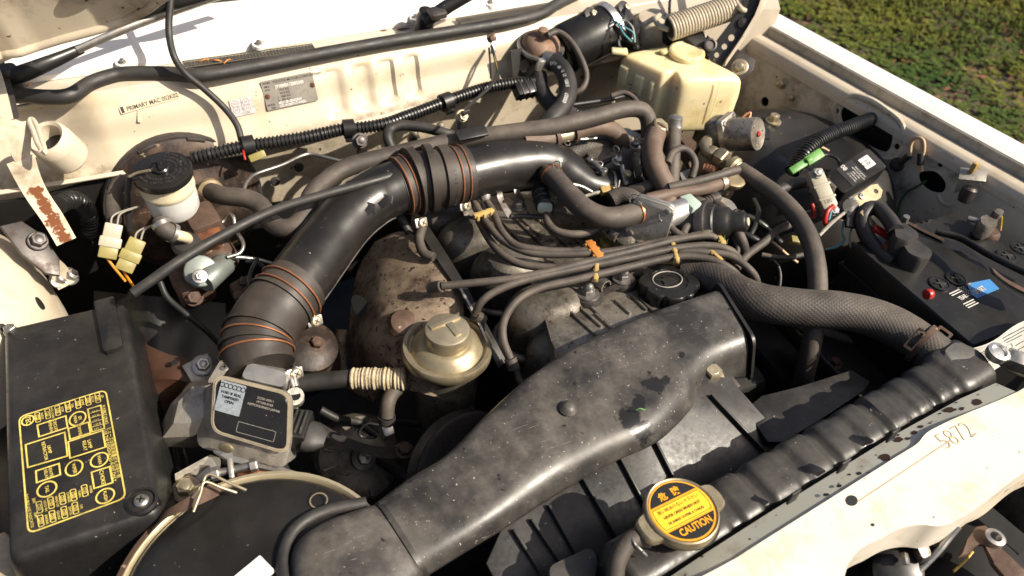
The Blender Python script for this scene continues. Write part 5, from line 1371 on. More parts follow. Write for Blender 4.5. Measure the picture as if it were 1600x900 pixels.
separator(933, 408, 930, 438, .866, 'clip_yellow', 'yellow lead separator below the orange one', 0.006)
separator(1049, 374, 1059, 410, .874, 'clip_yellow', 'yellow lead separator near the oil filler cap', 0.006)
separator(1122, 364, 1130, 382, .876, 'clip_yellow', 'yellow lead separator beside the distributor', 0.008, 2)
separator(1110, 392, 1128, 408, .873, 'clip_yellow', 'long yellow lead separator above the radiator hose', 0.006, 2)
separator(1137, 428, 1145, 422, .86, 'clip_yellow', 'small yellow lead separator beside the end of radiator hose', 0.010, 2)

# ---- canister, heat shield, taped hose
ca = thing('dashpot_canister', 'gold coloured round canister with raised T on its cap', 'canister')
m = frame(V((0.286, 0.677, 0.0)), (1, 0, 0), (0, 0, 1))
obj('flange', *tf(lathe([(0.058, 0.785), (0.062, 0.790), (0.0625, 0.799), (0.060, 0.803), (0.055, 0.803), (0.052, 0.7985), (0.048, 0.798)], 52), m), 'brass', ca)
obj('dome', *tf(lathe([(0.050, 0.798), (0.044, 0.806), (0.038, 0.811), (0.0335, 0.813), (0.030, 0.813)], 48), m), 'brass', ca)
obj('cap', *tf(lathe([(0.0315, 0.811), (0.0315, 0.830), (0.030, 0.8335), (0.027, 0.835), (0, 0.8355)], 44), m), 'zinc', ca)
tm = frame(V((0.288, 0.681, 0.8357)), P(728, 500, .83) - P(680, 520, .83), (0, 0, 1))
g = G(); g.add(tf(box((0.046, 0.010, 0.003), 0.0012, c=(0.0, 0.008, 0)), tm)); g.add(tf(box((0.010, 0.026, 0.003), 0.0012, c=(0.004, -0.010, 0.0002)), tm)); g.put('raised_bar', 'zinc', ca)
obj('body', *tf(lathe([(0.040, 0.62), (0.044, 0.70), (0.046, 0.75), (0.052, 0.785)], 40), m), 'cast', ca)
hs = thing('heat_shield', 'rust speckled exhaust heat shield behind the gold canister', 'heat shield')
rows = [[(585, 378, .775), (622, 362, .80), (655, 372, .815), (690, 402, .815), (720, 440, .80)], [(560, 420, .745), (600, 415, .79), (645, 425, .812), (690, 448, .815), (725, 485, .80)], [(548, 480, .72), (585, 475, .775), (630, 482, .80), (680, 500, .805), (725, 530, .79)],
        [(546, 540, .69), (582, 540, .755), (620, 545, .785), (670, 560, .79), (720, 580, .775)], [(556, 600, .64), (588, 600, .70), (620, 605, .74), (660, 615, .75), (700, 625, .74)]]
RW = [[P(*q) for q in r_] for r_ in rows]
def cr(a, b, c, d, t): return 0.5 * (2 * b + (c - a) * t + (2 * a - 5 * b + 4 * c - d) * t * t + (3 * b - a - 3 * c + d) * t ** 3)
def cgrid(Gd, u, v):
    nr, nc = len(Gd), len(Gd[0])
    def row(r_):
        k = min(nc - 2, int(v * (nc - 1))); t = v * (nc - 1) - k
        g_ = lambda i: Gd[r_][i] if 0 <= i < nc else (2 * Gd[r_][0] - Gd[r_][1] if i < 0 else 2 * Gd[r_][-1] - Gd[r_][-2])
        return cr(g_(k - 1), g_(k), g_(k + 1), g_(k + 2), t)
    k = min(nr - 2, int(u * (nr - 1))); t = u * (nr - 1) - k
    h = lambda i: row(i) if 0 <= i < nr else (2 * row(0) - row(1) if i < 0 else 2 * row(nr - 1) - row(nr - 2))
    return cr(h(k - 1), h(k), h(k + 1), h(k + 2), t)
hsf = lambda u, v: cgrid(RW, u, v)
obj('shell', *thick(sheet_geo(hsf, 28, 24), 0.002), 'shield', hs)
c_ = hit(hsf, 568, 482); obj('opening', *tf(prism(circ(0.012, 20, ry=0.024), 0.003), frame(c_ + V((-0.002, -0.002, 0.002)), V((0.6, -0.2, 0.6)), (EYE - c_) + V((-0.5, 0, 0)))), 'ink_black', hs)
c_ = hit(hsf, 632, 505); obj('rust_boil', *tf(lathe([(0.024, -0.004), (0.020, 0.004), (0.010, 0.008), (0, 0.009)], 20), frame(c_, (1, 0, 0), V((0.1, -0.3, 0.9)))), 'rust_metal', hs)
tube('lower_edge', T_([(535, 515, .70), (532, 560, .67), (545, 600, .64), (590, 620, .64)]), 0.010, 'shield', hs)
th = thing('taped_hose', 'black hose with ragged white tape wrapping beside the canister', 'hose')
tube('hose', T_([(440, 605, .745), (490, 597, .75), (540, 592, .755), (575, 589, .757)]), 0.0125, 'rubber_black', th, n=16)
ta, tb = P(550, 591, .757), P(634, 592, .765); mt = frame(ta, (0, 0, 1), tb - ta); L_ = (tb - ta).length
pr = [(0.0125, 0)]; k = 0
while k < 15:
    j_ = random.uniform(-0.0012, 0.0016); pr += [(0.0146 + j_, L_ * k / 15), (0.0156 + j_, L_ * (k + random.uniform(0.35, 0.6)) / 15), (0.0143 + j_ * .5, L_ * (k + random.uniform(0.8, 0.97)) / 15)]; k += 1
obj('tape_wrap', *tf(lathe(pr + [(0.013, L_)], 24), mt), 'tape', th)
bp_ = thing('bent_pipe', 'short bent dark pipe with clamp left below the canister', 'pipe')
tube('pipe', T_([(650, 597, .745), (632, 601, .75), (615, 612, .75), (606, 630, .745), (604, 652, .73)]), 0.0105, 'rubber', bp_, n=16)
clampring('collar', P(604, 655, .728), P(604, 665, .715) - P(604, 645, .735), 0.011, 0.010, 'dark_steel', bp_)
obj('clamp_screw', *tf(box((0.016, 0.018, 0.02), 0.003), frame(P(605, 672, .715), (1, 0, 0), (0, -0.5, 0.8))), 'steel', bp_)
tube('wire_loop', T_([(592, 664, .73), (575, 662, .73), (562, 672, .72), (565, 682, .71), (585, 684, .71)]), 0.002, 'wire_black', bp_, n=6)
# dark stay running down beside the shield, pulley in the depth
sy_ = thing('engine_stay', 'dark steel stay slanting past the heat shield', 'stay')
strap('bar', [(P(655, 345, .83), 0.018), (P(690, 400, .825), 0.020), (P(725, 455, .815), 0.016), (P(765, 530, .80), 0.016), (P(785, 570, .78), 0.018)], 0.006, 'black_paint', sy_, (0.9, 0.45, 0))
strap('edge_strip', [(P(718, 448, .822), 0.004), (P(735, 478, .818), 0.004), (P(752, 512, .81), 0.004), (P(766, 545, .80), 0.004)], 0.002, 'alu', sy_, (0.9, 0.45, 0))
pu = thing('belt_pulley', 'dim brown rimmed pulley in the shadow under the duct', 'pulley')
m = frame(P(735, 745, .66), (1, 0, 0), (0.25, -0.75, 0.55))
obj('wheel', *tf(lathe([(0.085, -0.02), (0.092, -0.018), (0.086, -0.006), (0.092, 0.006), (0.085, 0.008), (0.06, 0.004), (0.03, 0.012), (0, 0.012)], 44), m), 'dark_steel', pu)
al = thing('lower_bracket', 'oily angular bracket under the canister', 'bracket')
v, f = loft_geo([[P(*q) for q in ((665, 640, .70), (740, 640, .70), (745, 660, .68), (705, 668, .66))], [P(*q) for q in ((665, 632, .71), (740, 630, .71), (745, 650, .69), (705, 658, .67))]], True)
obj('plate', v, f, 'cast', al, smooth=20)
for (x, y, z, r_) in ((500, 690, .60, .06), (560, 760, .56, .07), (470, 520, .62, .05)):
    pass
um = thing('steering_gear', 'rusty flanged housing in shadow right of the boot clamp', 'housing')
obj('casting', *tf(lathe([(0.05, -0.05), (0.055, -0.02), (0.042, 0.0), (0.042, 0.02), (0.03, 0.028), (0, 0.03)], 28), frame(P(480, 550, .715), (1, 0, 0), (0.2, -0.3, 0.9))), 'booster', um)
bolt('bolt', P(494, 538, .738), (0.2, -0.3, 0.9), 0.009, 'rust_metal', um, washer=0.013)
bolt('lower_bolt', P(466, 526, .745), (0.2, -0.3, 0.9), 0.007, 'rust_metal', um)
fl = thing('union_fitting', 'small brown pipe union right of the master cylinder', 'fitting')
obj('block', *tf(box((0.035, 0.05, 0.03), 0.006), frame(P(388, 462, .80), (1, 0.3, 0), (0, -0.4, 1))), 'rust_metal', fl)
for (x, y) in ((380, 440), (388, 455), (372, 462)): bolt('nut', P(x, y, .825), (0.1, -0.5, 0.8), 0.007, 'rust_metal', fl)
tube('loop_wire', T_([(402, 405, .84), (392, 425, .845), (390, 445, .84), (400, 462, .83), (412, 470, .82)]), 0.003, 'wire_black', fl, n=6)

# ---- injector, brackets behind the cover
ij = thing('fuel_injector', 'grey ribbed injector plug with pale cap beside the intake', 'injector')
a, b = P(846, 302, .875), P(854, 336, .875); ax = b - a
obj('body', *tf(lathe([(0.014, -0.01), (0.0155, 0.0), (0.0155, 0.006), (0.0135, 0.008), (0.0135, 0.011), (0.0155, 0.013), (0.0155, 0.019), (0.0138, 0.021), (0.0138, 0.024), (0.0150, 0.026), (0.0145, 0.034), (0.012, 0.036)], 28), frame(a, (1, 0, 0), ax)), 'plastic', ij)
obj('cap', *tf(prism(rrect(0.022, 0.018, 0.005), 0.006, 0.002), frame(a + ax.normalized() * 0.033, (1, 0.2, 0), ax)), 'mint_plastic', ij)
tube('lead', T_([(853, 335, .872), (857, 350, .87), (872, 362, .868), (900, 366, .868), (925, 360, .868), (940, 348, .87)]), 0.0062, 'rubber', ij, n=12)
tube('side_lead', T_([(866, 328, .87), (885, 330, .87), (910, 337, .868), (930, 345, .866)]), 0.0062, 'rubber', ij)
tube('nozzle', T_([(866, 307, .875), (880, 310, .874), (893, 312, .873)]), 0.005, 'plastic', ij)
kb = thing('cable_bracket', 'thin bent steel bracket bolted behind the valve cover', 'bracket')
strap('left_arm', [(P(783, 292, .88), 0.010), (P(781, 305, .875), 0.010), (P(788, 322, .86), 0.010), (P(798, 338, .845), 0.012)], 0.003, 'dark_steel', kb, (1, 0.2, 0))
strap('right_arm', [(P(806, 285, .88), 0.010), (P(808, 300, .87), 0.010), (P(815, 315, .855), 0.012), (P(812, 328, .845), 0.014)], 0.003, 'dark_steel', kb, (1, 0.2, 0))
strap('cross_strip', [(P(786, 313, .868), 0.008), (P(798, 311, .868), 0.010)], 0.003, 'dark_steel', kb, (0, 1, 0))
bolt('bolt', P(810, 324, .85), VN, 0.009, 'steel', kb, washer=0.013)
tube('bolt_rail', T_([(798, 338, .845), (825, 338, .846), (850, 339, .846)]), 0.004, 'dark_steel', kb)
sn_ = thing('sender', 'pale capped brass sender under the throttle pipe', 'sender')
p = P(759, 318, .86); obj('body', *tf(lathe([(0.008, -0.02), (0.008, 0.0), (0.006, 0.003), (0.006, 0.010), (0.008, 0.012), (0.0075, 0.020), (0.004, 0.024), (0, 0.024)], 18), frame(p, (1, 0, 0), (-0.05, 0.1, 1))), 'alu_clean', sn_)
for x, y, lab in ((647, 218, 'dull acorn nut stud standing behind the bellows hose'), (688, 205, 'dull acorn nut stud right of the short curled hose')):
    s_ = thing('stud', lab, 'stud')
    bolt('acorn_nut', P(x, y, .86), (0, -0.1, 1), 0.009, 'cast', s_, washer=0.012, dome=True, h=0.008)
tube('curled_hose', T_([(612, 232, .88), (606, 215, .895), (610, 202, .90), (630, 196, .903), (665, 200, .90), (695, 208, .895), (715, 214, .885)]), 0.0085, 'rubber_black', None, n=14, label='short black hose curling out below the conduit', cat='hose')
hcl = thing('hose_clip', 'black clip with bolt holding the long hose above the intake pipe', 'clip')
obj('saddle', *tf(box((0.050, 0.020, 0.006), 0.002), frame(P(737, 208, .952), P(755, 204, .952) - P(725, 210, .952), (0, -0.4, 1))), 'plastic_dark', hcl)
obj('post', *tf(box((0.030, 0.030, 0.04), 0.003), frame(P(742, 228, .91), P(755, 204, .952) - P(725, 210, .952), (0, -0.4, 1))), 'plastic_dark', hcl)
obj('stay', *tf(box((0.014, 0.004, 0.05), 0.001), frame(P(725, 190, .945), (1, 0.2, 0), (0, -0.3, 1))), 'dark_steel', hcl)
bolt('bolt', P(722, 181, .955), (0, -0.8, 0.5), 0.008, 'zinc', hcl, washer=0.010)
for (x, y) in ((562, 228),):
    hk = thing('hose_clip', 'small bolted clip on the firewall under the conduit', 'clip')
    obj('stay', *tf(box((0.018, 0.006, 0.04), 0.002), frame(P(566, 232, .885), (1, 0.2, 0), (0, -0.3, 1))), 'dark_steel', hk); bolt('bolt', P(562, 220, .90), (0, -0.8, 0.5), 0.010, 'dark_steel', hk, washer=0.013)
gw = thing('ground_wire', 'black and yellow ground wire curving down from the rusty bolt', 'wire')
tube('wire', T_([(768, 72, .95), (773, 90, .945), (777, 112, .935), (768, 133, .93), (750, 150, .93), (730, 168, .935), (718, 182, .94), (716, 200, .935)]), 0.0026, 'wire_black', gw, n=8)
tube('yellow_stripe', [p + (EYE - p).normalized() * 0.0018 for p in T_([(768, 72, .95), (773, 90, .945), (777, 112, .935), (768, 133, .93), (750, 150, .93), (730, 168, .935), (718, 182, .94)])], 0.0014, 'wire_yellow', gw, n=6)
tube('thin_lead', T_([(764, 75, .945), (766, 100, .93), (767, 122, .92)]), 0.002, 'wire_black', gw, n=6)
for (x, y) in ((467, 261), (430, 283)):
    p = PY(x, y, interp(LEDY, 0.2) + 0.02); obj('grommet', *tf(lathe([(0.0085, 0), (0.0085, 0.002), (0.005, 0.003), (0.0045, 0.001), (0, 0.001)], 20), frame(p, (1, 0, 0), (0, -0.95, 0.2))), 'rubber_black', car)
rh = thing('gusset', 'rough grey cast bracket behind the long hose', 'bracket')
v, f = loft_geo([round_loop([(P(*q), 0.006) for q in ((635, 252, .86), (700, 228, .87), (735, 222, .87), (740, 235, .865), (690, 262, .85), (640, 268, .85))]), round_loop([(P(*q) + V((0, 0, -0.05)), 0.006) for q in ((635, 252, .86), (700, 228, .87), (735, 222, .87), (740, 235, .865), (690, 262, .85), (640, 268, .85))])], True)
obj('casting', v, f, 'cast', rh)

# ---- hoses and fittings on the intake side
hz = 'hoses on the intake side of the engine'
hx = thing('breather_hose', 'brown breather hose with pale metal joiner above the throttle pipe', 'hose')
tube('left_piece', T_([(818, 224, .925), (840, 220, .925), (868, 214, .925)]), 0.0155, 'rubber_brown', hx, n=18)
tube('joiner', T_([(864, 215, .925), (880, 211, .925), (898, 206, .925)]), 0.0125, 'zinc', hx, n=18)
tube('right_piece', T_([(892, 207, .925), (915, 200, .927), (940, 199, .925), (960, 206, .915), (970, 220, .90), (971, 236, .88)]), 0.0150, 'rubber_brown', hx, n=18)
for x, y, d in ((866, 215, (14, -4)), (895, 207, (14, -5))): clampring('clamp', P(x, y, .925), P(x + d[0], y + d[1], .925) - P(x, y, .925), 0.0162, 0.008, 'rust_metal', hx)
tube('coolant_hose', T_([(878, 258, .87), (890, 242, .88), (910, 232, .885), (935, 228, .885), (960, 232, .88)]), 0.0150, 'rubber_weave', None, n=18, label='short woven hose arching beside the throttle body', cat='hose', group=hz)
by = thing('bypass_hose', 'smooth brown grey hose from throttle pipe to the alloy flange plate', 'hose')
tube('hose', T_([(857, 268, .905), (870, 283, .905), (890, 305, .905), (915, 328, .90), (945, 340, .895), (975, 338, .892), (1003, 330, .89)]), 0.0165, 'rubber', by, n=20)
clampring('wire_clip', P(862, 273, .905), P(890, 305, .905) - P(857, 268, .905), 0.017, 0.003, 'copper', by)
clampring('end_clip', P(995, 332, .891), P(1003, 330, .89) - P(985, 335, .892), 0.017, 0.004, 'copper', by)
vh = thing('vertical_hose', 'tan brown hose dropping from the hex union to flange plate', 'hose')
tube('hose', T_([(1025, 208, .94), (1019, 230, .935), (1022, 255, .925), (1034, 280, .91), (1045, 303, .895), (1040, 322, .887), (1022, 333, .88)]), 0.0165, 'rubber_brown', vh, n=20)
clampring('clip', P(1026, 206, .941), P(1026, 206, .941) - P(1019, 230, .935), 0.017, 0.004, 'rust_metal', vh)
obj('union', *tf(lathe([(0.0145, -0.012), (0.0145, 0.010), (0.012, 0.012), (0, 0.012)], 6), frame(P(1028, 201, .945), (1, 0, 0), (0.2, -0.3, 0.9))), 'brass', vh)
h9 = thing('upright_hose', 'grey upright hose with steel end cap under the yellow tank', 'hose')
tube('hose', T_([(1053, 205, .935), (1052, 235, .92), (1051, 262, .905), (1049, 290, .89)]), 0.0118, 'rubber', h9, n=16)
obj('end_cap', *tf(lathe([(0.0115, -0.016), (0.0135, -0.012), (0.0115, -0.006), (0.0135, -0.001), (0.0115, 0.004), (0.0115, 0.014), (0.009, 0.016), (0, 0.016)], 18), frame(P(1054, 196, .938), (1, 0, 0), (0.05, 0.2, 1))), 'steel', h9)
tube('loop_hose', T_([(1043, 256, .92), (1050, 240, .925), (1064, 232, .925), (1078, 239, .92), (1086, 256, .91), (1081, 278, .895)]), 0.0062, 'rubber', None, label='small grey hose looping over beneath the yellow tank', cat='hose', group=hz)
tube('small_vacuum_hose', T_([(1028, 235, .925), (1036, 250, .92), (1041, 270, .91), (1050, 288, .90)]), 0.0055, 'rubber', None, label='thin grey hose between the brown and upright hoses', cat='hose', group=hz)
tube('straight_hose', T_([(1044, 293, .91), (1090, 283, .915), (1154, 265, .92)]), 0.0070, 'rubber', None, label='straight thin grey hose running right to the diaphragm', cat='hose', group=hz)
tube('fuel_hose', T_([(1010, 312, .90), (1050, 303, .902), (1095, 296, .905), (1135, 284, .905)]), 0.0098, 'rubber_brown', None, label='reddish brown fuel hose below the straight grey one', cat='hose', group=hz)
tube('rear_hose', T_([(985, 300, .88), (1005, 295, .89), (1018, 290, .895)]), 0.0105, 'rubber', None, label='short blunt grey hose end behind the flange plate', cat='hose', group=hz)
tube('drain_hose', T_([(1005, 330, .865), (1040, 318, .87), (1090, 303, .875), (1128, 300, .878)]), 0.0065, 'rubber_black', None, label='black tube end poking out under the fuel hose', cat='hose', group=hz)
tb_ = thing('throttle_body', 'dark throttle body in shadow at the end of intake pipe', 'throttle body')
p_, t_, r0 = along(upper, 1.0)
obj('barrel', *tf(lathe([(0.030, -0.02), (0.033, 0.0), (0.036, 0.012), (0.036, 0.04), (0.045, 0.045), (0.045, 0.075), (0, 0.075)], 32), frame(p_, (0, 0, 1), t_)), 'plastic_dark', tb_)
obj('lever_plate', *tf(prism([(-0.02, -0.03), (0.02, -0.03), (0.025, 0.02), (0.0, 0.035), (-0.02, 0.02)], 0.006, 0.001), frame(P(982, 262, .89), (1, 0, 0), (0.3, -0.5, 0.8))), 'dark_steel', tb_)
tube('adjuster', T_([(972, 258, .90), (975, 272, .89), (979, 290, .88)]), 0.005, 'steel', tb_); bolt('adjuster_nut', P(980, 272, .897), (0, -0.2, 1), 0.007, 'zinc', tb_)
tube('spring_wire', T_([(968, 282, .89), (966, 300, .88), (975, 305, .878)]), 0.002, 'steel', tb_, n=6)
yc = thing('injector_plug', 'small amber plug under the throttle clamp', 'connector')
obj('shell', *tf(box((0.030, 0.012, 0.012), 0.002), frame(P(951, 297, .872), P(962, 295, .872) - P(940, 299, .872), (0, -0.3, 1))), 'clip_yellow', yc)
tube('lead', T_([(940, 299, .872), (925, 303, .871), (905, 310, .868)]), 0.003, 'wire_white', yc, n=6)
tube('woven_stub', T_([(955, 312, .875), (968, 306, .88), (985, 308, .882), (998, 318, .875)]), 0.014, 'rubber_weave', None, n=16, label='stubby woven hose next to the amber plug', cat='hose', group=hz)
fp = thing('flange_plate', 'bright alloy flange plate with idle valve and pale green plug', 'flange')
c0 = P(1016, 345, .885); nr = V((-0.75, -0.62, 0.22)).normalized(); m = frame(c0, V((0, 0, 1)).cross(nr), nr)
obj('plate', *tf(prism(rrect(0.062, 0.068, 0.010), 0.007, 0.0015), m @ Matrix.Translation((0, 0, 0.0))), 'alu', fp)
obj('gasket', *tf(prism(rrect(0.060, 0.066, 0.010), 0.002), m @ Matrix.Translation((0, 0, -0.002))), 'ink_black', fp)
obj('back_plate', *tf(prism(rrect(0.062, 0.068, 0.010), 0.007, 0.0015), m @ Matrix.Translation((0, 0, -0.009))), 'alu_clean', fp)
for a, b in ((0.022, 0.026), (-0.022, 0.024), (0.0225, -0.026), (-0.0225, -0.026)): bolt('bolt', m @ V((a, b, 0.007)), nr, 0.0045, 'steel', fp)
a, b = P(1030, 343, .885), P(1072, 326, .89)
obj('valve_barrel', *tf(lathe([(0.0185, 0), (0.0185, (b - a).length * 0.95), (0.016, (b - a).length)], 32), frame(a, (0, 0, 1), b - a)), 'alu_clean', fp)
obj('plug', *tf(box((0.022, 0.034, 0.034), 0.003), frame(P(1077, 327, .89), b - a, (0, 0, 1))), 'mint_plastic', fp)
obj('plug_boot', *tf(lathe([(0.014, 0.0), (0.015, 0.012), (0.009, 0.02), (0.0085, 0.022), (0.010, 0.024), (0.0085, 0.027), (0.010, 0.029), (0.0085, 0.032), (0.010, 0.034), (0.008, 0.038), (0.007, 0.05)], 22), frame(P(1083, 324, .89), (0, 0, 1), b - a)), 'rubber', fp)
tube('cable', T_([(1117, 317, .893), (1130, 327, .893), (1145, 348, .888), (1157, 370, .88), (1163, 390, .86), (1160, 402, .84)]), 0.0075, 'rubber', fp, n=14)
for (x, y, z, lab) in ((1033, 368, .862, None),):
    bolt('mount_bolt', P(x, y, z), VN, 0.009, 'steel', fp, washer=0.013); bolt('mount_nut', P(1042, 362, z), (0.8, -0.4, 0.3), 0.009, 'alu', fp)
obj('base', *tf(box((0.07, 0.05, 0.03), 0.006), frame(P(1010, 372, .838), (1, 0.2, 0), VN)), 'cast', fp)
obj('elbow_casting', *tf(lathe([(0.030, -0.03), (0.034, 0.0), (0.028, 0.02), (0.015, 0.028), (0, 0.03)], 26), frame(P(988, 372, .835), (1, 0, 0), (-0.3, -0.2, 0.9))), 'cast', fp)
ds = thing('distributor', 'black distributor with white centred cap and vacuum hoses behind the leads', 'distributor')
a = P(1108, 350, .875); ax = V((0.45, -0.55, 0.35))
obj('housing', *tf(lathe([(0.036, -0.04), (0.036, 0.0), (0.032, 0.004), (0.030, 0.012), (0.027, 0.014), (0.024, 0.030), (0.020, 0.034), (0.0165, 0.040), (0.015, 0.055), (0.012, 0.058), (0, 0.058)], 36), frame(a, (0, 0, 1), ax)), 'plastic_dark', ds)
p = a + ax.normalized() * 0.0585; obj('white_insert', *tf(prism(circ(0.0065, 18), 0.002, 0.0006), frame(p, (0, 0, 1), ax)), 'nylon_white', ds)
obj('clip_band', *tf(lathe([(0.0375, -0.012), (0.0375, 0.0), (0.036, 0.002)], 36), frame(a, (0, 0, 1), ax)), 'dark_steel', ds)
obj('green_ring', *tf(stroke(circ(0.008, 20), 0.0016, h=0.0), frame(P(1135, 372, .875), (1, 0, 0), ax)), 'green_plastic', ds)
for lst in (((1045, 350, .88), (1055, 362, .877), (1070, 370, .875), (1085, 369, .875)), ((1068, 366, .876), (1073, 355, .88), (1083, 350, .882)), ((1080, 369, .876), (1100, 365, .88), (1110, 361, .882))):
    tube('vacuum_pipe', T_(lst), 0.0055, 'rubber', ds, n=10)
acv = thing('air_control_valve', 'dirty alloy box with bolt behind the distributor', 'valve')
v, f = loft_geo([round_loop([(P(*q) + V((0, 0, dz)), 0.012) for q in ((1090, 310, .885), (1120, 303, .887), (1148, 312, .887), (1156, 330, .883), (1140, 345, .88), (1100, 332, .882))]) for dz in (-0.06, -0.004)] + [[p.lerp(P(1124, 322, .886), 0.12) for p in round_loop([(P(*q), 0.012) for q in ((1090, 310, .885), (1120, 303, .887), (1148, 312, .887), (1156, 330, .883), (1140, 345, .88), (1100, 332, .882))])]], True)
obj('body', v, f, 'alu', acv)
bolt('bolt', P(1150, 340, .872), (0.5, -0.6, 0.4), 0.011, 'dark_steel', acv, washer=0.014)
for (x, y) in ((1066, 311), (1082, 309)): tube('stub', T_([(x, y, .88), (x + 3, y - 10, .895)]), 0.006, 'rubber', acv)
rd = thing('plug', 'small white plug with red tip beside the brown hose', 'plug')
obj('cap', *tf(lathe([(0.007, -0.012), (0.0075, 0.004), (0.005, 0.007), (0, 0.007)], 16), frame(P(1056, 318, .89), (1, 0, 0), (0, -0.4, 0.9))), 'nylon_white', rd)
obj('tip', *tf(lathe([(0.005, 0.007), (0.005, 0.010), (0, 0.011)], 14), frame(P(1056, 318, .89), (1, 0, 0), (0, -0.4, 0.9))), 'red_plastic', rd)

# ================================================================ things: right side
# ---- vacuum valve and wiper motor on the firewall
vv = thing('vacuum_valve', 'rusty domed vacuum valve on black bracket at the firewall', 'valve')
p = P(845, 72, .945); m = frame(p, (1, 0, 0), V((-0.05, -0.18, 1)))
obj('dome', *tf(lathe([(0.036, 0.002), (0.034, 0.010), (0.028, 0.017), (0.022, 0.021), (0.012, 0.023), (0.0105, 0.030), (0.009, 0.036), (0.005, 0.038), (0, 0.038)], 40), m), 'rust_dome', vv)
obj('rim', *tf(lathe([(0.036, -0.010), (0.042, -0.006), (0.0445, 0.0), (0.043, 0.004), (0.038, 0.004), (0.036, 0.002)], 44), m), 'steel', vv)
obj('skirt', *tf(lathe([(0.014, -0.045), (0.016, -0.03), (0.030, -0.018), (0.037, -0.009)], 36), m), 'ring_amber', vv)
obj('bracket', *filled([(-0.03, -0.055), (0.03, -0.04), (0.035, 0.02), (-0.03, 0.02)], [circ(0.012, 18, -0.002, -0.012)], 0.003, frame(P(820, 92, .93), (1, 0.1, 0), (0.2, -0.9, 0.3))), 'black_paint', vv)
obj('solenoid', *tf(box((0.012, 0.012, 0.028), 0.003), frame(P(843, 103, .93), (1, 0, 0), (0.1, -0.2, 1))), 'alu_clean', vv)
obj('nozzle', *tf(lathe([(0.004, 0), (0.0045, 0.012), (0, 0.012)], 12), frame(P(852, 55, .975), (1, 0, 0), (0.8, -0.4, 0.2))), 'dark_steel', vv)
tube('vacuum_loop', T_([(855, 55, .978), (872, 50, .98), (892, 65, .97), (908, 92, .95), (916, 118, .93), (910, 138, .915), (893, 148, .905)]), 0.0058, 'rubber', None, n=12, label='thin dusty hose looping from the rusty valve', cat='hose')
ph = thing('printed_hose', 'black fuel hose with white printing below the rusty valve', 'hose')
pht = T_([(857, 96, .935), (872, 101, .935), (884, 118, .93), (888, 142, .92), (880, 165, .912), (862, 186, .905), (842, 208, .895), (825, 232, .88)])
tube('hose', pht, 0.0160, 'rubber_black', ph, n=22)
clampring('clamp', P(858, 95, .935), P(872, 101, .935) - P(855, 94, .935), 0.0165, 0.014, 'steel', ph)
q = catmull([tuple(x) for x in pht], 0.001); fr = path_frames(q); g = G()
def on_hose(g, s, i0, step, size):
    for k, ch in enumerate(s):
        i = i0 + k * step
        if ch == ' ' or i >= len(fr): continue
        p_, t_, _, _ = fr[i]; vd = (EYE - p_).normalized(); vd = (vd - t_ * vd.dot(t_)).normalized()
        n_ = (vd + t_.cross(vd) * 0.15).normalized()
        g.add(text_geo(ch, size, frame(p_ + n_ * 0.0163, -t_, n_), bold=0.012, extr=0))
on_hose(g, 'RAB 01 PB :3 12 :0Z6', 12, 4, 0.008); on_hose(g, '8/5', 88, 4, 0.0088); on_hose(g, '7S0S0', 118, 5, 0.0095)
g.put('printing', 'ink_white', ph, smooth=0)
tube('rear_heater_hose', T_([(842, 118, .91), (845, 140, .90), (858, 160, .89), (880, 176, .885), (905, 190, .88)]), 0.0150, 'rubber_black', None, n=18, label='black heater hose crossing behind the printed hose', cat='hose')
tube('thin_cable', T_([(885, 165, .885), (920, 160, .885), (955, 155, .885), (985, 148, .885), (1000, 155, .885)]), 0.004, 'wire_black', None, n=8, label='black cable running along the firewall below the tank', cat='cable')
tube('tank_hose', T_([(955, 150, .90), (975, 145, .905), (992, 155, .90), (1000, 172, .89)]), 0.005, 'rubber', None, n=10, label='thin hose curling from the lower left of the yellow tank', cat='hose')
tube('small_conduit', T_([(888, 168, .875), (905, 176, .875), (930, 172, .875), (960, 166, .875)]), 0.007, 'corrugated', None, corr=(0.005, 0.0015), label='short black corrugated conduit left of the tank', cat='conduit')
pb = thing('harness_plug', 'black harness plug at the end of the firewall conduit', 'connector')
obj('shell', *tf(box((0.045, 0.026, 0.024), 0.003), frame(P(822, 140, .90), P(840, 136, .9) - P(805, 143, .9), (0, -0.5, 0.8))), 'plastic_dark', pb)
for k in range(3): obj('rib', *tf(box((0.004, 0.028, 0.026), 0.001, c=(-0.012 + 0.012 * k, 0, 0)), frame(P(822, 140, .90), P(840, 136, .9) - P(805, 143, .9), (0, -0.5, 0.8))), 'plastic', pb)

wm = thing('wiper_motor', 'glossy black wiper motor with silver band high on the firewall', 'motor')
a, b = P(880, 78, .93), P(944, 47, .95); ax = (b - a).normalized(); L_ = (b - a).length; m = frame(a, V((0, 0, 1)), ax)
obj('can', *tf(lathe([(0.0, -0.006), (0.036, -0.006), (0.044, 0.0), (0.0465, 0.006), (0.0475, L_)], 44), m), 'gloss_black', wm)
obj('band', *tf(lathe([(0.0475, L_ - 0.002), (0.051, L_ - 0.002), (0.051, L_ + 0.012), (0.047, L_ + 0.013)], 44), m), 'alu_clean', wm)
for k, (q, sz) in enumerate((((962, 50, .955), (0.05, 0.045, 0.05)), ((975, 34, .968), (0.035, 0.04, 0.03)), ((984, 56, .955), (0.03, 0.05, 0.035)), ((966, 72, .935), (0.04, 0.03, 0.03)), ((992, 70, .945), (0.02, 0.025, 0.02)))):
    obj(('gearbox', 'cover', 'gear_case', 'lower_case', 'plug_socket')[k], *tf(box(sz, 0.006), frame(P(*q), V((0.6, -0.3, -0.5 + 0.2 * k)), (0.45, -0.6, 0.6))), 'plastic_dark' if k % 2 else 'gloss_black', wm)
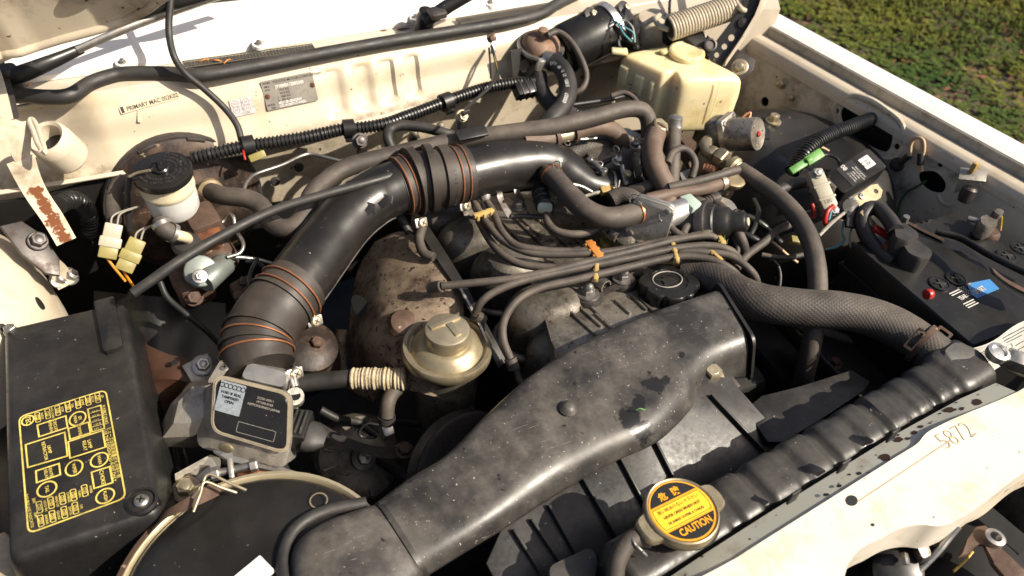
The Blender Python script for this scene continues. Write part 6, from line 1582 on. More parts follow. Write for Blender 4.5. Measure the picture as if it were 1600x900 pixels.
obj('end_boss', *tf(lathe([(0.018, -0.012), (0.016, 0.0), (0.010, 0.004), (0.010, 0.010), (0, 0.011)], 24), frame(a + V((-0.012, -0.002, -0.012)), V((0, 0, 1)), -ax)), 'gloss_black', wm)
for (x, y) in ((922, 24), (974, 14)):
    p = P(x, y, .985); obj('mount_ear', *tf(lathe([(0.014, -0.012), (0.015, 0.004), (0.008, 0.006), (0, 0.006)], 22), frame(p, (1, 0, 0), (0.2, -0.6, 0.7))), 'rubber_black', wm); bolt('bolt', p + V((0.004, -0.004, 0.004)), (0.2, -0.6, 0.7), 0.0075, 'zinc', wm)
bolt('band_screw', P(953, 72, .935), (0.2, -0.8, 0.4), 0.006, 'steel', wm)
for lst, mt in ((((951, 27, .985), (962, 34, .988), (976, 42, .985), (990, 52, .978), (992, 66, .965)), 'wire_teal'), (((962, 40, .985), (975, 32, .99), (988, 42, .985), (992, 62, .965)), 'wire_white'), (((966, 38, .987), (974, 52, .98), (987, 65, .965)), 'wire_teal'), (((958, 36, .985), (970, 30, .99), (985, 40, .985)), 'wire_teal')):
    tube('wire', T_(lst), 0.0016, mt, wm, n=6)

# ---- yellowed expansion tank
tk = thing('expansion_tank', 'yellowed translucent plastic tank with round cap below right hinge', 'tank')
cA, cB, cC, cD = P(962, 84, .94), P(1062, 128, .94), P(1166, 128, .94), P(1060, 68, .945)
cC = P(1172, 124, .94); cD = P(1056, 62, .945)
def tank_loop(s, z, r_, ox=0.0, oy=0.0):
    c = (cA + cB + cC + cD) / 4
    pts = []
    notch1 = cA.lerp(cB, 0.74); notch2 = cA.lerp(cB, 0.82)
    inn = (cD - cA) * 0.15
    for p_ in (cA, notch1, notch1.lerp(notch2, 0.3) + inn, notch2 + inn * 0.9, cB.lerp(cC, 0.02), cC, cD): pts.append((V((c.x + (p_.x - c.x) * s + ox, c.y + (p_.y - c.y) * s + oy, z)), r_))
    return round_loop([(p_, r_ if i in (0, 4, 5, 6) else 0.006) for i, (p_, r_) in enumerate(pts)], 5)
zb = PY(1072, 205, cB.y + 0.0).z
secs = [tank_loop(0.80, zb, 0.02), tank_loop(0.92, zb + 0.004, 0.024), tank_loop(0.975, zb + 0.018, 0.026), tank_loop(0.995, zb + 0.06, 0.026), tank_loop(1.0, .905, 0.026), tank_loop(0.985, .926, 0.026), tank_loop(0.93, .938, 0.026), tank_loop(0.80, .9425, 0.026), tank_loop(0.4, .9435, 0.02)]
v, f = loft_geo(secs, True, 3); obj('shell', v, f, 'tank', tk, smooth=60)
cp = P(1072, 86, .946)
obj('cap', *tf(lathe([(0.032, -0.006), (0.034, 0.005), (0.0325, 0.0095), (0.028, 0.0115), (0.026, 0.0105), (0, 0.011)], 40), frame(cp, (1, 0, 0), (-0.05, -0.08, 1))), 'tank', tk)
obj('cap_tab', *tf(prism(rrect(0.022, 0.014, 0.005), 0.005, 0.0015), frame(P(1040, 82, .947), (1, 0, 0), (0, 0, 1))), 'tank', tk)
g = G(); e = (cB - cA).normalized(); nrm = e.cross(V((0, 0, 1))); nrm = nrm if nrm.y < 0 else -nrm
for u, w_, z_ in ((0.17, 0.020, .905), (0.42, 0.022, .900), (0.62, 0.012, .900)):      # moulded steps on the front face
    o_ = cA.lerp(cB, u); g.add(tf(box((w_, 0.040, 0.010), 0.0045, 3), frame(V((o_.x, o_.y, z_)) - nrm * 0.001, e, nrm)))
g.put('moulded_step', 'tank', tk, smooth=60)
sl = tank_loop(1.002, .90, 0.026); n0 = len(sl)
tube('mould_seam', [cB.lerp(cC, .55) * 1.0 + V((0, 0, 0)) + (V((0, -0.004, 0.0))), V((*(cB.lerp(cC, .55) + V((0.0, -0.0055, 0))).xy, .90)), V((*(cB.lerp(cC, .55) + V((0.0, -0.004, 0))).xy, zb + .03))], 0.0009, 'tank', tk, n=6)
obj('mount_tab', *tf(box((0.03, 0.02, 0.008), 0.003), frame(P(968, 80, .945), (1, -0.5, 0), (0, 0, 1))), 'tank', tk)
g = G(); o_ = cA.lerp(cB, .34)
for dz, l_ in ((0.0, 0.018), (-0.018, 0.014), (-0.03, 0.02)): g.add(tf(box((l_, 0.0009, 0.0008), 0, c=(0, dz, 0)), frame(V((o_.x, o_.y, .895)) + nrm * 0.0012, e, nrm)))
g.put('level_mark', 'rust_dot', tk, smooth=0)

# ---- right hood hinge with coil spring
hr = thing('hood_hinge', 'right hood hinge with beige coil spring and drilled black arm', 'hinge')
a, b = P(1046, 44, .985), P(1158, 7, 1.02); ax = (b - a).normalized(); L_ = (b - a).length
fr0 = frame(a, V((0, 0, 1)), ax); pts = []
turns = 25
for k in range(turns * 14 + 1):
    t = k / 14; an = 2 * math.pi * t; pts.append(fr0 @ V((0.0212 * math.cos(an), 0.0212 * math.sin(an), L_ * t / turns)))
sp = tube('coil_spring', pts, 0.0031, 'spring', hr, n=7, step=0.02)
obj('spring_core', *tf(lathe([(0.0, -0.002), (0.0168, -0.002), (0.0168, L_)], 24), fr0), 'grime_shade', sp)
tube('left_hook', T_([(1044, 46, .985), (1030, 40, .985), (1024, 30, .985), (1030, 24, .98)]), 0.005, 'spring', hr)
tube('right_hook', T_([(1150, 0, 1.03), (1158, 14, 1.025), (1168, 16, 1.02), (1172, 8, 1.02)]), 0.005, 'cream', hr)
aO = P(1132, 72, .965); aN = (V((-0.45, -0.75, 0.45))).normalized()
def ar2(px, py):
    mI = frame(aO, P(1180, 12, .965) - aO, aN).inverted(); q = mI @ PP(px, py, aO, aN); return (q.x, q.y)
aM = frame(aO, P(1180, 12, .965) - aO, aN)
ol = [ar2(*q) for q in ((1104, 84), (1130, 50), (1150, 24), (1172, -14), (1200, -30), (1192, 8), (1182, 26), (1160, 58), (1130, 100), (1116, 104))]
hl_ = [[(q.x, q.y) for q in round_loop([((*c, 0), 0.1) for c in circ(r_, 14, *ar2(x, y))], 1)] for x, y, r_ in ((1143, 59, .0062), (1132, 73, .0055), (1120, 86, .0050))]
obj('arm', *filled(ol, hl_, 0.004, aM), 'black_paint', hr)
obj('arm_edge', *tf(prism([ar2(*q) for q in ((1204, -30), (1194, 8), (1184, 27), (1162, 60), (1132, 103), (1128, 104), (1133, 94), (1156, 60), (1178, 26), (1186, 6), (1192, -30))], 0.012, 0.002), aM), 'cream', hr)
obj('arm_rivet', *tf(lathe([(0.010, 0.0), (0.009, 0.004), (0, 0.005)], 18), frame(aM @ V((*ar2(1160, 36), 0.0)), (1, 0, 0), aN)), 'black_paint', hr)
obj('base_plate', *tf(prism([(-0.03, -0.03), (0.02, -0.03), (0.03, -0.015), (0.03, 0.015), (0.018, 0.03), (-0.03, 0.02)], 0.004, 0.0015), frame(P(1150, 102, .93), P(1170, 112, .93) - P(1140, 90, .93), (-0.55, -0.5, 0.7))), 'dark_steel', hr)
bolt('bolt', P(1156, 105, .938), (-0.55, -0.5, 0.7), 0.010, 'zinc', hr, washer=0.015)
obj('pivot_block', *tf(box((0.10, 0.05, 0.05), 0.012), frame(P(1075, 65, .95), P(1110, 80, .95) - P(1050, 55, .95), (0, -0.4, 1))), 'black_paint', hr)
for (x, y) in ((1094, 58), (1110, 70)): obj('pivot_ring', *tf(lathe([(0.012, -0.01), (0.012, 0.002), (0.009, 0.003), (0.008, 0.0), (0, 0.0)], 22), frame(P(x, y, .966), (1, 0, 0), (-0.3, -0.7, 0.6))), 'dark_steel', hr)
strap('black_leg', [(P(1062, -12, 1.02), 0.022), (P(1066, 10, 1.0), 0.024), (P(1070, 40, .97), 0.026)], 0.006, 'black_paint', hr, (1, 0.3, 0))
# body corner behind the hinge
v, f = loft_geo([[V((x, y, z)) for x, y in ((0.80, 1.23), (0.98, 1.20), (1.20, 1.15), (1.30, 1.30), (0.80, 1.40))] for z in (0.70, 0.955, 0.966)], True)
obj('corner_panel', v, f, 'cream', car)
obj('corner_bulge', *tf(lathe([(0.045, -0.10), (0.042, 0.0), (0.030, 0.018), (0.0, 0.022)], 26), frame(P(1020, 40, .955), (1, 0, 0), (-0.1, -0.15, 1))), 'cream_dirty', car)
tube('corner_seam', T_([(1048, -10, .985), (1046, 12, .975), (1047, 32, .968)]), 0.003, 'grime_shade', car, n=6)
for (x, y, r_) in ((1222, 130, .0095), (1238, 152, .0065)):
    q = PP(x, y, AO, AN); bolt('nut', q, AN, r_, 'zinc', car, washer=r_ * 1.25)

# ---- pressure solenoid with unions, diaphragm
so_ = thing('solenoid_valve', 'grey round solenoid valve with red centre and brass unions', 'solenoid')
a, b = P(1138, 208, .915), P(1168, 229, .93); ax = V((0.40, -0.78, 0.40)).normalized(); m = frame(P(1142, 210, .912), V((0, 0, 1)), ax)
obj('can', *tf(lathe([(0.0275, 0.0), (0.0275, 0.046), (0.0265, 0.048), (0.025, 0.0475), (0, 0.0475)], 36), m), 'cast', so_)
obj('mount_plate', *tf(prism(rrect(0.066, 0.050, 0.006), 0.010, 0.0015), m @ Matrix.Translation((0, 0, -0.010))), 'alu', so_)
obj('rear_casting', *tf(box((0.060, 0.048, 0.030), 0.010, c=(0, 0, -0.024)), m), 'cast', so_)
for x, y in ((0.026, 0.018), (-0.026, 0.018), (0.026, -0.018), (-0.026, -0.018)): bolt('plate_bolt', m @ V((x, y, 0.0)), ax, 0.005, 'steel', so_)
for k in range(3): bolt('end_screw', m @ V((0.019 * math.cos(k * 2.1 + .5), 0.019 * math.sin(k * 2.1 + .5), 0.048)), ax, 0.003, 'steel', so_)
obj('red_centre', *tf(prism(circ(0.0048, 12), 0.004, 0.001), m @ Matrix.Translation((0, 0, 0.047))), 'red_plastic', so_)
tube('elbow_pipe', T_([(1112, 216, .90), (1103, 224, .90), (1104, 236, .90), (1112, 242, .90)]), 0.0105, 'zinc', so_, n=16)
ua, ub = P(1108, 237, .90), P(1142, 256, .90); ua_ = ub - ua
for d, r_, l_ in ((0.0, 0.014, 0.013), (0.016, 0.018, 0.018)): obj('union_nut', *tf(lathe([(r_ * .9, 0), (r_, 0.002), (r_, l_ - 0.002), (r_ * .88, l_)], 6), frame(ua + ua_.normalized() * d, V((0, 0, 1)), ua_)), 'brass', so_)
tube('lead', T_([(1155, 190, .935), (1164, 180, .94), (1172, 176, .94), (1171, 184, .935), (1165, 192, .93)]), 0.0022, 'copper', so_, n=6)
lh = thing('long_return_hose', 'long dusty hose dropping from brass union past the strut tower', 'hose')
obj('banjo', *tf(lathe([(0.013, 0), (0.0165, 0.004), (0.0165, 0.012), (0.012, 0.015), (0.013, 0.018), (0.0115, 0.020), (0.013, 0.023), (0.0115, 0.025), (0.013, 0.028), (0.0105, 0.030)], 24), frame(P(1140, 256, .90), V((0, 0, 1)), P(1165, 272, .90) - P(1140, 256, .90))), 'brass', lh)
tube('hose', T_([(1156, 266, .90), (1180, 282, .90), (1215, 307, .90), (1245, 338, .895), (1266, 376, .885), (1276, 420, .87), (1277, 465, .85), (1271, 520, .82), (1262, 565, .78), (1252, 610, .73), (1243, 650, .68)]), 0.0142, 'rubber', lh, n=20)
vd = thing('diaphragm', 'small round brass diaphragm with hex stem right of the hoses', 'diaphragm')
m = frame(P(1145, 278, .90), (1, 0, 0), V((0.05, -0.2, 1)))
obj('disc', *tf(lathe([(0.010, -0.02), (0.018, -0.010), (0.0215, -0.002), (0.0215, 0.002), (0.017, 0.004), (0.012, 0.003), (0, 0.004)], 32), m), 'ring_amber', vd)
obj('hex_stem', *tf(lathe([(0.012, -0.060), (0.0135, -0.056), (0.0135, -0.024), (0.011, -0.02)], 6), m), 'brass', vd)
clampring('hose_clamp_band', P(1128, 286, .905), P(1135, 284, .905) - P(1120, 288, .905), 0.0105, 0.008, 'zinc', vd)
co = thing('copper_union', 'short copper and brass pipe end in shadow left of the diaphragm', 'union')
tube('stub', T_([(1098, 263, .885), (1110, 266, .885), (1118, 270, .885)]), 0.009, 'copper', co)
for k in range(3): clampring('ring', P(1104 + 5 * k, 264.5 + 1.7 * k, .885), P(1118, 270, .885) - P(1098, 263, .885), 0.0092, 0.0022, 'rust_metal', co)
sb_ = thing('tower_bracket', 'black flat bracket with damper bolt on the strut tower', 'bracket')
obj('plate', *tf(prism([(-0.05, -0.012), (0.012, -0.024), (0.03, 0.0), (0.014, 0.024), (-0.03, 0.02), (-0.06, 0.012)], 0.004, 0.001), frame(P(1182, 208, .866), P(1200, 206, .866) - P(1165, 212, .866), (0, -0.05, 1))), 'black_paint', sb_)
obj('damper', *tf(lathe([(0.016, 0.0), (0.0165, 0.006), (0.012, 0.010), (0.008, 0.011)], 26), frame(P(1180, 204, .870), (1, 0, 0), (0, 0, 1))), 'rubber_black', sb_)
strap('lever', [(P(1152, 182, .885), 0.008), (P(1172, 190, .88), 0.009), (P(1192, 197, .875), 0.008)], 0.004, 'dark_steel', sb_, (0.3, 1, 0))

# ---- igniter box, resistor, plugs on the tower
ig = thing('igniter_box', 'black metal igniter box marked 80 on bracket above strut tower', 'igniter')
IN_ = V((-0.256, -0.316, 0.914)).normalized(); IO = P(1337, 267, .892)
m, w, h = quadframe([PP(*q_, IO, IN_) for q_ in ((1289, 272), (1357, 230), (1388, 260), (1318, 304))], 0.0)
v, f = loft_geo([[m @ V((a, b, z)) for a, b in rrect(w * s, h * s, 0.006, 4)] for s, z in ((1.0, -0.040), (1.0, -0.004), (0.985, -0.001), (0.96, 0.0))], True)
obj('case', v, f, 'black_paint', ig)
lm = m @ Matrix.Translation((-0.10 * w, 0, 0.0004))
obj('data_panel', *tf(prism(rrect(0.034, h * 0.86, 0.001), 0.0004), lm), 'ink_black', ig)
fl_ = Matrix.Rotation(R(-90), 4, 'Z')
g = G(); g.add(text_geo('80', 0.011, lm @ Matrix.Translation((-0.004, 0.015, 0.0007)) @ Matrix.Rotation(R(180), 4, 'Z') @ fl_, bold=0.01))
for k, s in enumerate(('MADE IN JAPAN', 'NIPPONDENSO CO', '19080-41080', '131300-0461', '12 VOLT NEG')): g.add(text_geo(s, 0.0034, lm @ Matrix.Translation((0.012 - 0.0048 * k, -0.006, 0.0007)) @ fl_, bold=0.006))
g.put('printing', 'ink_white', ig, smooth=0)
wl_ = obj('white_label', *tf(prism(rrect(0.020, 0.022, 0.001), 0.0004), m @ Matrix.Translation((0.26 * w, 0.05 * h, 0.0004))), 'label_white', ig)
g = G(); wm_ = m @ Matrix.Translation((0.26 * w, 0.05 * h, 0.0010)) @ fl_; g.add(text_geo('10', 0.011, wm_)); g.add(text_geo('F1 03', 0.004, wm_ @ Matrix.Translation((0, -0.009, 0)))); g.put('number', 'ink_black', wl_, smooth=0)
o_ = P(1350, 312, .865)
obj('foot', *filled([(-0.045, -0.010), (0.03, -0.012), (0.042, -0.004), (0.042, 0.010), (0.03, 0.014), (-0.045, 0.010)], [circ(0.0045, 14, 0.03, 0.001)], 0.0025, frame(o_, P(1372, 297, .865) - P(1335, 320, .865), (-0.1, -0.45, 0.85))), 'ring_amber', ig)
for (x, y) in ((1346, 307), (1335, 314)): bolt('foot_screw', P(x, y, .868), (-0.1, -0.45, 0.85), 0.0058, 'steel', ig, phillips=True)
obj('end_clip', *tf(box((0.003, 0.026, 0.016), 0.001), frame(P(1297, 291, .885), P(1289, 272, .892) - P(1318, 304, .892), (0, 0, 1)) @ Matrix.Rotation(R(90), 4, 'Z')), 'steel', ig)
rs = thing('ballast_resistor', 'cream ceramic resistor block with screws left of the igniter box', 'resistor')
a, b = P(1268, 284, .88), P(1305, 326, .88); m = frame((a + b) / 2, b - a, V((-0.35, -0.5, 0.8))); L_ = (b - a).length
obj('ceramic', *tf(box((L_ * 1.15, 0.026, 0.022), 0.004), m), 'nylon_white', rs)
for s in (-0.30, 0.0, 0.30): obj('rib', *tf(box((0.005, 0.029, 0.025), 0.002, c=(s * L_ + 0.008, 0, 0)), m), 'nylon_white', rs)
for s in (-0.47, 0.44): bolt('screw', m @ V((s * L_, 0, 0.011)), m.to_3x3() @ V((0, 0, 1)), 0.0075, 'steel', rs, washer=0.009)
obj('marking', *text_geo('120', 0.009, m @ Matrix.Translation((0.2 * L_, 0, 0.0128)) @ Matrix.Rotation(R(90), 4, 'Z')), 'ink_grey', rs)
for lst, mt in ((((1302, 322, .885), (1293, 330, .882), (1289, 345, .87), (1291, 352, .86)), 'red_plastic'), (((1298, 330, .88), (1294, 345, .865)), 'wire_teal'), (((1268, 318, .87), (1272, 330, .86), (1270, 340, .85)), 'red_plastic')):
    tube('wire', T_(lst), 0.004 if mt == 'red_plastic' else 0.0025, mt, rs, n=8)
gc = thing('green_connector', 'bright green wire connector beside the conduit on strut tower', 'connector')
a, b = P(1240, 264, .885), P(1276, 244, .885); m = frame((a + b) / 2, b - a, V((-0.2, -0.5, 0.8))); L_ = (b - a).length
obj('male_half', *tf(box((L_ * 0.5, 0.013, 0.010), 0.002, c=(-L_ * .25, 0, 0)), m), 'green_plastic', gc)
obj('female_half', *tf(box((L_ * 0.52, 0.017, 0.013), 0.002, c=(L_ * .25, 0, 0)), m), 'green_plastic', gc)
obj('latch', *tf(box((0.010, 0.007, 0.004), 0.001, c=(0.004, 0, 0.008)), m), 'green_plastic', gc)
tube('brown_lead', T_([(1272, 246, .887), (1274, 236, .89), (1282, 230, .885), (1295, 236, .88)]), 0.0022, 'wire_tan', gc, n=6)
tube('black_lead', T_([(1276, 246, .885), (1292, 242, .885), (1308, 248, .885), (1312, 258, .88)]), 0.0026, 'wire_black', gc, n=8)
tube('tower_conduit', T_([(1238, 268, .87), (1250, 250, .88), (1262, 234, .89), (1282, 218, .895), (1305, 207, .895), (1330, 198, .893), (1352, 189, .888), (1376, 182, .88)]), 0.0130, 'corrugated', None, n=18, corr=(0.0058, 0.0026), smooth=30, label='black corrugated conduit entering the oval hole in the fender', cat='conduit')
for lst, lab in ((((1210, 300, .87), (1235, 290, .872), (1255, 285, .872), (1285, 283, .875)), 'black taped harness behind the resistor'),):
    tube('taped_harness', T_(lst), 0.010, 'rubber_black', None, label=lab, cat='harness')
lw = thing('loop_wire', 'tan wire loop hooked on the right inner fender', 'wire')
ao = lambda x, y, o=0.012: PP(x, y, AO + AN * o, AN)
for dx in (0, 3): tube('strand', [ao(x + dx, y) for x, y in ((1420, 244), (1420, 228), (1425, 218), (1433, 215), (1440, 220), (1441, 234), (1438, 246), (1437, 268))], 0.0028, 'wire_tan', lw, n=8)
tube('tape_sleeve', [ao(x, y) for x, y in ((1439, 240), (1438, 258))], 0.006, 'wire_black', lw); tube('lug_sleeve', [ao(x, y) for x, y in ((1421, 243), (1412, 250), (1404, 256))], 0.006, 'wire_black', lw)
bolt('lug_bolt', ao(1402, 257, 0.004), AN, 0.010, 'dark_steel', lw, washer=0.013)
sr = thing('sensor_bracket', 'small angled bracket with brass stud on the right apron', 'bracket')
obj('angle', *tf(prism([(-0.022, -0.012), (0.02, -0.012), (0.024, 0.012), (-0.018, 0.014)], 0.004, 0.001), frame(ao(1518, 275, 0.02), P(1535, 277, .9) - P(1505, 272, .9), (-0.3, -0.2, 1))), 'alu', sr)
obj('web', *tf(prism([(-0.02, -0.03), (0.018, 0.0), (-0.02, 0.0)], 0.003, 0.001), frame(ao(1518, 282, 0.016), (0.9, -0.4, 0), AN)), 'alu', sr)
bolt('stud', ao(1520, 266, 0.022), (0, 0, 1), 0.006, 'clip_yellow', sr, h=0.016); obj('sensor', *tf(lathe([(0.009, -0.028), (0.012, -0.02), (0.012, -0.004), (0.008, 0)], 20), frame(ao(1518, 292, 0.02), (1, 0, 0), (0.2, 0.1, 1))), 'dark_steel', sr)
tube('apron_wire', [ao(x, y, 0.010) for x, y in ((1447, 283), (1432, 292), (1418, 300), (1406, 318), (1403, 340))], 0.0022, 'wire_green', None, n=6, label='thin dark green wire hanging down the right apron', cat='wire')
for lst, mt, lab in ((((1322, 330, .875), (1300, 348, .87), (1280, 368, .86)), 'wire_white', 'pale sheathed wire below the resistor'), (((1318, 345, .86), (1316, 362, .85), (1319, 375, .84), (1308, 385, .83), (1290, 390, .82)), 'wire_teal', 'teal wire hanging over the strut tower'), (((1332, 350, .86), (1328, 370, .85), (1330, 388, .84), (1342, 395, .83), (1358, 388, .84)), 'wire_white', 'thin grey wire drooping towards the battery')):
    tube('loose_wire', T_(lst), 0.0030 if 'sheathed' in lab else 0.0018, mt, None, n=6, label=lab, cat='wire')
cl = thing('cable_lug', 'dark cable lug cluster between igniter box and battery', 'cable lug')
obj('lug', *tf(lathe([(0.016, -0.012), (0.018, 0.0), (0.014, 0.008), (0, 0.010)], 22), frame(P(1326, 326, .875), (1, 0, 0), (-0.2, -0.5, 0.8))), 'rubber_black', cl)
obj('clip_plate', *tf(box((0.03, 0.03, 0.008), 0.002), frame(P(1335, 343, .868), (1, -0.6, 0), (-0.2, -0.5, 0.8))), 'plastic_dark', cl); obj('tab', *tf(box((0.02, 0.03, 0.003), 0.001), frame(P(1340, 328, .868), (1, 0.3, 0), (-0.2, -0.5, 0.8))), 'ring_amber', cl)

# wiring in the shade left of the long hose
for lst, mt, r_, lab in ((((1150, 420, .85), (1168, 398, .855), (1195, 378, .86), (1215, 360, .865), (1240, 348, .87)), 'rubber', .0065, 'dusty wiring sleeve rising behind the long hose'),
                     (((1190, 398, .85), (1215, 402, .85), (1235, 402, .85), (1262, 396, .85)), 'rubber', .004, 'thin taped wire crossing below the dusty sleeve'),
                     (((1196, 370, .85), (1212, 382, .85), (1230, 398, .84), (1246, 410, .83)), 'wire_tan', .0022, 'thin tan wire slanting in the shade behind the long hose'),
                     (((1205, 405, .84), (1215, 415, .83), (1219, 432, .82), (1216, 460, .80), (1212, 480, .77)), 'wire_black', .003, 'black wire dropping behind the spark plug leads'),
                     (((1158, 365, .86), (1172, 370, .86), (1186, 378, .855)), 'plastic_dark', .006, 'short black pipe right of the distributor'),
                     (((1150, 330, .85), (1190, 350, .82), (1220, 380, .80)), 'corrugated', .006, 'dark ribbed sleeve in the shade under the long hose')):
    tube('harness_wire', T_(lst), r_, mt, None, n=8, label=lab, cat='wire')
jc = thing('junction_plug', 'yellowed plug in the shade behind the long hose', 'connector')
obj('shell', *tf(box((0.03, 0.012, 0.012), 0.002), frame(P(1248, 377, .85), (0.9, -0.45, 0), (0, -0.4, 1))), 'nylon_yellow', jc)
tube('pink_end', T_([(1238, 350, .87), (1244, 347, .872)]), 0.0068, 'red_plastic', jc)

# ---- battery
bt = thing('battery', 'black battery with blue label and terminal cover at right', 'battery')
BX0, BX1, BY0, BY1, BZ = 0.935, 1.172, 0.367, 0.603, 0.855
bc = V(((BX0 + BX1) / 2, (BY0 + BY1) / 2, 0))
def bl_(gx, gy, z, r_): return [V((bc.x + a, bc.y + b, z)) for a, b in rrect(BX1 - BX0 + gx, BY1 - BY0 + gy, r_, 3)]
v, f = loft_geo([bl_(0.004, 0.004, BZ - 0.20, .006), bl_(0.004, 0.004, BZ - 0.05, .006)], True); obj('case', v, f, 'plastic_dark', bt)
v, f = loft_geo([bl_(0.010, 0.010, BZ - 0.050, .006), bl_(0.010, 0.010, BZ - 0.043, .006), bl_(0.002, 0.002, BZ - 0.042, .006), bl_(0.0, 0.0, BZ - 0.003, .005), bl_(-0.005, -0.005, BZ, .004)], True); lidb = obj('lid', v, f, 'plastic_dark', bt)
for k in range(9): obj('rib', *box((0.004, 0.006, 0.030), 0.001, c=(BX0 + 0.05 + k * 0.010, BY0 - 0.001, BZ - 0.020)), 'plastic_dark', lidb)
for k in range(22): obj('notch', *box((0.010, 0.004, 0.003), 0.0008, c=(BX0 + 0.06 + k * 0.005, BY1 - 0.003, BZ + 0.001)) if k % 2 else box((0.004, 0.004, 0.003), 0.0008, c=(BX0 + 0.06 + k * 0.005, BY1 - 0.003, BZ + 0.001)), 'plastic_dark', lidb) if k % 3 == 0 else None
for (x, y) in ((1468, 444), (1494, 436), (1573, 400), (1594, 388)):
    p = P(x, y, BZ + 0.0008); m = frame(p, V((0.4, 0.9, 0)), (0, 0, 1))
    vcap = obj('vent_cap', *tf(lathe([(0.0155, -0.001), (0.0155, 0.0016), (0.013, 0.002), (0.0125, 0.001), (0, 0.001)], 30), m), 'gloss_black', bt)
    g = G(); g.add(tf(box((0.018, 0.003, 0.002), 0.0005, c=(0, 0, 0.0018)), m)); g.add(tf(box((0.003, 0.018, 0.0022), 0.0005, c=(0, 0, 0.0018)), m)); g.put('cross', 'plastic', vcap)
def on_b(px, py): q = P(px, py, BZ); return (q.x, q.y)
MB_ = Matrix.Translation((0, 0, BZ + 0.0008))
blp = [on_b(*q) for q in ((1511, 448), (1516, 443), (1546, 437), (1561, 452), (1526, 467), (1519, 462))]
obj('blue_label', *tf(prism(blp, 0.0004), MB_), 'label_blue', bt)
g = G(); mb = pxframe(1526, 460, 1556, 446, z=BZ + 0.0016)
g.add(text_geo('SMART', 0.013, mb @ Matrix.Translation((0.0, 0.004, 0)), align='LEFT', bold=0.02, sx=0.62)); g.add(text_geo('CITY', 0.006, mb @ Matrix.Translation((0.004, 0.019, 0)), align='LEFT', bold=0.01, sx=0.8))
for i in range(7):
    for j in range(4): g.add(tf(box((0.0016, 0.0008, 0.0002), 0), mb @ Matrix.Translation((-0.004 - 0.0035 * j, 0.020 - i * 0.003 + 0.0006 * j, 0))))
g.put('label_print', 'ink_white', bt, smooth=0)
g = G(); mb2 = pxframe(1487, 462, 1506, 453, z=BZ + 0.0010)
for y0, l_ in ((0.004, 0.024), (0.0, 0.026), (-0.020, 0.024), (-0.024, 0.022), (-0.028, 0.024)): g.add(tf(box((l_, 0.0016, 0.0003), 0, c=(l_ / 2, y0, 0)), mb2))
g.add(text_geo('YEAR', 0.010, mb2 @ Matrix.Translation((0.004, -0.010, 0)), align='LEFT', bold=0.02, sx=0.7)); g.put('warranty_print', 'ink_white', bt, smooth=0)
obj('hydrometer_plug', *tf(lathe([(0.0078, -0.006), (0.0080, 0.0), (0.006, 0.003), (0, 0.0034)], 22), frame(PX(1449, 460, BX0 - 0.001), (0, 1, 0), (-1, -0.1, 0.25))), 'red_plastic', bt)
v, f = loft_geo([round_loop([(P(*q), 0.004) for q in ((1572, 348 + 4, BZ), (1590, 358, BZ), (1600, 360, BZ), (1610, 350, BZ))]), round_loop([(P(*q) + V((0, 0, 0.002)), 0.004) for q in ((1572, 352, BZ), (1590, 358, BZ), (1600, 360, BZ), (1610, 350, BZ))])], True)
tcv = thing('terminal_cover', 'black rubber terminal cover over the near battery post', 'terminal cover')
def px_block(name, top, dz, mat, parent, rad=0.006, shrink=0.12):
    c = sum((P(*q) for q in top), V()) / len(top); lo = round_loop([(P(*q) + V((0, 0, -dz)), rad) for q in top]); hi_ = round_loop([(P(*q), rad) for q in top])
    v, f = loft_geo([lo, [p + V((0, 0, -0.005)) for p in hi_], [p.lerp(V((c.x, c.y, p.z)), shrink) for p in hi_]], True)
    return obj(name, v, f, mat, parent, smooth=45)
px_block('rear_hood', ((1395, 352, .893), (1412, 345, .893), (1436, 362, .893), (1438, 368, .893), (1420, 378, .893), (1398, 372, .893)), 0.05, 'rubber_black', tcv)
px_block('front_hood', ((1408, 380, .884), (1432, 371, .884), (1460, 392, .884), (1454, 402, .884), (1440, 405, .884), (1418, 396, .884)), 0.045, 'rubber_black', tcv)
tube('cover_loop', T_([(1400, 360, .89), (1385, 338, .89), (1368, 325, .885), (1352, 330, .88), (1347, 348, .87), (1356, 372, .86), (1372, 392, .855), (1392, 410, .85)]), 0.012, 'rubber_black', tcv, n=14)
obj('copper_link', *tf(box((0.03, 0.012, 0.008), 0.002), frame(P(1378, 363, .872), (0.6, -0.8, 0), (0, -0.4, 1))), 'red_plastic', tcv); obj('red_sleeve', *tf(box((0.035, 0.014, 0.01), 0.004), frame(P(1392, 382, .868), (1, 0.1, 0), (0, -0.4, 1))), 'rust_flake', tcv)
obj('metal_tab', *tf(box((0.012, 0.035, 0.004), 0.001), frame(P(1357, 343, .878), (1, 0.3, 0), (0, -0.5, 1))), 'ring_amber', tcv)
hd = thing('battery_strap', 'black and tan hold down bar across the battery', 'strap')
hdp = [(1418, 352, .872), (1445, 366, .876), (1475, 380, .882), (1505, 388, .886), (1532, 406, .888), (1552, 430, .888), (1575, 448, .886), (1610, 466, .882)]
strap('bar', [(P(*q), 0.022) for q in hdp], 0.008, 'gloss_black', hd, (0.5, 0.86, 0))
strap('worn_channel', [(P(x, y + 3 - 8, z + .003), 0.010) for x, y, z in hdp[:3]], 0.002, 'rust_metal', hd, (0.5, 0.86, 0)); strap('worn_end', [(P(x, y - 8, z + .003), 0.012) for x, y, z in hdp[5:]], 0.002, 'rust_metal', hd, (0.5, 0.86, 0))
tube('rear_rail', T_([(1462, 362, .868), (1500, 372, .870), (1540, 395, .872), (1610, 430, .872)]), 0.006, 'plastic_dark', hd, squash=0.7); tube('stud', T_([(1411, 358, .86), (1414, 345, .885), (1417, 338, .895)]), 0.005, 'steel', hd)
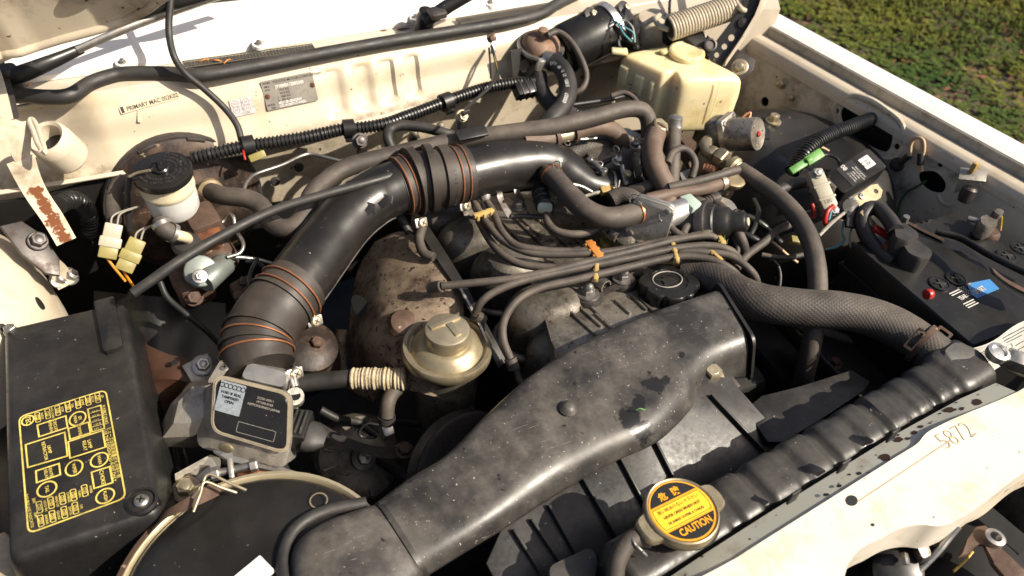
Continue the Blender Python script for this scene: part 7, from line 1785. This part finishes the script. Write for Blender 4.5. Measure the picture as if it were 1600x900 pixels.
tm_ = thing('battery_terminal', 'grey lead battery terminal clamp at the far battery corner', 'terminal')
px_block('clamp', ((1530, 338, .885), (1548, 331, .885), (1562, 338, .885), (1560, 350, .885), (1545, 356, .885), (1532, 350, .885)), 0.025, 'cast', tm_)
px_block('lug', ((1550, 328, .893), (1562, 324, .893), (1571, 330, .893), (1562, 338, .893)), 0.010, 'cast', tm_); tube('clamp_bolt', T_([(1512, 341, .875), (1524, 344, .876), (1534, 346, .876)]), 0.0045, 'steel', tm_)
obj('post_base', *tf(lathe([(0.018, -0.01), (0.017, 0.0), (0.013, 0.004)], 22), frame(P(1546, 362, BZ + .004), (1, 0, 0), (0, 0, 1))), 'rust_metal', tm_); tube('yellow_wire', T_([(1565, 338, .885), (1564, 350, .87), (1563, 360, .86)]), 0.0018, 'wire_yellow', tm_, n=6)
bw = thing('battery_label', 'creased white instruction sheet on the front of the battery', 'label')
yb = BY0 - 0.012
def by_(px, py): return PY(px, py, yb)
obj('sheet', *thick(sheet_geo(lambda u, v: by_(lerp(1512, 1640, u) - 14 * v * (1 - u), lerp(546, 488, u) + lerp(0, 42, v) + (10 if u > .35 else 0) * v) + V((0, -0.004 * math.sin(u * 7), 0)), 14, 4), 0.0008), 'label_white', bw)
g = G()
for k in range(7):
    a, b = by_(1518 + 3 * k, 553 - 1.4 * k + 3 * k), by_(1548 + 2 * k, 537 - 1.4 * k + 3 * k); g.add(tube_geo([a + V((0, -0.005, 0)), b + V((0, -0.005, 0))], 0.0006, 4, 0.02)[:2])
for lst in (((1566, 530), (1590, 518)), ((1566, 537), (1570, 556)), ((1580, 535), (1594, 527), (1597, 534), (1584, 541)), ((1560, 523), (1598, 503)), ((1562, 528), (1598, 508))):
    g.add(tube_geo([by_(*q) + V((0, -0.007, 0)) for q in lst], 0.0007, 4, 0.01)[:2])
g.put('line_drawing', 'ink_black', bw, smooth=0)

# ---- radiator: top tank, cap, hose, shroud
ra = thing('radiator', 'black ribbed radiator top tank along the front crossmember', 'radiator')
r0_, r1_ = P(955, 912, .853), P(1512, 576, .853); rx = (r1_ - r0_); RL = rx.length; rx.normalize(); ry = V((0, 0, 1)).cross(rx).normalized()
def rsec(s, hw, top, bot, rf=0.6):
    c = r0_ + rx * s
    pts = [(c + ry * hw + V((0, 0, top * 0.98)), hw * rf), (c - ry * hw + V((0, 0, top * 0.90)), hw * rf), (c - ry * hw * 1.12 + V((0, 0, bot)), 0.004), (c + ry * hw * 1.05 + V((0, 0, bot)), 0.004)]
    return round_loop(pts, 6)
secs = []; N_ = 150
gro = [0.24, 0.32, 0.415, 0.50, 0.575, 0.65, 0.73, 0.80, 0.87]
for i in range(N_ + 1):
    u = i / N_; k = 1.0
    for j, gq in enumerate(gro):
        wv = 0.017 if j % 2 else 0.022
        k -= (0.22 if j % 2 else 0.13) * sstep(wv, wv * 0.45, abs(u - gq))
    e = sstep(0, 0.02, u) * sstep(1.0, 0.985, u); big_ = sstep(0.86, 0.92, u)
    hw = (0.0315 + 0.006 * big_) * (0.82 + 0.18 * k) * (0.75 + 0.25 * e); tp = (0.034 + 0.004 * big_) * k * (0.55 + 0.45 * e)
    secs.append(rsec(RL * u, hw, tp, -0.05, 0.62))
v, f = loft_geo(secs, True); rt_ = obj('top_tank', v, f, 'plastic', ra, smooth=55)
for x, y in ((1318, 728), (1240, 776), (1395, 680)):
    p = PP(x, y, r0_ - ry * 0.0365, ry); obj('tab', *tf(box((0.014, 0.020, 0.003), 0.0012), frame(p, rx, (-ry))), 'plastic', rt_)
for k, (x, y, r_) in enumerate(((1298, 715, 5), (1222, 730, 4), (1237, 745, 4), (1406, 649, 4), (1430, 641, 3.5), (1450, 637, 4), (1267, 748, 3.5), (1525, 592, 6), (1512, 597, 4), (1090, 872, 5), (1075, 885, 4), (1010, 893, 5))):
    p = PP(x, y, r0_ - ry * 0.036 + V((0, 0, 0.010)), (-ry + V((0, 0, 0.9))).normalized())
    obj('paint_flake', *blob(None, r_ * pxs(p), frame(p + (EYE - p).normalized() * 0.010, rx, (-ry + V((0, 0, 0.9)))), seed=k + 40), 'mint_flake', rt_) if False else None
core = G(); core.add(tf(box((RL * 0.98, 0.05, 0.40), 0.0, c=(RL / 2, 0.012, -0.26)), frame(r0_, rx, (0, 0, 1)))); core.put('core', 'grime_shade', ra, smooth=0)
nk = r0_ + rx * ((P(1066, 808, .89) - r0_).dot(rx)); nk.z = .885
obj('filler_neck', *tf(lathe([(0.026, -0.02), (0.025, 0.008), (0.031, 0.010), (0.031, 0.014), (0.02, 0.014)], 32), frame(V((nk.x, nk.y, .885)), (1, 0, 0), (0, 0, 1))), 'plastic', ra)
rc_ = thing('radiator_cap', 'brass radiator cap with yellow and black CAUTION label', 'radiator cap')
cpos = P(1066, 797, .914); um_ = P(1113, 771, .914) - P(1016, 820, .914); m = frame(cpos, um_, (0, 0, 1))
ear = um_.length / 2; n_ = 120; lp = []
for k in range(n_):
    a = 2 * math.pi * k / n_; r_ = 0.0385
    for sg in (0, math.pi):
        d = math.cos(a - sg)
        if d > 0.80:
            ex, ey, er = ear * 0.97, 0, 0.0125
            s_ = math.sin(a - sg) * 0 ; b_ = ex * d; disc = er * er - (ex * math.sin(a - sg)) ** 2
            if disc > 0: r_ = max(r_, b_ + math.sqrt(disc))
            r_ = max(r_, 0.0385 + 0.012 * sstep(0.90, 0.985, d))
    lp.append(r_)
secs = [[m @ V((r_ * s * math.cos(2 * math.pi * k / n_) if True else 0, r_ * s * math.sin(2 * math.pi * k / n_), z)) for k, r_ in enumerate(lp)] for s, z in ((0.95, -0.014), (0.985, -0.012), (1.0, -0.008), (0.985, -0.004), (0.95, -0.0025))]
v, f = loft_geo(secs, True); obj('body', v, f, 'brass', rc_)
obj('raised_rim', *tf(lathe([(0.0385, -0.006), (0.0375, 0.0), (0.0360, 0.0012), (0.0345, 0.0002), (0.034, -0.001), (0, -0.001)], 56), m), 'brass', rc_)
RL_ = 0.0338
lab_ = obj('label_disc', *tf(prism(circ(RL_, 56), 0.0006), m @ Matrix.Translation((0, 0, -0.0006))), 'label_orange', rc_)
def seg(y0, y1, r_):
    out = []
    a0, a1 = math.asin(y0 / r_), math.asin(min(1, y1 / r_))
    for k in range(13): a = lerp(a0, a1, k / 12); out.append((r_ * math.cos(a), r_ * math.sin(a)))
    for k in range(13): a = lerp(a1, a0, k / 12); out.append((-r_ * math.cos(a), r_ * math.sin(a)))
    return out
lz = m @ Matrix.Translation((0, 0, 0.0003))
obj('yellow_band', *tf(poly2(seg(-0.0125, 0.0125, RL_ - 0.0012)), lz), 'label_yellow', lab_)
g = G(); g.add(tf(poly2(seg(0.0145, RL_ - 0.0018, RL_ - 0.0018)), lz)); g.add(tf(poly2([(x, -y) for x, y in seg(0.0145, RL_ - 0.0018, RL_ - 0.0018)]), lz)); g.put('black_field', 'ink_black', lab_, smooth=0)
lz2 = m @ Matrix.Translation((0, 0, 0.0006))
g = G(); g.add(tf(stroke(seg(-0.0115, 0.0115, RL_ - 0.003), 0.0005), lz2)); g.add(text_geo('熱い時あけないで下さい', 0.0046, lz2 @ Matrix.Translation((0, 0.0068, 0)), extr=0)); g.add(text_geo('NEVER OPEN WHEN HOT', 0.0046, lz2 @ Matrix.Translation((0, 0.0, 0)), bold=0.015, extr=0, sx=0.86)); g.add(text_geo('NE JAMAIS OUVRIR A CHAUD', 0.0042, lz2 @ Matrix.Translation((0, -0.0068, 0)), bold=0.015, extr=0, sx=0.80)); g.put('small_print', 'rust_flake', lab_, smooth=0)
g = G(); g.add(text_geo('CAUTION', 0.0105, lz2 @ Matrix.Translation((0.001, -0.0205, 0)), bold=0.028, extr=0, sx=0.82)); h_ = G(); h_.add(text_geo('危', 0.0095, lz2 @ Matrix.Translation((-0.009, 0.0205, 0)), bold=0.03, extr=0)); h_.add(text_geo('険', 0.0095, lz2 @ Matrix.Translation((0.007, 0.0205, 0)), bold=0.03, extr=0)); g.put('caution_lettering', 'label_orange', lab_, smooth=0); h_.put('danger_characters', 'label_orange', lab_, smooth=0)
g = G(); g.add(text_geo('0.9', 0.011, m @ Matrix.Translation((ear * 0.90, 0, -0.0028)) @ Matrix.Rotation(R(-12), 4, 'Z'), bold=0.01, extr=0.0006)); g.add(text_geo('GD', 0.010, m @ Matrix.Translation((-ear * 0.90, 0, -0.0028)), bold=0.01, extr=0.0006)); g.put('stamped_mark', 'zinc', rc_, smooth=0)
ov = thing('overflow_hose', 'short dark overflow hose with wire clip beside the radiator cap', 'hose')
tube('hose', T_([(1016, 843, .895), (1000, 840, .897), (985, 845, .897), (972, 860, .893), (963, 882, .885), (960, 915, .87)]), 0.0095, 'rubber', ov, n=16)
tube('wire_clip', T_([(985, 836, .905), (992, 850, .905), (1000, 858, .90), (1010, 868, .895), (1004, 862, .90)]), 0.0014, 'steel', ov, n=6)
rhs = thing('radiator_hose', 'thick woven upper radiator hose with spring clamp at the tank', 'hose')
rh_t = [(1068, 422, .835), (1092, 427, .84), (1122, 440, .848), (1155, 460, .856), (1195, 474, .862), (1250, 481, .866), (1310, 485, .868), (1360, 495, .868), (1405, 514, .866), (1440, 537, .864), (1468, 560, .862)]
tube('hose', T_(rh_t), 0.0268, 'rubber_weave', rhs, n=30, step=0.008)
ca_, cb_ = P(1428, 529, .865), P(1452, 546, .863)
clampring('band', (ca_ + cb_) / 2, cb_ - ca_, 0.0288, 0.008, 'rust_metal', rhs, 40); 
m = frame(P(1470, 525, .872), P(1480, 530, .87) - P(1462, 518, .87), V((-0.4, -0.2, 0.9)))
obj('clamp_ear', *filled(rrect(0.020, 0.026, 0.002), [rrect(0.013, 0.018, 0.001)], 0.002, m), 'rust_metal', rhs)
mid = P(1436, 535, .865); vdn = (EYE - mid).normalized(); tt = (cb_ - ca_).normalized(); vdn = (vdn - tt * vdn.dot(tt)).normalized()
obj('clamp_window', *filled(rrect(0.012, 0.032, 0.002), [rrect(0.008, 0.024, 0.001)], 0.001, frame((ca_ + cb_) / 2 + vdn * 0.0305 - tt * 0.008, tt, vdn)), 'rust_metal', rhs)
px_block('inlet_neck', ((1440, 560, .875), (1465, 530, .885), (1500, 530, .89), (1500, 580, .885), (1460, 590, .88)), 0.05, 'plastic', ra, 0.012)
px_block('end_block', ((1465, 548, .892), (1490, 528, .893), (1532, 545, .891), (1553, 566, .886), (1540, 590, .876), (1500, 590, .885)), 0.055, 'plastic', ra, 0.012, 0.16)
ln = thing('level_fitting', 'steel union with glass sight at the end of radiator tank', 'fitting')
obj('sight', *tf(lathe([(0.013, -0.006), (0.014, 0.0), (0.014, 0.005), (0.010, 0.006), (0.009, 0.003), (0, 0.0035)], 28), frame(P(1558, 552, .895), (1, 0, 0), (0.0, -0.15, 1))), 'alu_clean', ln)
for (x, y, r_) in ((1576, 561, .012), (1592, 565, .015)): obj('hex', *tf(lathe([(r_ * .9, -r_), (r_, -r_ * .8), (r_, r_ * .8), (r_ * .9, r_)], 6), frame(P(x, y, .885), (0, 0, 1), P(1592, 565, .88) - P(1560, 553, .88))), 'steel', ln)
tube('hose_line', T_([(1560, 565, .87), (1580, 580, .865), (1610, 590, .86)]), 0.003, 'alu', ln)

# ---- fan shroud under the duct
SO, SN = P(1000, 790, .808), V((0.05, -0.40, 0.9)).normalized(); SM = frame(SO, (1, 0, 0), SN); SMI = SM.inverted()
def s2(px, py): q = SMI @ PP(px, py, SO, SN); return (q.x, q.y)
fs_ = thing('fan_shroud', 'black plastic fan shroud with raised ribs below the duct', 'fan shroud')
obj('panel', *tf(prism([s2(*q) for q in ((760, 880), (800, 790), (900, 690), (1010, 640), (1085, 585), (1140, 590), (1200, 660), (1235, 690), (1260, 740), (1100, 840), (960, 930), (800, 960))], 0.004, 0.001, 2, -0.004), SM), 'plastic', fs_)
for a, b in (((1015, 679), (1052, 752)), ((962, 708), (1010, 800)), ((908, 748), (966, 850)), ((855, 790), (905, 880)), ((828, 812), (880, 890)), ((800, 828), (845, 900)), ((1108, 618), (1200, 716))):
    p0, p1 = PP(*a, SO, SN), PP(*b, SO, SN); obj('rib', *tf(box(((p1 - p0).length, 0.0035, 0.009), 0.0012, c=((p1 - p0).length / 2, 0, 0.003)), frame(p0, p1 - p0, SN)), 'plastic', fs_)
obj('side_flap', *tf(prism([(q.x, q.y) for q in [P(x, y, .815) for x, y in ((1165, 640), (1190, 618), (1250, 604), (1330, 578), (1360, 596), (1350, 610), (1290, 650), (1225, 690), (1200, 690))]], 0.004, 0.001, 2, .811), Matrix.Identity(4)), 'plastic', fs_)
px_block('near_hump', ((850, 885, .855), (925, 850, .858), (940, 870, .855), (930, 915, .85), (860, 930, .85)), 0.03, 'plastic', fs_, 0.01)
obj('cross_rail', *thick(sheet_geo(lambda u, v: P(lerp(1270, 1335, u), lerp(565, 625, u) - 26 * v * (1 - 0.3 * u), .64 - 0.02 * v), 6, 2), 0.004), 'gutter', car)

# ---- the big intake duct
def duct_wear(centers, col, rough):
    base = blotch(centers, col, rough)
    def f(N, L, c, rg, pos, noise, ramp, mix, math_):
        mp = N.new('ShaderNodeMapping'); mp.inputs['Rotation'].default_value = (0, 0, R(-35)); mp.inputs['Scale'].default_value = (30, 900, 300)
        L.new(pos, mp.inputs[0]); n1 = N.new('ShaderNodeTexNoise'); n1.inputs['Scale'].default_value = 1.0; n1.inputs['Detail'].default_value = 3; L.new(mp.outputs[0], n1.inputs['Vector'])
        k = math_('MULTIPLY', ramp(n1.outputs[0], 0.66, 0.72), ramp(noise(14, 3), 0.5, 0.62))      # rubbed scratches along the duct
        c = mix(math_('MULTIPLY', k, 0.6), c, (0.30, 0.28, 0.25))
        c = mix(ramp(noise(260, 2), 0.70, 0.73), c, (0.34, 0.31, 0.26))                             # grit
        return base(N, L, c, rg, pos, noise, ramp, mix, math_)
    return f
du = thing('intake_duct', 'large dusty black plastic air duct sweeping across the foreground', 'duct')
DS = [((588, 778, .868), (652, 876, .858), (668, 906, .832)), ((640, 740, .870), (712, 842, .861), (732, 866, .834)), ((700, 702, .873), (775, 800, .864), (797, 826, .836)), ((762, 640, .876), (852, 738, .867), (880, 772, .838)), ((830, 580, .878), (932, 698, .868), (962, 726, .838)), ((900, 535, .879), (1008, 662, .868), (1030, 694, .84)), ((965, 503, .880), (1062, 612, .868), (1078, 648, .838)), ((1010, 486, .880), (1085, 577, .868), (1095, 618, .834)), ((1060, 467, .880), (1115, 552, .868), (1120, 600, .825)), ((1125, 446, .880), (1170, 530, .868), (1168, 594, .810))]
dcs = []
for B, F_, G_ in DS:
    b, f_, g_ = P(*B), P(*F_), P(*G_); bb_ = b + V((0, 0.012, -0.055))
    dcs.append(round_loop([(b, 0.018), (f_, 0.021), (g_, 0.008), (bb_, 0.01)], 7))
v, f = loft_geo(dcs, True, 8)
st1, st2, st3, st4 = P(1020, 600, .875), P(985, 650, .872), P(1015, 672, .87), P(1066, 551, .875)
M('duct', (0.018, 0.017, 0.0162), 0.35, var=0.35, vs=9, dust=((0.185, 0.165, 0.142), 0.40), spots=((0.012, 0.011, 0.010), 0.70, 70), bump=(110, 0.10), extra=duct_wear([(st1, 0.016), (st2, 0.018), (st3, 0.022), (P(1045, 590, .875), 0.010), (st4, 0.007), (P(1015, 580, .876), 0.005), (P(1000, 628, .873), 0.012)], (0.014, 0.0135, 0.013), 0.22))
obj('shell', v, f, 'duct', du, smooth=70)
lipc = [P(1125, 446, .880), P(1170, 530, .868), P(1168, 594, .810)]
g = G(); dd = (lipc[1] - P(1115, 552, .868)); dd = V((0.95, 0.1, 0)).normalized() * 0.005
b, f_, g_ = lipc; lo_ = round_loop([(b + V((-0.002, 0.006, 0.004)), 0.012), (f_ + V((0.002, -0.006, 0.004)), 0.012), (g_ + V((0, -0.006, 0)), 0.01), (b + V((0, 0.02, -0.06)), 0.01)], 6)
v, f = loft_geo([lo_, [p + dd for p in lo_]], True); obj('end_flange', v, f, 'plastic_dark', du)
j0 = round_loop([(P(584, 776, .872), 0.03), (P(652, 882, .860), 0.03), (P(668, 910, .828), 0.01), (P(588, 778, .868) + V((0, 0.016, -0.06)), 0.01)], 7)
j1 = [p + (P(612, 764, .872) - P(590, 776, .872)) * 0.35 for p in j0]
v, f = loft_geo([j0, j1], True); obj('joint_collar', v, f, 'plastic', du, smooth=50)
nb = P(888, 637, .8765); obj('moulded_peg', *tf(lathe([(0.011, -0.001), (0.008, 0.002), (0.0055, 0.0045), (0.003, 0.0052), (0, 0.0052)], 20), frame(nb, (1, 0, 0), (0, -0.1, 1))), 'duct', du)
tube('green_sprig', T_([(994, 641, .877), (1000, 638, .880), (1008, 641, .877)]), 0.0008, 'green_plastic', None, n=5, label='tiny green sprig lying on the wet patch of the duct', cat='sprig')
db = thing('duct_bracket', 'rusty washered bolt and bracket at the right end of duct', 'bracket')
obj('plate', *tf(box((0.055, 0.035, 0.004), 0.001), frame(P(1120, 600, .826), P(1140, 590, .82) - P(1100, 610, .82), (0, -0.2, 1))), 'dark_steel', db)
bolt('bolt', P(1110, 588, .838), (0, -0.15, 1), 0.012, 'zinc', db, washer=0.018, h=0.012)
tube('steel_pin', T_([(1112, 606, .835), (1140, 598, .835)]), 0.003, 'zinc', db)
de = thing('duct_elbow', 'rounded black duct elbow dipping into the air cleaner', 'duct')
ES = [((592, 776, .868), (655, 878, .858), (666, 912, .832)), ((540, 792, .875), (600, 915, .867), (612, 955, .845)), ((503, 807, .878), (545, 945, .872), (555, 985, .852)), ((474, 825, .876), (497, 952, .871), (507, 1000, .852)), ((456, 845, .869), (468, 950, .865), (473, 1005, .852)), ((449, 862, .857), (454, 945, .855), (457, 1000, .850))]
ecs = []
for B, F_, G_ in ES:
    b, f_, g_ = P(*B), P(*F_), P(*G_); ecs.append(round_loop([(b, 0.03), (f_, 0.034), (g_, 0.012), (b + V((0.004, 0.010, -0.05)), 0.012)], 7))
v, f = loft_geo(ecs, True, 6); obj('shell', v, f, 'duct', de, smooth=75)
tube('seat_ring', T_([(572, 786, .848), (508, 799, .852), (464, 824, .855), (444, 862, .856), (444, 905, .856), (456, 950, .856)]), 0.007, 'rubber_black', de, n=12)

# ---- headlamp hardware in the cut-out
hl2 = thing('headlamp_bracket', 'worn grey headlamp bracket arm hanging under the crossmember', 'bracket')
hb_ = [P(x, y, .862) for x, y in ((1500, 868), (1512, 842), (1525, 822), (1540, 820), (1556, 838), (1575, 846), (1562, 856), (1630, 915), (1600, 935), (1552, 880), (1540, 850), (1528, 848), (1515, 864))]
obj('arm', *prism([(p.x, p.y) for p in hb_], 0.006, 0.0015, 2, .856), 'rust_metal', hl2)
obj('eye', *tf(lathe([(0.010, -0.004), (0.0105, 0.004), (0.006, 0.005), (0.0055, -0.003)], 22), frame(P(1553, 842, .866), (1, 0, 0), (0, 0, 1))), 'steel', hl2)
tube('latch_rod', T_([(1497, 822, .875), (1484, 838, .865), (1468, 858, .855), (1452, 875, .845), (1435, 892, .835)]), 0.004, 'steel', hl2)
tube('hook', T_([(1460, 825, .872), (1456, 832, .868), (1460, 840, .862), (1466, 843, .86)]), 0.0022, 'alu', hl2, n=6)
px_block('lever', ((1430, 850, .86), (1448, 842, .862), (1458, 868, .855), (1442, 875, .855)), 0.01, 'dark_steel', hl2, 0.004)
bolt('screw', P(1412, 873, .85), (0.5, -0.5, 0.6), 0.007, 'steel', hl2)
lh2 = thing('headlamp_housing', 'black headlamp housing deep in the front cut-out', 'headlamp')
obj('bowl', *tf(lathe([(0.09, -0.06), (0.085, 0.0), (0.06, 0.03), (0.03, 0.04), (0, 0.042)], 40), frame(P(1500, 900, .78), (1, 0, 0), (0.1, 0.3, 1))), 'grime_shade', lh2)
obj('boot', *tf(lathe([(0.030, 0), (0.026, 0.006), (0.030, 0.012), (0.025, 0.018), (0.029, 0.024), (0.024, 0.03), (0.027, 0.036), (0.02, 0.04), (0, 0.04)], 28), frame(P(1385, 895, .80), (1, 0, 0), (-0.3, -0.3, 0.9))), 'corrugated', lh2)
tube('yellow_trim', T_([(1490, 893, .83), (1506, 878, .832), (1520, 862, .835)]), 0.0016, 'wire_yellow', lh2, n=6)
obj('grille_panel', *box((1.0, 0.02, 0.3), 0.004, c=(0.75, 0.07, 0.62)), 'grime_shade', lh2)

# ================================================================ more fittings among the hoses
def cluster(name, label, cat): return thing(name, label, cat)
pl_ = thing('intake_plenum', 'dark cast intake plenum with studs behind the throttle body', 'plenum')
px_block('casting', ((905, 215, .895), (960, 196, .90), (1005, 205, .90), (1015, 240, .89), (985, 265, .885), (930, 255, .885)), 0.07, 'cast', pl_, 0.012)
px_block('edge_plate', ((948, 196, .905), (985, 200, .905), (1000, 212, .903), (990, 217, .903), (955, 208, .903)), 0.008, 'alu', pl_, 0.003)
for (x, y) in ((924, 214), (992, 228), (965, 252)): bolt('bolt', P(x, y, .90), (0, -0.2, 1), 0.007, 'steel', pl_, washer=0.010)
tube('link_rod', T_([(878, 220, .915), (905, 218, .915), (932, 216, .912)]), 0.002, 'steel', pl_, n=6)
wc_ = 'wire hose clips on the intake side'
for (x, y, z, rr, d, lab) in ((886, 222, .915, .006, (0.3, -0.5, 0.8), 'small wire hose clip under the pale joiner'), (963, 233, .90, .006, (0.3, -0.5, 0.8), 'small wire hose clip at the lower end of the breather hose'), (992, 312, .90, .008, (-0.7, -0.5, 0.5), 'wire hose clip on top of the alloy flange plate'), (1035, 338, .90, .007, (0.2, -0.8, 0.5), 'wire hose clip right of the alloy flange plate'), (870, 258, .925, .006, (-0.6, -0.5, 0.6), 'upright wire hose clip on the throttle pipe branch')):
    v, f = ringwire(P(x, y, z), V(d), rr, 0.0011, 20, 5); obj('wire_clip', v, f, 'steel', None, label=lab, cat='clip', group=wc_)
bk = thing('rusty_bracket', 'rusty brown bracket block below the yellow tank', 'bracket')
px_block('block', ((1062, 218, .90), (1078, 212, .902), (1095, 228, .90), (1080, 238, .898)), 0.03, 'rust_metal', bk, 0.004)
bolt('bolt', P(1078, 258, .885), (0.2, -0.6, 0.6), 0.007, 'rust_metal', bk)
ab = thing('alloy_bracket', 'small alloy bracket behind the straight grey hose', 'bracket')
px_block('plate', ((1060, 270, .895), (1078, 262, .897), (1085, 278, .895), (1068, 288, .892)), 0.02, 'alu', ab, 0.004)
for (pts_, r_, mt, lab) in (
    ([(930, 262, .88), (950, 252, .885), (968, 248, .885), (985, 256, .88)], .005, 'rubber_black', 'black hose bridging the throttle body from the left'),
    ([(985, 318, .872), (965, 330, .868), (950, 345, .86), (940, 365, .85)], .006, 'rubber', 'dusty hose slipping under the bypass hose end'),
    ([(1060, 345, .87), (1063, 335, .875), (1060, 325, .88)], .0045, 'rubber', 'short stub hose below the idle valve barrel'),
    ([(895, 288, .90), (910, 292, .895), (925, 300, .888)], .003, 'steel', 'bent steel pin on the lower side of throttle pipe'),
    ([(1095, 330, .89), (1112, 335, .888), (1128, 342, .885), (1140, 352, .88)], .0045, 'rubber', 'curved vacuum hose over the distributor housing'),
    ([(1140, 362, .875), (1150, 378, .87), (1152, 395, .86), (1146, 412, .85)], .0045, 'rubber_black', 'black ignition wire right of the distributor cap'),
    ([(1170, 372, .86), (1180, 352, .865), (1185, 330, .86), (1178, 312, .85)], .004, 'wire_black', 'thin black wire arching in the shade right of distributor'),
    ([(1010, 222, .915), (1006, 245, .905), (1012, 268, .895), (1020, 290, .885)], .006, 'rubber_black', 'dark hose hanging left of the tan brown hose'),
    ([(575, 300, .86), (600, 318, .85), (625, 340, .84), (640, 365, .82)], .007, 'rubber_black', 'black hose passing below the long intake pipe'),
    ([(660, 355, .84), (655, 375, .835), (662, 395, .83), (678, 402, .83)], .0075, 'rubber', 'curled hose end under the bellows clamp'),
    ([(400, 440, .80), (415, 425, .82), (405, 412, .83), (385, 408, .83)], .003, 'wire_black', 'thin looped wire right of the pale blue valve'),
    ([(500, 640, .70), (530, 655, .68), (560, 660, .66), (590, 680, .64)], .006, 'rubber_black', 'dark hose low in the shade right of the flow meter'),
    ([(520, 700, .62), (560, 705, .62), (600, 720, .62), (640, 750, .62)], .010, 'rubber_black', 'thick dark hose deep in the shade before the pulley'),
):
    tube('small_hose' if r_ > 0.0035 else 'thin_wire', T_(pts_), r_, mt, None, n=10, label=lab, cat='hose' if r_ > 0.0035 else 'wire')
for k, (x, y, z, dx, dy, lab) in enumerate(((690, 447, .845, -18, 4, 'spark plug boot at the left end of the uppermost lead'), (742, 492, .82, 12, 8, 'spark plug boot below the bend of the middle lead'), (797, 560, .80, 6, 16, 'spark plug boot at the foot of the lowest lead'))):
    a, b = P(x, y, z), P(x + dx, y + dy, z - 0.012)
    tube('spark_plug_boot', [a, a.lerp(b, .5), b], 0.0088, 'rubber', None, n=14, label=lab, cat='boot', group='boots on the spark plug leads')
tube('fuel_rail', T_([(905, 330, .845), (935, 352, .845), (965, 372, .845)]), 0.009, 'cast', None, n=14, label='grimy metal rail between the valve cover and bypass hose', cat='rail')
nb_ = thing('olive_plug', 'dim olive plug in the gap left of the flange plate', 'connector')
px_block('shell', ((938, 368, .83), (958, 362, .83), (965, 378, .828), (945, 385, .828)), 0.02, 'nylon_yellow', nb_, 0.003)
al_ = thing('alternator', 'grimy finned alternator deep in shadow left of the duct', 'alternator')
am_ = frame(P(560, 715, .61), (1, 0, 0), V((0.1, -0.6, 0.75)))
obj('case', *tf(lathe([(0.062, -0.06), (0.066, -0.02), (0.066, 0.0), (0.060, 0.012), (0.040, 0.020), (0.018, 0.022), (0.018, 0.034), (0, 0.035)], 36), am_), 'cast_dark', al_)
for k in range(12): obj('fin', *tf(box((0.004, 0.024, 0.006), 0.001, c=(0, 0.046, 0.017)), am_ @ Matrix.Rotation(2 * math.pi * k / 12, 4, 'Z')), 'cast_dark', al_)
bolt('bolt', am_ @ V((0, 0, 0.034)), V((0.1, -0.6, 0.75)), 0.011, 'steel', al_)
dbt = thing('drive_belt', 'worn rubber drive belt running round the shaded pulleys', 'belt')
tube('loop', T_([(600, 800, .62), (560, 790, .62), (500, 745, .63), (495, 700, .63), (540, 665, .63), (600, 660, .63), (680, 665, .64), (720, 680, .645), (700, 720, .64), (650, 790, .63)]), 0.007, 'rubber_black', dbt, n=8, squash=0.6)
ax_ = thing('adjuster_arm', 'slotted steel adjuster arm in the gap before the canister', 'bracket')
strap('arm', [(P(500, 668, .68), 0.022), (P(540, 690, .675), 0.020), (P(590, 706, .67), 0.020), (P(640, 705, .67), 0.022)], 0.005, 'dark_steel', ax_, (0.1, 1, 0)); bolt('bolt', P(632, 704, .674), (0, -0.3, 1), 0.009, 'rust_metal', ax_, washer=0.013)
by2 = thing('battery_tray', 'black pressed steel battery tray and inner rail in the right gap', 'tray')
obj('tray', *tf(box((0.10, 0.30, 0.006), 0.002), frame(V((0.895, 0.49, 0.70)), (1, 0, 0), (0, 0, 1))), 'black_paint', by2)
obj('lip', *box((0.006, 0.30, 0.03), 0.002, c=(0.845, 0.49, 0.712)), 'black_paint', by2)
obj('rail', *box((0.10, 0.62, 0.12), 0.015, c=(0.90, 0.60, 0.56)), 'black_paint', by2)
for k, yy in enumerate((0.42, 0.50, 0.58)): bolt('bolt', V((0.875, yy, 0.703)), (0, 0, 1), 0.008, 'rust_metal', by2, washer=0.012)
for lst, r_, lab in ((((1195, 470, .78), (1230, 500, .74), (1290, 520, .71), (1350, 540, .70)), .009, 'dim hose running low between radiator and battery'), (((1300, 440, .76), (1330, 460, .75), (1370, 470, .74), (1410, 500, .73)), .006, 'dim wire sleeve along the left side of the battery')):
    tube('low_hose', T_(lst), r_, 'rubber', None, n=10, label=lab, cat='hose')
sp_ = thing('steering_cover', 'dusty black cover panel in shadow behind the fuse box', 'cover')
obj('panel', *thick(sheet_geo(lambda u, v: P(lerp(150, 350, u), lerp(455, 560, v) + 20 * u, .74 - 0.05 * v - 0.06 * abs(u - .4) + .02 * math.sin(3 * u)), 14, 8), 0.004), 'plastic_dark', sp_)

finish()
